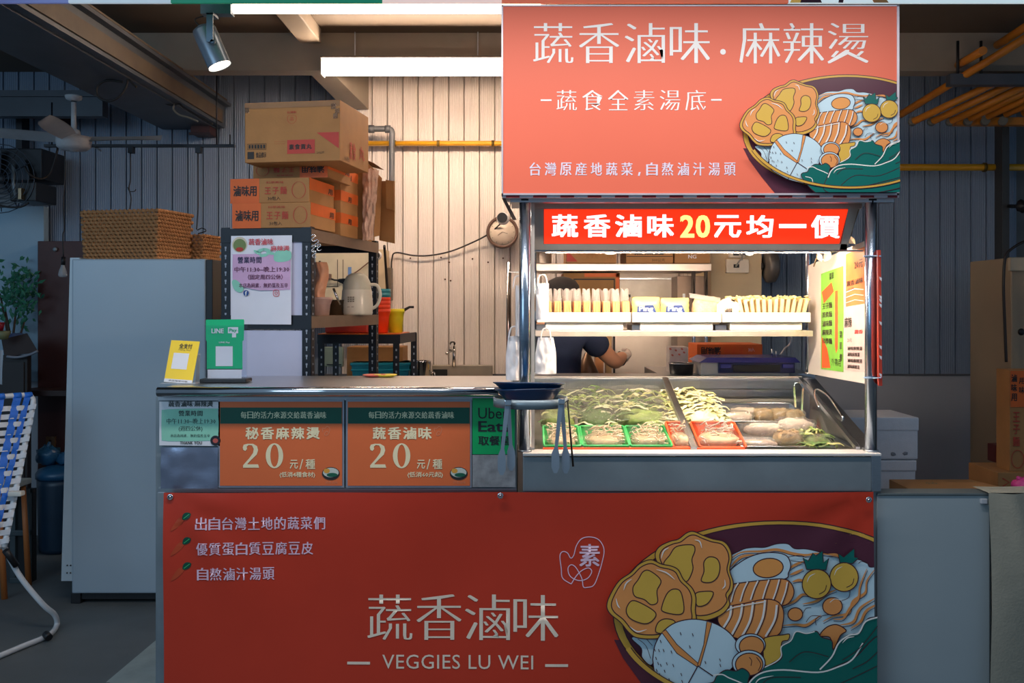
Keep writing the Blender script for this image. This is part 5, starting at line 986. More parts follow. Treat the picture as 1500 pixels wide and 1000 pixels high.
t = thing('clip_lamp', 'small clip lamp with a bright head fixed beside the socket boxes', 'lamp', P(1095, 372, 5.3)); mb = MB(); mb.blob(P(1098, 371, 5.3), .022, .02, .012, 0, 1, 14, 8); mb.build('lamp_head', M('clip_lamp_glow', (255, 244, 225), .4, emit=4), t); mb = MB(); mb.tube([P(1090, 372, 5.3), P(1088, 366, 5.4), P(1087, 380, 5.64)], .006, 6); mb.build('lamp_arm', CHROME, t)
t = thing('round_wall_fan', 'round dark grey fan turned side-on, mounted right of the beige pillar', 'fan', P(1125, 414, 5.7)); c_ = P(1125, 390, 5.7)
mb = MB(); mb.lathe([(0, -.02), (.07, -.025), (.095, -.01), (.1, .0), (.095, .04), (.06, .06), (0, .06)], c_, 28, axis='x', sx=1); mb.build('fan_housing', M('fan_grey', (110, 104, 98), .4, .4), t)
mb = MB(); mb.lathe([(0, -.03), (.02, -.03), (.022, -.02), (0, -.02)], c_+Vector((-.01, 0, 0)), 16, axis='x'); mb.build('hub', DARK, t)
mb = MB(); mb.box(c_.x-.15, c_.x-.0, 5.72, 5.76, c_.z-.015, c_.z+.015); mb.build('bracket', DARK, t)
t = thing('slim_lamp_arm', 'thin bent metal lamp arm rising behind the blue-lidded container', 'lamp', P(1140, 522, 4.4)); mb = MB(); mb.tube(sm([P(1143, 520, 4.4), P(1150, 510, 4.4), P(1158, 503, 4.4), P(1160, 493, 4.4)], False, 4), .004, 6); mb.build('arm', STEEL, t)
mb = MB(); mb.tube([P(1131, 523, 4.35), P(1131, 511, 4.35)], .004, 8); mb.tube([P(1137, 523, 4.35), P(1137, 514, 4.35)], .003, 8); mb.build('pins', CHROME, t, kind='stuff')
# white plastic bags hung at the left post
bagm = M('plastic_bag_white', (222, 220, 222), .35, 0, .05, 12, .25, 14)
def hbag(pts0, pts1, Y, label, seed):
    t = thing('plastic_bag', label, 'bag', P((pts0[0]+pts0[2])/2, pts0[3], Y)); x0_, y0_, x1_, y1_ = pts0
    def f_(s_):
        def g_(u, v):
            wv = .72+.28*min(1, v*2.2) if pts1 else 1
            cx_ = (x0_+x1_)/2; return P(cx_+(u-.5)*(x1_-x0_)*wv, y0_+(y1_-y0_)*v, Y)+Vector((0, s_*(-.035*math.sin(math.pi*u)**.6*(.3+.7*v)), 0))+Vector((0, .012*noise.noise(Vector((u*6, v*5, seed+s_))), 0))
        return g_
    mb = MB(); mb.grid(14, 14, f_(1)); mb.grid(14, 14, f_(-1)); mb.build('bag_body', bagm, t)
    mb = MB(); a = P((x0_+x1_)/2, y0_, Y); mb.tube(sm([a+Vector((-.02, -.01, -.01)), a+Vector((-.012, 0, .03)), a+Vector((.012, 0, .03)), a+Vector((.02, -.01, -.01))], False, 4), .003, 6); mb.build('bag_loop', bagm, t)
hbag((741, 492, 766, 556), True, 3.5, 'crumpled translucent plastic bag hanging outside the left front post', 1)
hbag((784, 494, 815, 547), True, 3.72, 'bulging white plastic bag hanging inside the left post, left of the navy shirt', 2)
hbag((785, 415, 804, 468), False, 3.8, 'pale plastic bag hanging above the left tray behind the post', 3)
hbag((755, 418, 764, 492), False, 3.5, 'narrow white plastic bag roll hanging left of the front post', 4)
t = thing('metal_steamer', 'dark conical steamer lid with a bright rim beside the person', 'lid', P(860, 548, 5.3)); t.location.z = .87; c_ = worg(t)
mb = MB(); mb.lathe([(0, 0), (.08, 0), (.085, .20), (.09, .21), (.05, .30), (.012, .38), (0, .385)], c_+Vector((0, 0, 0)), 24); mb.build('steamer_body', M('steamer_steel', (120, 100, 84), .3, .8, .2), t)
mb = MB(); mb.tube([c_+Vector((math.cos(q)*.09, math.sin(q)*.09, .21)) for q in [k*math.pi/12 for k in range(24)]], .004, 6, True); mb.build('steamer_rim', CHROME, t)
for (a, b, c_), m_ in (((872, 884, 5.5), M('copper_pipe_paint', (190, 130, 80), .4, .4)), ((888, 896, 5.5), M('tan_paint', (214, 174, 120), .5))):
    mb = MB(); mb.box(X(a, c_), X(b, c_), c_, c_+.1, .872, Z(493, c_)+.1); mb.build('upright_board', m_, None, ('brown' if a == 872 else 'tan')+' upright strip on the work table behind the arm of the person', 'board')

# ================================================================== LEFT KITCHEN: SHELVING RACK, BOXES
RK = Vector((X(456, 4.1), 4.1, 0)); RZ = -9
zt1 = Z(335, 4.1); zt2 = Z(465, 4.1)+.006
rack = thing('shelving_rack', 'black slotted-angle shelving rack with white boards, carrying noodle boxes', 'rack', tuple(RK))
def rk_(x, y, z): return RK+Vector((x, y, z))
Wd, Dp = .412, .93
for (x, y) in ((-Wd, 0), (-.0416, 0), (-Wd, Dp-.04), (-.04, Dp-.04)):
    mb = MB(); x1_ = x+.041; left = x < -.2
    mb.box(RK.x+x, RK.x+x1_, RK.y+y, RK.y+y+.003, 0, zt1+.01); xe = RK.x+x if left else RK.x+x1_-.003; mb.box(xe, xe+.003, RK.y+y, RK.y+y+.04, 0, zt1+.01); mb.build('upright_post', BLKM, rack)
    mb = MB(); z = 1.0
    while z < zt1-.05:
        for (xx, yy) in ((RK.x+x+.0205, RK.y+y-.0008),): mb.box(xx-.004, xx+.004, yy, yy+.001, z, z+.008); mb.box(xx-.0022, xx+.0022, yy, yy+.001, z-.011, z)
        if not left:
            xx = RK.x+x1_+.0008; mb.box(xx-.001, xx, RK.y+y+.016, RK.y+y+.024, z, z+.008)
        z += .036
    mb.build('keyhole_light_patches', M('slot_light', (150, 160, 176), .6), rack, kind='stuff')  # pale patches standing in for light seen through the post holes
sidem = M('rack_beam_brown', (120, 100, 84), .5, .2)
for z, nm in ((zt1, 'top'), (zt2, 'mid'), (.35, 'low')):
    mb = MB(); mb.box(RK.x-Wd, RK.x, RK.y-.004, RK.y, z-.056, z+.004); mb.build('front_beam', BLKM, rack)
    mb = MB(); mb.box(RK.x-.003, RK.x+.002, RK.y, RK.y+Dp, z-.052, z); mb.build('side_beam', sidem, rack)
    mb = MB(); mb.box(RK.x-Wd, RK.x, RK.y+Dp-.003, RK.y+Dp, z-.05, z); mb.box(RK.x-Wd-.002, RK.x-Wd+.001, RK.y, RK.y+Dp, z-.05, z); mb.build('rear_beam', BLKM, rack, kind='stuff')
    mb = MB(); mb.box(RK.x-Wd+.003, RK.x-.003, RK.y+.0, RK.y+Dp-.003, z-.012, z-.002); mb.build('shelf_board', M('particle_board', (190, 160, 124), .7), rack)
fr = PXF(4.098); lav = M('lavender_white_panel', (196, 200, 226), .5, 0, .02)
mb = MB(); mb.rect(326, 352, 445, 464, fr, -.006, .004); mb.build('white_panel', lav, rack); mb = MB(); mb.rect(326, 484, 444, 640, fr, -.006, .004); mb.build('white_panel', lav, rack)
rack.rotation_euler.z = R(RZ)
for i, (x, z) in enumerate(((4, 348), (9, 356), (4, 364), (12, 362), (5, 372))):
    t = thing('s_hook', 'small chrome S-hook hanging off the front right corner of the black rack', 'hook', P(455+x, z+8, 4.08), 'S-hooks on the rack corner'); mb = MB(); c_ = P(455+x, z, 4.08)
    mb.tube([c_+Vector((dx*.012, 0, -dz*.012)) for dx, dz in sm([(-.8, -.6), (0, -1.2), (.7, -.6), (0, 0), (-.7, .7), (0, 1.3), (.9, .8)], False, 4)], .0018, 6); mb.build('hook_wire', CHROME, t)
# hours poster taped on the rack
t = thing('hours_poster', 'white and lilac opening-hours poster taped to the front of the black rack', 'poster', P(379, 475, 4.124)); YH = 4.124; fr = PXF(YH)
mb = MB(); mb.grid(10, 12, lambda u, v: fr(336+94*u-.6*v, 345+130*v, .003*math.sin(u*5+v*4))); mb.build('sheet', M('poster_white', (224, 226, 238), .3, 0, .02), t)
mb = MB(); mb.poly(sm([(339, 376), (340, 373), (344, 372), (426, 372), (428, 373), (428.5, 376), (428.5, 420), (427, 424), (422, 424.5), (380, 425), (345, 417), (339, 410)], True, 2), fr, .004); mb.build('lilac_patch', M('lilac_print', (206, 166, 206), .4), t)
mb = MB(); mb.poly(sm([(404, 371), (412, 367), (428, 368), (429, 380), (416, 384), (404, 382)], True, 4), fr, .0046); mb.poly(sm([(338, 412), (345, 410), (356, 421), (352, 428), (342, 424)], True, 4), fr, .0046)
for a, b, an in ((382, 367, -20), (392, 366, 15), (388, 374, -10), (398, 371, 10), (378, 370, 30)): mb.poly(ell(a, b, 7, 2.3, 14, an), fr, .0048)
mb.build('leaf_print', M('poster_leaf_green', (136, 206, 184), .4), t, kind='stuff')
mb = MB(); mb.poly(ell(350, 358, 12, 11.5, 26), fr, .004); mb.build('badge_ring', M('badge_cream', (206, 200, 180), .5), t); mb = MB(); mb.poly(ell(350, 359, 10, 9.5, 26), fr, .0045); mb.build('badge_face', M('badge_green', (110, 130, 76), .5), t); mb = MB(); mb.poly(ell(350, 365, 6, 3.2, 16), fr, .005); mb.build('badge_bowl', BOXRED, t)
RI = M('poster_red_ink', (206, 70, 84), .5); DI = M('poster_plum_ink', (98, 40, 78), .5)
mb = MB(); mb.text('蔬香滷味', 364, 349.5, 402, 359, fr, .005, 'bold'); mb.text('麻辣燙', 398, 360, 427, 368, fr, .005, 'bold'); mb.build('red_lettering', RI, t)
mb = MB(); mb.text('營業時間', 347, 376, 384, 385.5, fr, .0055, 'bold', 1.08); mb.build('heading_lettering', M('poster_navy_ink', (34, 30, 74), .5), t)
mb = MB(); mb.text('中午11:30~晚上19:30', 342, 390.5, 427, 398.5, fr, .0055, 'bold'); mb.text('（固定周四公休）', 363, 402, 417, 409.5, fr, .0055, 'bold'); mb.text('本店為純素，無奶蛋及五辛', 349, 414.5, 425, 421.5, fr, .0055, 'mingb'); mb.build('hours_lettering', DI, t)
mb = MB(); mb.poly(ell(360, 429, 4.3, 4.3, 18), fr, .005); mb.build('social_icon_blue', M('icon_blue', (22, 66, 140), .4), t); mb = MB(); mb.text('f', 358.6, 426, 361.8, 433, fr, .006, 'heavy'); mb.build('icon_lettering', WHITE, t)
mb = MB(); mb.stroke(sm([(403, 425.5), (410, 425.5), (410.5, 433), (403, 433)], True, 5), .9, fr, .005, True); mb.stroke(ell(406.8, 429.2, 2, 2, 14), .8, fr, .005, True); mb.build('social_icon_pink', RI, t, kind='stuff'); t.rotation_euler.z = R(RZ)
# ---- boxes on the rack
def rbox(name, label, px, py, Y, w_, d_, h_, mat, rz, cat='box', flip=False):
    c_ = P(px, py, Y); t = thing(name, label, cat, tuple(c_)); mb = MB(); mb.bbox(c_.x-w_, c_.x, c_.y, c_.y+d_, c_.z, c_.z+h_, .003); mb.build('carton', mat, t)
    F1 = Fr(c_+Vector((-w_, 0, h_)), (w_/100, 0, 0), (0, 0, -h_/100), (0, -1, 0)); F2 = Fr(c_+Vector((0, 0, h_)), (0, d_/100, 0), (0, 0, -h_/100), (1, 0, 0)); t.rotation_euler.z = R(rz); return t, F1, F2
s_ = 4.1/F
def prince(px, py, Y, w_, h_, label, rz=-9, flip=False):
    t, f1, f2 = rbox('noodle_box', label, px, py, Y, w_, .30, h_, KRAFT, rz)
    a, b = ((0, 37) if not flip else (63, 100)); mb = MB(); mb.rect(a, 0, b, 100, f1, .0012); mb.rect(0, 0, 100, 48, f2, .0012); mb.build('orange_print', BOXOR, t, kind='stuff')
    q = lambda x0, x1: (x0, x1) if not flip else (100-x1, 100-x0)
    mb = MB(); u = q(4, 34); mb.text('滷味用', u[0], 28, u[1], 72, f1, .002, 'heavy', flip=flip); mb.text('用', 74, 20, 92, 44, f2, .002, 'heavy'); u = q(48, 64); mb.text('30包入', u[0], 74 if not flip else 10, u[1], 90 if not flip else 26, f1, .002); mb.build('black_lettering', BOXINK, t)
    mb = MB(); u = q(44, 72); mb.text('王子麵', u[0], 34, u[1], 66, f1, .002, 'bold', 1.3, flip=flip); u = q(46, 68); mb.text('科學美味', u[0], 12 if not flip else 78, u[1], 22 if not flip else 88, f1, .002, flip=flip)
    cx_ = 87 if not flip else 13; mb.stroke(ell(cx_, 50, 8.5, 34, 30), .9, f1, .002, True); mb.build('red_lettering', M('box_red_ink', (176, 62, 44), .6), t); return t
prince(455, 333, 4.1, 122*s_, 37*s_, 'orange and kraft noodle box printed 滷味用, lowest front box on the rack')
prince(453, 296, 4.12, 123*4.12/F, 36.4*s_, 'orange and kraft noodle box printed 滷味用, second from the bottom at the front')
Y3 = 4.22; prince(480, 259.5, Y3, 116*Y3/F, 24.5*s_, 'noodle box lying upside down under the big kraft carton', flip=True)
# side column of boxes behind
for i, (py, nm) in enumerate(((346, 'lowest'), (310, 'middle'), (277, 'top'))):
    c_ = P(500, py, 4.62); w_, d_, h_ = .2, .40, .112
    t, f1, f2 = rbox('noodle_box', 'orange-striped noodle box in the rear column on the rack, %s of three' % nm, 499, (345, 312, 279)[i], 4.44, .2, .24, .108, KRAFT, RZ)
    mb = MB(); mb.rect(0, 0, 100, 45, f2, .0012); mb.rect(0, 0, 100, 45, f1, .0012); mb.build('orange_print', BOXOR, t, kind='stuff'); mb = MB(); mb.text('用', 40, 20, 60, 44, f2, .002, 'heavy'); mb.build('black_lettering', BOXINK, t)
Y4 = 4.06; zbig = Z(235, Y4); wb = 148*Y4/F
t, f1, f2 = rbox('large_carton', 'large kraft carton with black and red print on top of the box pile', 498, 235, Y4, wb, .38, 89*Y4/F, KRAFT, -9)
mb = MB(); mb.rect(45, 64, 74, 87, f1, .0012); mb.poly([(76, 53), (99, 53), (99, 80)], f1, .0012); mb.build('red_print', BOXRED, t, kind='stuff')
mb = MB(); mb.text('素食貢丸', 47, 71, 71, 80, f1, .002, 'heavy', 1.2); mb.stroke([(3, 69), (23, 69), (23, 78), (3, 78)], .7, f1, .002, True)
for k in range(6): mb.rect(4.2+k*3.1, 70.5, 6.4+k*3.1, 76.5, f1, .002)
mb.rect(3, 82, 10, 94, f1, .002); mb.text('食品標示', 12, 83, 23, 92, f1, .002, 'mingb'); mb.text('20公斤', 76, 84, 84, 88, f1, .002); mb.text('小心輕放', 12, 88, 30, 96, f2, .002); mb.build('black_lettering', BOXINK, t)
mb = MB(); mb.text('台灣製', 45, 16, 55, 20, f1, .002, 'mingb'); mb.stroke(sm([(46, 24), (54, 24), (54, 33), (50, 37), (46, 33)], True, 4), .4, f1, .002, True); mb.text('品', 48, 26, 52, 32, f1, .002); mb.text('素食', 30, 60, 52, 90, f2, .002, 'bold'); mb.text('丸', 64, 60, 84, 84, f2, .002, 'bold'); mb.stroke([(32, 66), (43, 66), (43, 70), (32, 70)], .3, f1, .002, True); mb.build('red_lettering', MATS['box_red_ink'], t)
mb = MB(); mb.grid(16, 3, lambda u, v: f1(u*100, 1+v*9, .0015)); mb.build('tape', M('tape_brown', (140, 100, 58), .5), t)
mb = MB()
for (u0, v0) in ((92, 6), (94, 22), (1, 8), (96, 14)): mb.grid(5, 4, lambda u, v: f1(u0+u*5-1, v0+v*9, .003+.003*noise.noise(Vector((u*5, v*5, u0)))))
mb.build('torn_tape', FILMB, t, kind='stuff')
# open cartons standing at the right end
Y5 = 4.72
t = thing('open_carton', 'open kraft carton standing on its side with clear film spilling out', 'box', P(528, 352, Y5)); zb5 = zt1-.0
t.location.z = zt1
mb = MB(); x0_, x1_ = X(497, Y5), X(532, Y5); z1_ = Z(232, Y5); mb.bbox(x0_, x1_, Y5, Y5+.36, zt1, z1_, .003); mb.build('carton', KRAFTD, t)
mb = MB(); mb.hexa([(x1_, Y5, zt1), (x1_+.075, Y5+.04, zt1+.02), (x1_+.075, Y5+.044, zt1+.02), (x1_, Y5+.005, zt1), (x1_, Y5, z1_), (x1_+.085, Y5+.05, z1_-.09), (x1_+.085, Y5+.054, z1_-.09), (x1_, Y5+.005, z1_)]); mb.build('flap', KRAFT, t)
mb = MB(); mb.hexa([(x0_+.02, Y5, z1_), (x1_, Y5, z1_), (x1_, Y5+.3, z1_), (x0_+.02, Y5+.3, z1_), (x0_+.03, Y5+.02, z1_+.03), (x1_+.05, Y5+.02, z1_-.02), (x1_+.06, Y5+.3, z1_-.015), (x0_+.03, Y5+.3, z1_+.035)]); mb.build('flap', KRAFTD, t)
mb = MB(); mb.grid(14, 22, lambda u, v: P(531+24*u*(1-.35*v), 248+104*v, Y5-.01)+Vector((0, -.03*math.sin(math.pi*u)+.03*noise.noise(Vector((u*6, v*9, 1))), .012*noise.noise(Vector((u*8, v*8, 4)))))); mb.build('film_liner', M('crumpled_liner', (216, 182, 160), .15, 0, .12, 25, .9, 26), t)
fr = PXF(Y5-.001); mb = MB(); mb.stroke([(499, 303), (511, 303), (511, 318), (508, 322), (508, 330), (511, 334), (511, 346), (499, 346)], .9, fr, .001); mb.build('white_print_outline', PAPER, t, kind='stuff'); mb = MB(); mb.text('///', 512, 325, 524, 337, fr, .001, 'bold'); mb.build('print_lettering', BOXINK, t)
t = thing('folded_carton', 'flat-folded kraft carton leaning at the right end of the rack top', 'box', P(568, 358, Y5)); t.location.z = zt1
mb = MB(); mb.hexa([(X(552, Y5), Y5+.08, zt1), (X(577, Y5), Y5+.02, zt1-.02), (X(577, Y5), Y5+.04, zt1-.02), (X(552, Y5), Y5+.1, zt1), (X(551, Y5), Y5+.08, Z(262, Y5)), (X(577, Y5), Y5+.02, Z(264, Y5)), (X(577, Y5), Y5+.04, Z(264, Y5)), (X(551, Y5), Y5+.1, Z(262, Y5))]); mb.build('carton', KRAFT, t)
mb = MB(); mb.hexa([(X(566, Y5), Y5+.0, Z(305, Y5)), (X(577, Y5), Y5-.01, Z(308, Y5)), (X(577, Y5), Y5+.0, Z(308, Y5)), (X(566, Y5), Y5+.01, Z(305, Y5)), (X(565, Y5), Y5+.0, Z(263, Y5)), (X(577, Y5), Y5-.01, Z(266, Y5)), (X(577, Y5), Y5, Z(266, Y5)), (X(565, Y5), Y5+.01, Z(263, Y5))]); mb.build('flap', KRAFTD, t)

# ---- things on and behind the rack
zm = zt2
YK2 = 4.72
cream = M('kettle_cream', (206, 200, 186), .3, 0, .04)
c_ = Vector((X(523, YK2), YK2, zm)); t = thing('thermos_kettle', 'cream domed thermos kettle with a looped handle on the middle rack shelf', 'kettle', tuple(c_))
mb = MB(); mb.lathe([(0, 0), (.072, 0), (.076, .01), (.078, .05), (.072, .12), (.07, .125)], c_, 30); mb.build('kettle_body', cream, t)
mb = MB(); mb.lathe([(.07, .125), (.066, .16), (.052, .19), (.03, .205), (0, .208)], c_, 30); mb.build('domed_lid', M('kettle_lid', (186, 184, 168), .3), t)
mb = MB(); mb.tube(sm([c_+Vector((.066, 0, .15)), c_+Vector((.10, 0, .145)), c_+Vector((.115, 0, .10)), c_+Vector((.10, 0, .05)), c_+Vector((.07, 0, .03))], False, 5), .008, 10); mb.build('handle', cream, t)
mb = MB(); mb.hexa([c_+Vector(v) for v in ((-.06, -.02, .15), (-.06, .02, .15), (-.095, .01, .165), (-.095, -.01, .165), (-.055, -.02, .18), (-.055, .02, .18), (-.09, .01, .178), (-.09, -.01, .178))]); mb.build('spout', DARK, t)
fk = Fr(c_+Vector((-.02, -.079, .07)), (.001, 0, 0), (0, 0, -.001), (0, -1, 0)); mb = MB()
for i in range(3):
    for j in range(3): mb.rect(-12+i*12, -20+j*10, -4+i*12, -14+j*10, fk, .0)
mb.rect(-14, 28, -2, 31, fk, 0); mb.rect(6, 28, 18, 31, fk, 0); mb.build('faint_marks', M('kettle_marks', (120, 112, 100), .5), t, kind='stuff')
c_ = Vector((X(470, 4.5), 4.5, zm)); t = thing('pink_bag', 'translucent peach plastic bag hanging behind the rack corner post', 'bag', (c_.x, c_.y, zm))
mb = MB(); mb.grid(10, 12, lambda u, v: P(459+20*u+3*math.sin(v*6), 384+62*v, 4.5)+Vector((0, -.03*math.sin(math.pi*u)+.015*noise.noise(Vector((u*5, v*6, 0))), 0))); mb.build('bag_film', M('peach_bag', (208, 150, 116), .35, 0, .1, 20, .3, 20), t)
t = thing('plastic_tub', 'pale pink-grey plastic tub on the middle rack shelf behind the corner post', 'tub', P(468, 465, 4.45)); t.location.z = zm; c_ = worg(t)
mb = MB(); mb.lathe([(0, 0), (.045, 0), (.05, .05), (.06, .075), (.062, .085), (.056, .085), (.045, .02), (0, .01)], c_, 24); mb.build('tub_shell', M('tub_mauve', (168, 140, 134), .35), t)
t = thing('steel_pan', 'dark reflective steel pan leaning between the plastic tub and the kettle', 'pan', P(492, 464, 4.7)); t.location.z = zm; c_ = worg(t)
mb = MB(); mb.lathe([(0, 0), (.05, 0), (.056, .07), (.06, .075), (.055, .075), (.05, .01), (0, .006)], c_, 24); mb.build('pan_shell', M('dark_steel', (110, 98, 88), .22, .95, .1), t); mb = MB(); mb.tube([c_+Vector((.03, -.05, .05)), c_+Vector((-.0, -.06, .13))], .006, 8); mb.build('pan_handle', CHROME, t)
# electrical panel behind the rack
t = thing('electric_panel_board', 'cream wall board with thin wires and a blue tape strip, seen through the rack', 'board', P(505, 470, 6.2)); mb = MB(); mb.bbox(X(462, 6.15), X(556, 6.15), 6.15, 6.2, Z(470, 6.15), Z(366, 6.15), .003); mb.build('board', M('panel_cream', (206, 196, 168), .5), t)
mb = MB(); fr = PXF(6.149)
for a in ((494, 380, 495, 420), (502, 380, 503, 420), (470, 419, 496, 420), (550, 368, 551, 425), (557, 368, 558, 460)): mb.rect(*a, fr, .002)
mb.build('panel_seams', M('seam_dark', (70, 60, 50), .6), t, kind='stuff')
mb = MB(); mb.tube(sm([P(468, 382, 6.13), P(478, 402, 6.13), P(490, 410, 6.13), P(506, 409, 6.13)], False, 4), .006, 6); mb.build('wire', DARK, t); mb = MB(); mb.tube(sm([P(512, 404, 6.13), P(525, 396, 6.13), P(540, 384, 6.13)], False, 4), .004, 6); mb.build('wire', M('wire_brown', (120, 90, 70), .5), t)
mb = MB(); mb.bbox(X(477, 6.12), X(485, 6.12), 6.11, 6.14, Z(409, 6.12), Z(401, 6.12)); mb.build('junction_box', M('junction_brown', (110, 84, 72), .5), t); mb = MB(); mb.rect(510, 391, 515, 404, fr, .004, .002); mb.build('blue_tape', M('tape_blue', (96, 134, 190), .5), t)
t = thing('beige_conduit_box', 'tall narrow beige cover box on the wall behind the rear rack post', 'box', P(556, 470, 6.2)); t.location = P(556, 470, 6.2); mb = MB(); mb.bbox(X(545, 6.1), X(564, 6.1), 6.1, 6.29, Z(460, 6.1), Z(365, 6.1), .004); mb.build('cover', bg, t)
t = thing('grey_box_unit', 'small dark grey box on the wall behind the bucket stack', 'box', P(569, 420, 6.2)); mb = MB(); mb.bbox(X(564, 6.2), X(573, 6.2), 6.2, 6.285, Z(440, 6.2), Z(392, 6.2), .004); mb.build('box_body', M('taupe_dark', (96, 84, 72), .5), t)
def cam_(c_, d, label, r_=.03):
    t = thing('security_camera', label, 'camera', tuple(c_)); d = Vector(d).normalized(); mb = MB()
    mb.blob(c_, r_, r_, r_, 0, 1, 22, 14); mb.build('camera_shell', WHITE, t); mb = MB(); mb.tube([c_+d*r_*.55, c_+d*r_*1.02], r_*.78, 22); mb.build('lens_face', DARK, t); mb = MB(); mb.tube([c_-d*r_*.3, c_-d*r_*1.2+Vector((0, .06, 0))], .006, 8); mb.build('camera_arm', CHROME, t)
cam_(P(553, 374, 5.55), (-.2, -1, 0), 'small white ball camera with a black face at the rear corner of the rack', .026)
cam_(P(737, 320, 5.9), (-.15, -1, .05), 'small white ball camera mounted in front of the wall clock', .04)
t = thing('wall_clock', 'round brown-rimmed wall clock with a pale face on the corrugated wall', 'clock', P(736, 361, 6.2)); c_ = P(736, 340, 6.2)
mb = MB(); mb.lathe([(.085, -.02), (.098, -.03), (.104, -.02), (.104, .06), (.0, .06)], c_, 40, axis='y'); mb.build('clock_rim', M('clock_brown', (92, 66, 54), .4), t); mb = MB(); mb.lathe([(0, -.014), (.09, -.014), (.09, .0)], c_, 40, axis='y'); mb.build('clock_face', M('clock_face', (216, 200, 182), .4), t)
mb = MB(); cf = Fr(c_+Vector((0, -.016, 0)), (.001, 0, 0), (0, 0, -.001), (0, -1, 0)); mb.stroke([(0, 0), (-30, 22)], 4, cf, .001); mb.stroke([(0, 0), (34, 10)], 3, cf, .001)
for k in range(12): a = k*math.pi/6; mb.stroke([(70*math.cos(a), 70*math.sin(a)), (78*math.cos(a), 78*math.sin(a))], 3, cf, .001)
mb.build('hands_and_ticks', M('clock_ink', (110, 96, 84), .5), t, kind='stuff')
cab = M('black_cable', (34, 30, 30), .5)
mb = MB(); mb.tube(sm([P(735, 326, 6.15), P(715, 343, 6.22), P(690, 356, 6.25), P(660, 368, 6.26), P(630, 374, 6.26), P(605, 374, 6.26), P(580, 370, 6.26), P(574, 380, 6.26), P(573, 410, 6.26), P(570, 470, 6.26)], False, 6), .0055, 6); mb.build('black_cable', cab, None, 'black cable sagging along the wall from the clock to the rack', 'cable')
mb = MB(); mb.tube(sm([P(563, 360, 5.9), P(566, 400, 6.1), P(571, 460, 6.2), P(574, 470, 6.2)], False, 5), .009, 6); mb.build('thick_cable', cab, None, 'thick black cable hanging down behind the bucket stack', 'cable')
for px, py in ((601, 378), (646, 377), (692, 379), (658, 384), (715, 384), (737, 378), (652, 409), (660, 411)):
    mb = MB(); mb.lathe([(0, -.004), (.004, -.003), (.006, 0), (0, .002)], P(px, py, YW-.008), 8, axis='y'); mb.build('rusty_screw', M('rust', (104, 76, 58), .7, .3, .3), wall)
mb = MB(); mb.box(X(742.5, 5.6), X(749, 5.6), 5.58, 5.62, .0, Z(386, 5.6)); mb.build('dark_post', M('dark_bronze', (62, 54, 50), .4, .5), None, 'dark vertical post left of the cart post, running up to the back shelf', 'post')
# black low table with orange top, buckets, tubs
Yt_ = 5.25
t = thing('black_work_table', 'low black slotted-angle table with an orange top under the buckets', 'table', P(530, 600, Yt_)); t.location.z = 0; ztb_ = Z(488.5, Yt_)
xa_, xb_ = X(466, Yt_), X(581, Yt_)
mb = MB(); mb.box(xa_, xb_+.02, Yt_, Yt_+.42, ztb_-.012, ztb_); mb.build('table_top', M('orange_top', (214, 106, 30), .4), t)
mb = MB(); mb.box(xa_-.004, xb_+.02, Yt_-.004, Yt_, ztb_-.055, ztb_-.005); mb.hexa([(xb_+.02, Yt_, ztb_-.055), (xb_+.06, Yt_+.42, ztb_-.055), (xb_+.056, Yt_+.42, ztb_-.055), (xb_+.016, Yt_, ztb_-.055), (xb_+.02, Yt_, ztb_-.002), (xb_+.06, Yt_+.42, ztb_-.002), (xb_+.056, Yt_+.42, ztb_-.002), (xb_+.016, Yt_, ztb_-.002)]); mb.build('table_apron', BLKM, t, kind='stuff')
for x, y in ((xa_, Yt_), (xb_-.02, Yt_), (xb_+.03, Yt_+.40), (xa_, Yt_+.4)):
    mb = MB(); mb.box(x, x+.035, y, y+.003, 0, ztb_-.006); mb.box(x, x+.003, y, y+.03, 0, ztb_-.006); mb.build('leg', BLKM, t)
    mb = MB(); z = .9
    while z < ztb_-.07: mb.box(x+.014, x+.022, y-.001, y, z, z+.012); z += .04
    mb.build('slot_light_patches', MATS['slot_light'], t, kind='stuff')  # pale patches again, for light showing through the leg holes
BR_, BU_ = M('bucket_red', (228, 60, 22), .35), M('bucket_teal', (36, 128, 142), .35)
zb_ = ztb_+.001
def bucket(cx_, Yq, z0, r0, r1, h_, mat, label, nm='bucket', group=None, square=False):
    t = thing(nm, label, 'bucket', (cx_, Yq, z0), group); mb = MB(); mb.lathe([(0, 0), (r0, 0), (r0+(r1-r0)*.55, h_*.62), (r1*.97, h_*.8), (r1*1.04, h_*.82), (r1*1.05, h_), (r1*.98, h_), (r1*.9, h_*.8), (r0*.9, .01), (0, .008)], (cx_, Yq, z0), 24); mb.build('bucket_shell', mat, t)
    mb = MB(); mb.lathe([(r1*1.0, h_*.86), (r1*1.07, h_*.87), (r1*1.07, h_*.92), (r1*1.0, h_*.93)], (cx_, Yq, z0), 24); mb.build('rim_band', mat, t); return t
bx_ = X(558.5, 5.38); lbr = ('lowest red bucket of the nested stack, standing on the orange table', 'second red bucket up in the nested stack', 'third red bucket up in the nested stack', 'topmost red bucket of the nested stack, under the teal ones')
zz = zb_
for i in range(4): bucket(bx_, 5.38, zz, .038, .050, .135, BR_, lbr[i]); zz += .0225
for i in range(2): bucket(bx_, 5.38, zz, .038, .051, .135, BU_, ('lower teal bucket in the top of the nested stack', 'topmost teal bucket of the nested stack')[i]); zz += .022
t = bucket(X(578, 5.42), 5.46, zb_, .040, .050, .135, M('bucket_lime', (214, 206, 40), .35), 'lime yellow bucket with a black handle beside the red bucket stack')
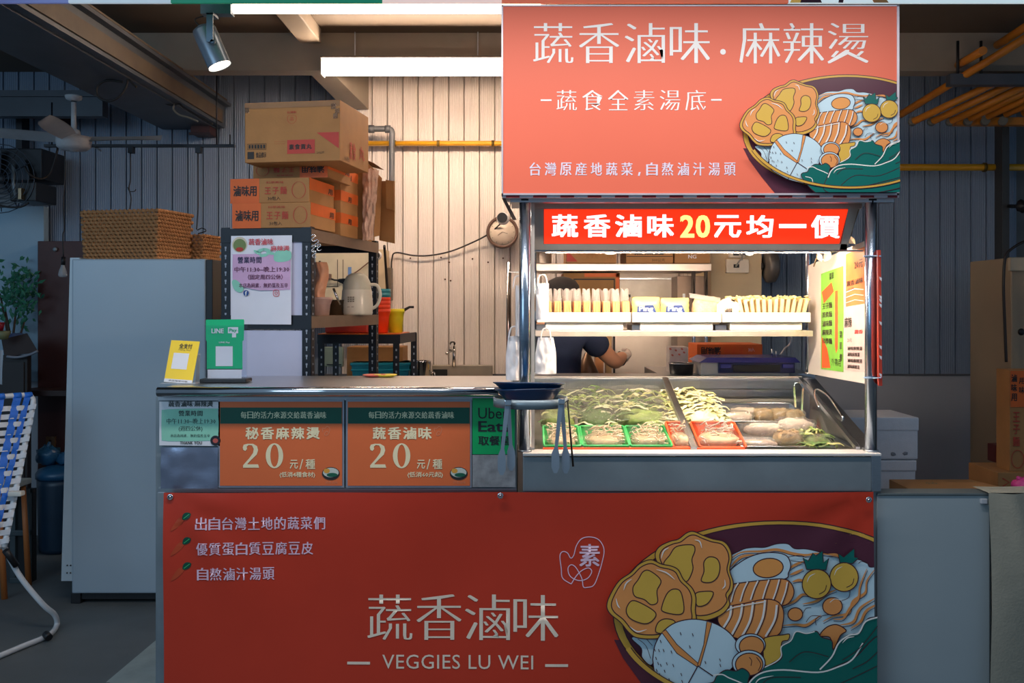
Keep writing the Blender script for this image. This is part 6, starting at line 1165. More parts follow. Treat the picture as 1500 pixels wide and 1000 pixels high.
c_ = worg(t); mb = MB(); mb.tube([c_+Vector((.045, 0, .125)), c_+Vector((.08, 0, .145)), c_+Vector((.105, 0, .145))], [.009, .007, .007], 8); mb.build('black_handle', DARK, t)
t = thing('red_tray', 'flat dark red tray lying on the left part of the orange-topped table', 'tray', (X(505, Yt_), Yt_+.2, zb_)); mb = MB(); mb.bbox(X(474, Yt_), X(538, Yt_), Yt_+.03, Yt_+.3, zb_, zb_+.05, .01); mb.build('tray_body', M('tray_red', (168, 44, 26), .4), t); mb = MB(); mb.bbox(X(472, Yt_), X(540, Yt_), Yt_+.02, Yt_+.31, zb_+.045, zb_+.055, .004); mb.build('tray_rim', MATS['tray_red'], t)
TL = M('tub_teal', (22, 128, 150), .35)
t = thing('sink_counter', 'stainless kitchen sink and back counter along the wall left of the cart', 'sink', P(660, 560, 6.0)); t.location.z = 0
zsk = .93
mb = MB(); mb.bbox(X(500, 5.7), X(735, 5.7), 5.7, 6.26, zsk-.03, zsk, .003); mb.bbox(X(632, 6.2), X(721, 6.2), 6.22, 6.27, zsk, Z(535, 6.2), .004); mb.build('sink_top', M('sink_steel', (180, 168, 150), .35, .7, .08), t, kind='stuff')
mb = MB(); mb.box(X(500, 5.7)+.02, X(735, 5.7)-.02, 5.74, 6.24, .06, zsk-.03); mb.build('sink_cabinet', M('sink_base', (150, 140, 128), .5, .3), t)
mb = MB(); mb.box(X(634, 6.2), X(655, 6.2), 6.21, 6.22, zsk+.01, Z(541, 6.2)); mb.build('dark_socket', DARK, t)
t = thing('wall_faucet', 'tall steel faucet on the wall above the sink', 'faucet', P(664, 540, 6.2)); mb = MB(); mb.tube([P(665, 537, 6.2), P(665, 507, 6.2)], .012, 12); mb.tube(sm([P(665, 507, 6.2), P(664, 502, 6.18), P(661, 508, 6.12), P(660, 513, 6.1)], False, 4), .010, 10); mb.build('riser', CHROME, t)
mb = MB(); mb.lathe([(0, 0), (.018, 0), (.02, .012), (.012, .022), (0, .024)], P(663, 505, 6.17), 14); mb.build('valve_cap', M('faucet_dark', (70, 66, 62), .3, .7), t); mb = MB(); mb.tube([P(664, 513, 6.18), P(656, 516, 6.14), P(654, 518, 6.13)], [.006, .006, .01], 10); mb.build('lever', CHROME, t)
t = thing('yellow_sponge', 'yellow sponge lying on the sink edge', 'sponge', P(711, 553, 5.9)); t.location.z = zsk; c_ = worg(t); mb = MB(); mb.bbox(X(702, 5.9), X(720, 5.9), 5.88, 5.95, zsk, zsk+.03, .006); mb.build('sponge_body', M('sponge_yellow', (226, 180, 40), .8, 0, .15, 50, .4, 90), t); mb = MB(); mb.box(X(702.4, 5.9), X(719.6, 5.9), 5.879, 5.951, zsk+.006, zsk+.012); mb.build('scour_layer', M('sponge_dark', (180, 130, 30), .9), t)
t = thing('stock_pot', 'tall steel stock pot beside the sink, behind the teal tub', 'pot', (X(616, 5.8), 5.8, zsk)); c_ = worg(t); hp = Z(528, 5.8)-zsk; mb = MB(); mb.lathe([(0, 0), (.062, 0), (.064, hp-.006), (.068, hp), (.06, hp), (.058, .01), (0, .008)], c_, 30); mb.build('pot_shell', CHROME, t); mb = MB(); mb.tube(sm([c_+Vector((.062, 0, hp*.7)), c_+Vector((.085, 0, hp*.7)), c_+Vector((.085, 0, hp*.55)), c_+Vector((.062, 0, hp*.55))], False, 3), .004, 6); mb.build('pot_handle', CHROME, t)
def teal(x0_, x1_, y0_, Yq, z0, label):
    t = thing('teal_tub', label, 'tub', (X((x0_+x1_)/2, Yq), Yq+.12, z0)); a, b = X(x0_, Yq), X(x1_, Yq); h_ = Z(y0_, Yq)-z0
    mb = MB(); mb.hexa([(a+.03, Yq+.02, z0), (b-.03, Yq+.02, z0), (b-.03, Yq+.24, z0), (a+.03, Yq+.24, z0), (a+.005, Yq, z0+h_), (b-.005, Yq, z0+h_), (b-.005, Yq+.26, z0+h_), (a+.005, Yq+.26, z0+h_)]); mb.build('tub_shell', TL, t)
    mb = MB(); mb.bbox(a, b, Yq-.008, Yq+.268, z0+h_-.018, z0+h_, .004); mb.bbox(a+.004, b-.004, Yq-.005, Yq+.265, z0+h_-.05, z0+h_-.04, .003); mb.build('tub_rim', TL, t, kind='stuff')
    return t
t = teal(513, 601, 531, 5.74, zsk, 'wide teal plastic tub on the back counter below the black table')
pbox('carton_under_table', 'brown carton in the shade under the orange-topped table, behind the teal tub', 508, 590, 508, 552, 5.9, .25, KRAFTD, tape=False)[0].location.z = Z(552, 5.9)
t = thing('green_glass_panel', 'pale green pane seen between the table legs below the rack', 'panel', P(487, 536, 6.0)); mb = MB(); mb.bbox(X(475, 6.0), X(502, 6.0), 6.0, 6.04, Z(537, 6.0), Z(508, 6.0), .003); mb.build('pane', M('pane_green', (140, 160, 146), .3), t); mb = MB(); mb.box(X(491, 6.0), X(492.5, 6.0), 5.99, 6.0, Z(537, 6.0), Z(508, 6.0)); mb.box(X(479, 6.0), X(500, 6.0), 5.99, 6.0, Z(534, 6.0), Z(533, 6.0)); mb.build('pane_bars', DARK, t, kind='stuff')
# dishes on the counter top
for i, (px, col_, lb) in enumerate(((549, (196, 90, 74), 'flat red dish lying on the counter top'), (566, (206, 186, 60), 'small flat yellow dish on the counter top beside the red one'))):
    t = thing('flat_dish', lb, 'dish', (X(px, 3.86), 3.84, ztop)); mb = MB(); mb.lathe([(0, 0), (.03, 0), (.045, .006), (.046, .009), (.04, .007), (0, .003)], worg(t), 24); mb.build('dish_shell', M('dish%d' % i, col_, .4), t)

# ---- stands on the counter
t = thing('yellow_payment_stand', 'yellow tilted payment card stand at the left end of the counter', 'card stand', P(265, 562, 3.5)); YQ = 3.5
a, b, c_, d_ = P(251, 498, YQ+.03), P(292.5, 500, YQ+.03), P(281, 562, YQ-.02), P(240, 559, YQ-.02)
def qfr(a, b, c_, d_):
    n_ = (b-a).cross(d_-a).normalized(); n_ = n_ if n_.y < 0 else -n_
    return lambda u, v, h=0: a*(1-u/100)*(1-v/100)+b*(u/100)*(1-v/100)+c_*(u/100)*(v/100)+d_*(1-u/100)*(v/100)+n_*h
fq = qfr(a, b, c_, d_); mb = MB(); mb.rect(0, 0, 100, 100, fq, 0, .004); mb.build('card', M('card_yellow', (250, 212, 40), .35, 0, .02), t)
mb = MB(); mb.rect(17, 30, 72, 68, fq, .001); mb.rect(0, 92, 100, 100, fq, .001); mb.build('white_patch', PAPER, t, kind='stuff')
mb = MB(); mb.text('全支付', 32, 7, 78, 19, fq, .0015, 'bold'); mb.text('PXPay Plus', 32, 21, 74, 24, fq, .0015, 'sans'); mb.text('本店接受付款', 16, 94, 84, 98, fq, .0018, 'sans'); mb.build('card_lettering', M('card_ink', (70, 60, 50), .5), t)
mb = MB(); mb.hexa([b+Vector((-.01, .004, -.05)), b+Vector((.0, .004, -.05)), P(292, 562, YQ+.08), P(286, 562, YQ+.08), b+Vector((-.01, .007, -.045)), b+Vector((0, .007, -.045)), P(292, 561, YQ+.085), P(286, 561, YQ+.085)]); mb.box(X(240, YQ), X(290, YQ), YQ-.03, YQ+.06, ztop, ztop+.004); mb.build('support_leg', M('clear_acrylic', (200, 206, 214), .1, alpha=.5), t, kind='stuff')
YG = 3.55; t = thing('green_payment_stand', 'green payment sign in a clear acrylic holder on the counter', 'card stand', P(330, 560, YG)); fg = PXF(YG)
mb = MB(); mb.poly([(301.5, 469), (302, 468), (357, 467.5), (357.5, 470), (357, 498), (355, 499.5), (355, 541), (303, 541), (303, 499.5), (301.5, 498)], fg, 0, None, .002); mb.build('green_card', M('card_green', (10, 182, 120), .4, 0, .02), t)
mb = MB(); mb.rect(304, 540, 354, 554, fg, .0); mb.rect(316, 507, 341, 536, fg, .001); mb.build('white_patch', PAPER, t, kind='stuff')
mb = MB(); mb.text('LINE', 310, 481, 328, 488, fg, .0015, 'heavy'); mb.rect(334, 479, 349, 488, fg, .001); mb.rect(340, 488, 346, 494, fg, .001); mb.text('LINE Pay', 321, 500, 337, 503, fg, .0015, 'bold'); mb.build('white_lettering', PAPER, t)
mb = MB(); mb.text('Pay', 336, 481, 347, 487, fg, .002, 'bold'); mb.build('green_lettering', MATS['card_green'], t)
mb = MB(); mb.bbox(X(296, YG), X(364, YG), YG-.03, YG+.05, ztop, Z(554, YG), .004); mb.build('black_base', DARK, t)
mb = MB(); mb.box(X(300, YG), X(361.5, YG), YG-.007, YG-.004, Z(554, YG), Z(476, YG)); mb.build('acrylic_front', film('acrylic', (.97, .98, 1), .03), t); mb = MB(); mb.box(X(300, YG), X(361.5, YG), YG+.004, YG+.007, Z(554, YG), Z(476, YG)); mb.build('acrylic_back', MATS['acrylic'], t)

# ================================================================== REFRIGERATOR AND BASKETS
Yf_ = 4.83; x0f, x1f = X(105, Yf_), X(301, Yf_); z0f, z1f = .055, Z(379, Yf_)
t = thing('refrigerator', 'tall pale grey refrigerator seen from its side, wicker baskets on top', 'refrigerator', ((x0f+x1f)/2, Yf_+.35, 0))
fm_ = M('fridge_grey', (160, 178, 192), .35, .1, .03, 1.5, spec=.6)
mb = MB(); mb.bbox(x0f, x1f, Yf_, Yf_+.66, z0f, z1f, .008); mb.build('cabinet_body', fm_, t)
def dbox(xa1, xa0, za, zb1, sh, nm, m_):   # door slab, its lower end leaning out a little to the left
    mb = MB(); mb.hexa([(xa1-sh, Yf_+.005, za), (xa0-sh*.4, Yf_+.005, za), (xa0-sh*.4, Yf_+.65, za), (xa1-sh, Yf_+.65, za), (xa1, Yf_+.005, zb1), (xa0, Yf_+.005, zb1), (xa0, Yf_+.65, zb1), (xa1, Yf_+.65, zb1)]); return mb.build(nm, m_, t)
dr = dbox(X(102, Yf_), X(116, Yf_), Z(851, Yf_), z1f+.006, .045, 'door', M('fridge_door', (176, 192, 202), .35, .1, .02))
dbox(X(116.5, Yf_), X(120, Yf_), Z(851, Yf_), z1f, .018, 'door_gasket', M('gasket', (80, 96, 108), .6))
for z in (Z(389, Yf_), Z(395, Yf_), Z(828, Yf_), Z(839, Yf_)):
    for dx in (108, 113):
        sh = -.045*(1-(z-Z(851, Yf_))/(z1f-Z(851, Yf_)))*.8; mb = MB(); mb.lathe([(0, -.003), (.0035, -.002), (.004, 0)], (X(dx, Yf_)+sh, Yf_+.003, z), 8, axis='y'); mb.build('rivet', DARK, dr)
mb = MB(); mb.box(x0f+.005, x1f-.005, Yf_+.02, Yf_+.6, .02, z0f); mb.build('plinth', DARK, t)
for x, y in ((x0f-.01, Yf_+.01), (x1f-.06, Yf_+.01), (x0f-.01, Yf_+.6), (x1f-.06, Yf_+.6)): mb = MB(); mb.bbox(x, x+.05, y, y+.05, 0, z0f, .004); mb.build('foot', DARK, t)
mb = MB(); mb.bbox(x1f, x1f+.035, Yf_+.004, Yf_+.62, Z(720, Yf_), Z(380, Yf_), .004); mb.build('compressor_grille', DARK, t)
WK = M('wicker', (170, 122, 78), .7, 0, .2, 60, .3, 120)
def wick(label, cx_, cy_, z0, w_, d_, h_, rz, rows, flare=1.06):
    t = thing('wicker_basket', label, 'basket', (cx_, cy_, z0)); mb = MB(); per = []
    n1, n2 = max(8, int(w_/.0062)), max(8, int(d_/.0062))
    for i in range(n1): per.append((-w_/2+w_*i/n1, -d_/2))
    for i in range(n2): per.append((w_/2, -d_/2+d_*i/n2))
    for i in range(n1): per.append((w_/2-w_*i/n1, d_/2))
    for i in range(n2): per.append((-w_/2, d_/2-d_*i/n2))
    N = len(per); rh = h_/rows
    for r_ in range(rows):       # woven rows, one part each
        mb = MB(); vs = []; f_ = 1+(flare-1)*r_/rows
        for k, (x, y) in enumerate(per):
            l_ = math.hypot(x/w_*2, y/d_*2); o_ = .0055*math.sin(k*math.pi/2+r_*math.pi/1); nx_ = (1 if abs(x) >= w_/2-1e-6 else 0)*math.copysign(1, x); ny_ = (1 if abs(y) >= d_/2-1e-6 else 0)*math.copysign(1, y)
            zz_ = z0+rh*(r_+.5)+.003*math.sin(k*math.pi/2+r_*math.pi+1.2)
            X_, Y_ = cx_+x*f_+nx_*o_, cy_+y*f_+ny_*o_
            for q in range(6): a = q*math.pi/3; vs.append(Vector((X_+nx_*math.cos(a)*.006, Y_+ny_*math.cos(a)*.006, zz_+math.sin(a)*rh*.56)))
        mb.add(vs, [(6*k+q, 6*((k+1) % N)+q, 6*((k+1) % N)+(q+1) % 6, 6*k+(q+1) % 6) for k in range(N) for q in range(6)], True); mb.build('woven_row', WK, t)
    mb = MB(); mb.box(cx_-w_/2+.004, cx_+w_/2-.004, cy_-d_/2+.004, cy_+d_/2-.004, z0, z0+.006); mb.build('basket_floor', WK, t)
    t.rotation_euler.z = R(rz); return t
wick('large rectangular wicker basket on top of the refrigerator', X(197, 5.08), 5.12, z1f+.001, .42, .30, .262, -12, 14)
wick('smaller wicker basket behind the large one on the refrigerator', X(281, 5.36), 5.36, z1f+.001, .22, .2, .155, -8, 9)

# ================================================================== LEFT BACKGROUND
# ceiling fan
Yc_ = 5.3; c_ = P(108, 210, Yc_)
t = thing('ceiling_fan', 'white ceiling fan with four thin blades hanging at the upper left', 'fan', (c_.x, Yc_, Z(221, Yc_)))
fw = M('fan_white', (176, 178, 182), .4)
mb = MB(); mb.lathe([(0, -.045), (.02, -.045), (.024, -.038), (.07, -.036), (.088, -.02), (.093, .012), (.09, .036), (.05, .044), (0, .046)], c_, 32); mb.build('motor_housing', fw, t)
mb = MB(); mb.tube([c_+Vector((0, 0, .04)), P(108, 150, Yc_)], .014, 14); mb.lathe([(.014, .045), (.036, .05), (.03, .075), (.014, .08)], c_, 20); mb.build('down_rod', fw, t, kind='stuff')
mb = MB(); mb.lathe([(.016, -.012), (.04, -.004), (.046, .012), (.046, .018), (0, .018)], P(108, 145, Yc_), 24); mb.build('ceiling_canopy', fw, t)
for a in (12, 100, 192, 278):
    mb = MB(); ca_, sa_ = math.cos(R(a)), math.sin(R(a))
    def bf(u, v, s2=0):
        r_ = .08+.38*u; wv = (.035+.02*math.sin(math.pi*u))*(1 if u < .95 else .8); q = (v-.5)*2*wv
        return c_+Vector((ca_*r_-sa_*q, sa_*r_+ca_*q, .03+.018*(v-.5)*2+s2+.02*u))
    mb.grid(10, 3, lambda u, v: bf(u, v)); mb.grid(10, 3, lambda u, v: bf(u, v, -.004)); mb.build('blade', fw, t)
# hanging black track with cords
t = thing('black_hanging_rail', 'black rail hanging under the left ceiling, thin cords dropping from it', 'rail', P(200, 213, 5.6)); YR_ = 5.6
mb = MB(); mb.box(X(64, YR_), X(343, YR_), YR_, YR_+.03, Z(215, YR_), Z(211, YR_)); mb.build('rail_bar', BLKM, t)
for px, y0_, y1_ in ((317.5, 104, 212), (337, 197, 212), (76, 150, 212)): mb = MB(); mb.tube([P(px, y0_, YR_), P(px, y1_, YR_)], .0045, 6); mb.build('suspension_rod', BLKM, t)
for px in (191, 290): mb = MB(); mb.bbox(X(px-4, YR_), X(px+4, YR_), YR_-.003, YR_+.033, Z(224, YR_), Z(213, YR_), .003); mb.build('rail_clip', BLKM, t)
for pts in ([(191, 224), (191, 262), (189, 275), (192, 290), (190, 308)], [(290, 224), (290, 300), (289, 322), (288, 336)], [(95, 218), (95, 260), (93, 300), (94, 335), (92, 345), (93, 376)]): mb = MB(); mb.tube(sm([P(a, b, YR_) for a, b in pts], False, 4), .0035, 6); mb.build('hanging_cord', cab, t)
mb = MB(); mb.tube(sm([P(187, 274, YR_), P(190, 280, YR_), P(197, 280, YR_), P(199, 277, YR_)], False, 4), .003, 6); mb.build('cord_knot', cab, t)
mb = MB(); mb.tube(sm([P(289, 337, YR_), P(296, 334, YR_), P(302, 338, YR_), P(290, 342, YR_)], False, 4), .003, 6); mb.build('cord_knot', cab, t)
t = thing('hanging_bulb', 'bare clear light bulb hanging on a cord left of the refrigerator', 'bulb', P(92, 405, YR_)); mb = MB(); mb.tube([P(93, 376, YR_), P(92.5, 388, YR_)], .012, 12); mb.build('bulb_socket', DARK, t)
mb = MB(); c_ = P(92, 406, YR_); mb.lathe([(0, 0), (.02, .002), (.026, .012), (.022, .035), (.012, .062), (.010, .072)], c_, 20); mb.build('bulb_glass', M('bulb_glass', (200, 208, 214), .08, 0, .02, alpha=.45), t); mb = MB(); mb.tube([c_+Vector((.004, 0, .01)), c_+Vector((.006, 0, .05))], .003, 6); mb.build('filament', M('filament', (190, 150, 90), .4), t)
# cables on the left beam
for k, (pts, lb) in enumerate((([(172, 84), (186, 98), (186, 122), (176, 140), (160, 148), (144, 142), (142, 128), (156, 118), (180, 120)], 'black cable looping off the left steel beam, the larger loop'), ([(150, 88), (200, 82), (186, 92), (182, 100), (190, 118), (200, 128)], 'tangled black cable end on the left steel beam above the loop'), ([(224, 146), (232, 142), (240, 150), (252, 154), (262, 152), (270, 158), (290, 170), (312, 182)], 'thin cable lying along the end of the left steel beam'), ([(256, 152), (254, 160), (262, 168), (276, 172), (290, 178)], 'pale cable draped over the end of the left steel beam'))):
    Yb_ = 4.9 if k < 2 else 5.5
    mb = MB(); mb.tube(sm([P(a, b, Yb_) for a, b in pts], False, 5), .006, 6); mb.build('beam_cable', cab if k < 3 else M('cable_pale', (130, 126, 116), .5), None, lb, 'cable')
for px, py in ((40, 176), (88, 178), (302, 188)):
    pass
t = thing('dark_wall_box', 'small dark red box fixed where the left beam meets the wall', 'box', P(296, 197, 6.2)); mb = MB(); mb.bbox(X(283, 6.2), X(311, 6.2), 6.15, 6.29, Z(198, 6.2), Z(173, 6.2), .004); mb.build('box_body', M('box_maroon', (62, 34, 34), .5), t); mb = MB(); mb.bbox(X(281, 6.2), X(313, 6.2), 6.14, 6.15, Z(200, 6.2), Z(196, 6.2), .002); mb.build('box_lip', M('box_maroon2', (48, 28, 30), .5), t)
t = thing('dark_wall_box', 'small dark brown box on the wall above the left end of the hanging rail', 'box', P(87, 187, 6.2)); mb = MB(); mb.bbox(X(78, 6.2), X(97, 6.2), 6.15, 6.29, Z(187, 6.2), Z(170, 6.2), .004); mb.build('box_body', MATS['box_maroon'], t); mb = MB(); mb.bbox(X(80, 6.2), X(95, 6.2), 6.145, 6.15, Z(184, 6.2), Z(173, 6.2), .002); mb.build('box_lid', MATS['box_maroon2'], t)
# dark extractor machinery at far left
t = thing('wall_machinery', 'dark wall-mounted fan unit with control box at the far upper left', 'machine', P(25, 300, 5.9)); YM = 5.9; mk = M('machine_dark', (34, 38, 44), .5, .3, .15)
mb = MB(); mb.bbox(X(-30, YM), X(61, YM), YM, YM+.3, Z(262, YM), Z(217, YM), .008); mb.build('upper_housing', mk, t)
mb = MB(); mb.bbox(X(22, YM), X(60, YM), YM-.06, YM+.2, Z(296, YM), Z(268, YM), .008); mb.build('control_box', DARK, t)
mb = MB(); c_ = P(2, 262, YM-.05)
for k in range(7): mb.tube([c_+Vector((math.cos(q)*.03*(k+1), -.04*math.sin(math.pi*(k+1)/8), math.sin(q)*.03*(k+1))) for q in [i*math.pi/12 for i in range(24)]], .003, 5, True)
for k in range(12): q = k*math.pi/6; mb.tube([c_+Vector((0, -.01, 0)), c_+Vector((math.cos(q)*.2, 0, math.sin(q)*.2))], .003, 5)
mb.build('fan_guard', M('guard_grey', (66, 76, 88), .4, .4), t, kind='stuff')
mb = MB(); mb.lathe([(0, -.02), (.03, -.02), (.035, 0), (.04, .1), (0, .1)], c_, 18, axis='y'); mb.build('fan_motor', mk, t)
for k in range(4):
    q = k*math.pi/2+.4; mb = MB(); mb.grid(5, 3, lambda u, v: c_+Vector((math.cos(q+(v-.5)*.9)*(.03+.15*u), .03*(v-.5), math.sin(q+(v-.5)*.9)*(.03+.15*u)))); mb.build('fan_blade', M('blade_smoke', (60, 68, 78), .4), t)
mb = MB(); mb.bbox(X(26, YM-.1), X(31, YM-.1), YM-.1, YM-.06, Z(292, YM-.1), Z(275, YM-.1), .003); mb.build('metal_latch', M('brass_dull', (150, 130, 104), .35, .7), t); mb = MB(); mb.tube([P(20, 240, YM-.06), P(20, 270, YM-.06), P(24, 290, YM-.06)], .012, 8); mb.build('support_tube', STEELD, t)
mb = MB(); mb.tube(sm([P(88, 186, 6.0), P(84, 220, 5.9), P(74, 252, 5.9), P(60, 262, 5.85), P(44, 256, 5.8), P(36, 244, 5.8)], False, 6), .007, 6); mb.build('machine_cable', cab, t); mb = MB(); mb.tube(sm([P(-10, 298, 5.8), P(10, 303, 5.8), P(30, 303, 5.8), P(42, 297, 5.8)], False, 4), .006, 6); mb.build('machine_cable', cab, t)
mb = MB(); mb.bbox(X(23, 6.15), X(32, 6.15), 6.15, 6.25, Z(220, 6.15), Z(150, 6.15), .004); mb.build('wall_bracket', mk, t)
# brown panel, plant, dark counters
t = thing('brown_partition', 'tall dark reddish-brown partition panel left of the refrigerator', 'panel', P(110, 760, 6.1)); t.location.z = 0; rb = M('red_brown_board', (74, 38, 34), .5, 0, .2, 3)
mb = MB(); mb.bbox(X(55, 6.1), X(172, 6.1), 6.1, 6.16, 0, Z(353, 6.1), .004); mb.build('panel', rb, t)
mb = MB(); mb.bbox(X(40, 6.0), X(150, 6.0), 5.85, 6.09, Z(577, 6.0), Z(569, 6.0), .003); mb.build('shelf_ledge', M('dark_brown', (52, 34, 32), .5), t)
mb = MB(); mb.lathe([(0, -.01), (.012, -.01), (.016, 0), (0, 0)], P(81, 365, 6.09), 10, axis='y'); mb.build('knob', STEELD, t)
mb = MB(); mb.bbox(X(-20, 6.1), X(55, 6.1), 6.18, 6.24, Z(560, 6.1), Z(300, 6.1), .003); mb.build('pale_blue_panel', M('pale_blue_sheet', (150, 180, 200), .45, 0, .05, 2), None, 'pale blue wall sheet behind the leafy plant at the far left', 'panel')
t = thing('potted_plant', 'leafy green potted plant against the pale blue sheet at the far left', 'plant', P(22, 570, 6.0)); t.location.z = Z(560, 6.0); tr = M('bark', (60, 50, 40), .7)
for a, b in (((16, 500), (8, 455)), ((16, 520), (24, 450)), ((16, 560), (14, 495)), ((18, 530), (36, 470)), ((14, 500), (0, 430))): mb = MB(); mb.tube([P(a[0], a[1], 6.02), P(b[0], b[1], 6.02)], [.010, .005], 6); mb.build('branch', tr, t)
mb = MB(); c_ = P(16, 563, 6.0); mb.lathe([(0, 0), (.06, 0), (.08, .10), (.086, .11), (.075, .11), (.07, .02), (0, .02)], c_, 20); mb.build('pot', M('pot_clay', (70, 60, 56), .7), t)
rr = random.Random(2); PG = M('leaf_teal_green', (40, 110, 84), .5, 0, .3, 20)
for k in range(260):
    a, b = rr.gauss(24, 16), rr.gauss(428, 24)
    if not (-12 < a < 66 and 374 < b < 486): continue
    c_ = P(a, b, 6.02+rr.uniform(-.12, .10)); an, tl = rr.uniform(0, 6.28), rr.uniform(-.6, .6); L_ = rr.uniform(.018, .032); d = Vector((math.cos(an), tl, math.sin(an))).normalized(); sd = Vector((-d.z, 0, d.x))*.011
    mb = MB(); mb.add([c_-d*L_, c_+sd-d*L_*.2, c_+d*L_, c_-sd-d*L_*.2, c_+Vector((0, -.006, 0))], [(0, 1, 4), (1, 2, 4), (2, 3, 4), (3, 0, 4)]); mb.build('leaf', PG, t, recalc=False)
t = thing('dark_cabinet', 'low dark cabinet at the far left carrying a dark folded bag', 'cabinet', P(15, 760, 5.7)); t.location.z = 0
mb = MB(); mb.bbox(X(-40, 5.7), X(40, 5.7), 5.70, 5.75, 0, Z(520, 5.7), .006); mb.build('cabinet_body', M('cabinet_black_brown', (36, 32, 34), .5), t); mb = MB(); mb.bbox(X(-40, 5.7), X(36, 5.7), 5.69, 5.7, .05, Z(530, 5.7), .003); mb.build('door', M('cabinet_front', (42, 37, 38), .5), t)
t = thing('dark_folded_bag', 'dark brown folded bag with a pale zipper edge on the dark cabinet', 'bag', P(30, 520, 5.68)); t.location.z = Z(520, 5.7)
mb = MB(); mb.hexa([P(8, 523, 5.68), P(56, 515, 5.68), P(54, 515, 5.95), P(6, 520, 5.95), P(2, 497, 5.7), P(40, 488, 5.7), P(38, 488, 5.9), P(2, 497, 5.9)]); mb.build('bag_body', M('bag_brown', (58, 46, 44), .7, 0, .2, 12, .3, 12), t)
mb = MB(); mb.tube(sm([P(10, 522, 5.66), P(26, 523, 5.66), P(44, 519, 5.66), P(55, 514, 5.66)], False, 4), .008, 6); mb.build('zipper_edge', M('zip_pale', (130, 136, 148), .4), t); mb = MB(); mb.blob(P(24, 493, 5.75), .06, .05, .022, .2, 3, 12, 8, 3); mb.build('cap_item', M('blue_cap', (84, 110, 160), .5), t)
t = thing('food_bowl', 'olive bowl with a red rim cup on it at the far left edge', 'bowl', P(4, 495, 5.6)); t.location.z = Z(497, 5.6); mb = MB(); mb.lathe([(0, 0), (.03, 0), (.05, .05), (.048, .05), (.028, .006), (0, .005)], P(3, 497, 5.6), 20); mb.build('bowl_shell', M('olive_bowl', (120, 124, 88), .4), t); mb = MB(); mb.lathe([(0, .05), (.02, .05), (.03, .10), (.027, .10), (0, .055)], P(-1, 497, 5.6), 20); mb.build('red_cup', M('red_cup', (150, 24, 44), .4), t)
t = thing('white_cloth', 'white cloth hanging at the left frame edge beside the dark bag', 'cloth', P(2, 565, 5.3)); mb = MB(); mb.grid(8, 10, lambda u, v: P(-14+18*u+2*v, 513+50*v, 5.3)+Vector((0, .02*math.sin(u*9+v*2), 0))); mb.build('cloth', M('cloth_white', (186, 192, 200), .7), t)
# bin and bags
NV = M('bin_navy', (22, 46, 66), .4, 0, .1)
t = thing('rubbish_bin', 'large dark blue lidded rubbish bin behind the lounge chair', 'bin', P(64, 790, 6.0)); YN = 5.75; t.location = (X(70, YN), YN+.15, 0); c_ = Vector((X(70, YN), YN+.15, 0)); zt_b = Z(705, YN)
mb = MB(); mb.lathe([(0, .005), (.115, .005), (.12, .03), (.13, zt_b-.04), (.13, zt_b), (0, zt_b)], c_, 28); mb.build('bin_body', NV, t); mb = MB(); mb.lathe([(.132, 0), (.138, .0), (.138, .03), (.12, .055), (.06, .075), (0, .078)], c_+Vector((0, 0, zt_b)), 28); mb.build('lid', M('bin_lid', (30, 78, 112), .35), t); mb = MB(); mb.bbox(c_.x+.10, c_.x+.17, c_.y-.12, c_.y-.08, zt_b-.09, zt_b-.03, .006); mb.build('clip_handle', NV, t)
for i, (px, py, r_, lb) in enumerate(((52, 676, .075, 'knotted blue plastic bag on the left of the bin lid'), (80, 679, .055, 'small blue plastic bag on the right of the bin lid'))):
    t = thing('tied_bag', lb, 'bag', (X(px, YN), YN+.15, zt_b+.075)); c_ = worg(t); mb = MB(); mb.blob(c_+Vector((0, 0, r_*.75)), r_, r_*.8, r_*.8, .2, 3, 16, 10, i+3); mb.build('bag_body', M('bag_blue', (40, 88, 122), .35, 0, .15, 20, .4, 20), t); mb = MB(); mb.tube([c_+Vector((0, 0, r_*1.3)), c_+Vector((.01, 0, r_*1.9))], [.02, .008], 8); mb.build('bag_knot', MATS['bag_blue'], t)
t = thing('wooden_picture_frame', 'small wooden frame standing between the two blue bags on the bin', 'frame', P(68, 690, 5.95)); mb = MB(); a, b, c1, d1 = X(65, 5.98), X(78, 5.98), Z(672, 5.98), Z(640, 5.98); fy = 6.0
mb.box(a, b, fy, fy+.015, d1-.02, d1); mb.box(a, a+.02, fy, fy+.015, zt_b+.0, d1-.02); mb.box(b-.02, b, fy, fy+.015, zt_b+.0, d1-.02); mb.build('frame_bars', M('frame_wood', (96, 70, 44), .6), t, kind='stuff')
t = thing('grey_crate', 'dark grey crate on the floor between the chair and the rubbish bin', 'crate', P(30, 785, 5.2)); t.location.z = 0; xa1, xb1 = X(14, 5.2), X(44, 5.2); zc_ = Z(715, 5.2)
mb = MB(); mb.box(xa1, xb1, 5.22, 5.27, 0, zc_*.98); mb.build('crate_core', M('crate_inner', (20, 26, 30), .6), t)
for xx in (xa1, xb1-.03): mb = MB(); mb.bbox(xx, xx+.03, 5.2, 5.23, 0, zc_, .004); mb.build('crate_upright', M('crate_grey', (60, 74, 80), .5), t)
for z in (.0, zc_*.5, zc_-.03): mb = MB(); mb.bbox(xa1, xb1, 5.195, 5.22, z, z+.03, .004); mb.build('crate_rail', MATS['crate_grey'], t)
t = thing('orange_leg_stool', 'stool with an orange wooden leg half hidden behind the lounge chair', 'stool', P(10, 799, 5.75)); Yo = 4.92; t.location = (X(-12, Yo), Yo, 0)
zst = Z(722, Yo); mb = MB(); mb.bbox(X(-50, Yo), X(6, Yo), Yo-.02, Yo+.28, zst, zst+.03, .008); mb.build('seat', M('stool_seat_white', (186, 182, 170), .5), t)
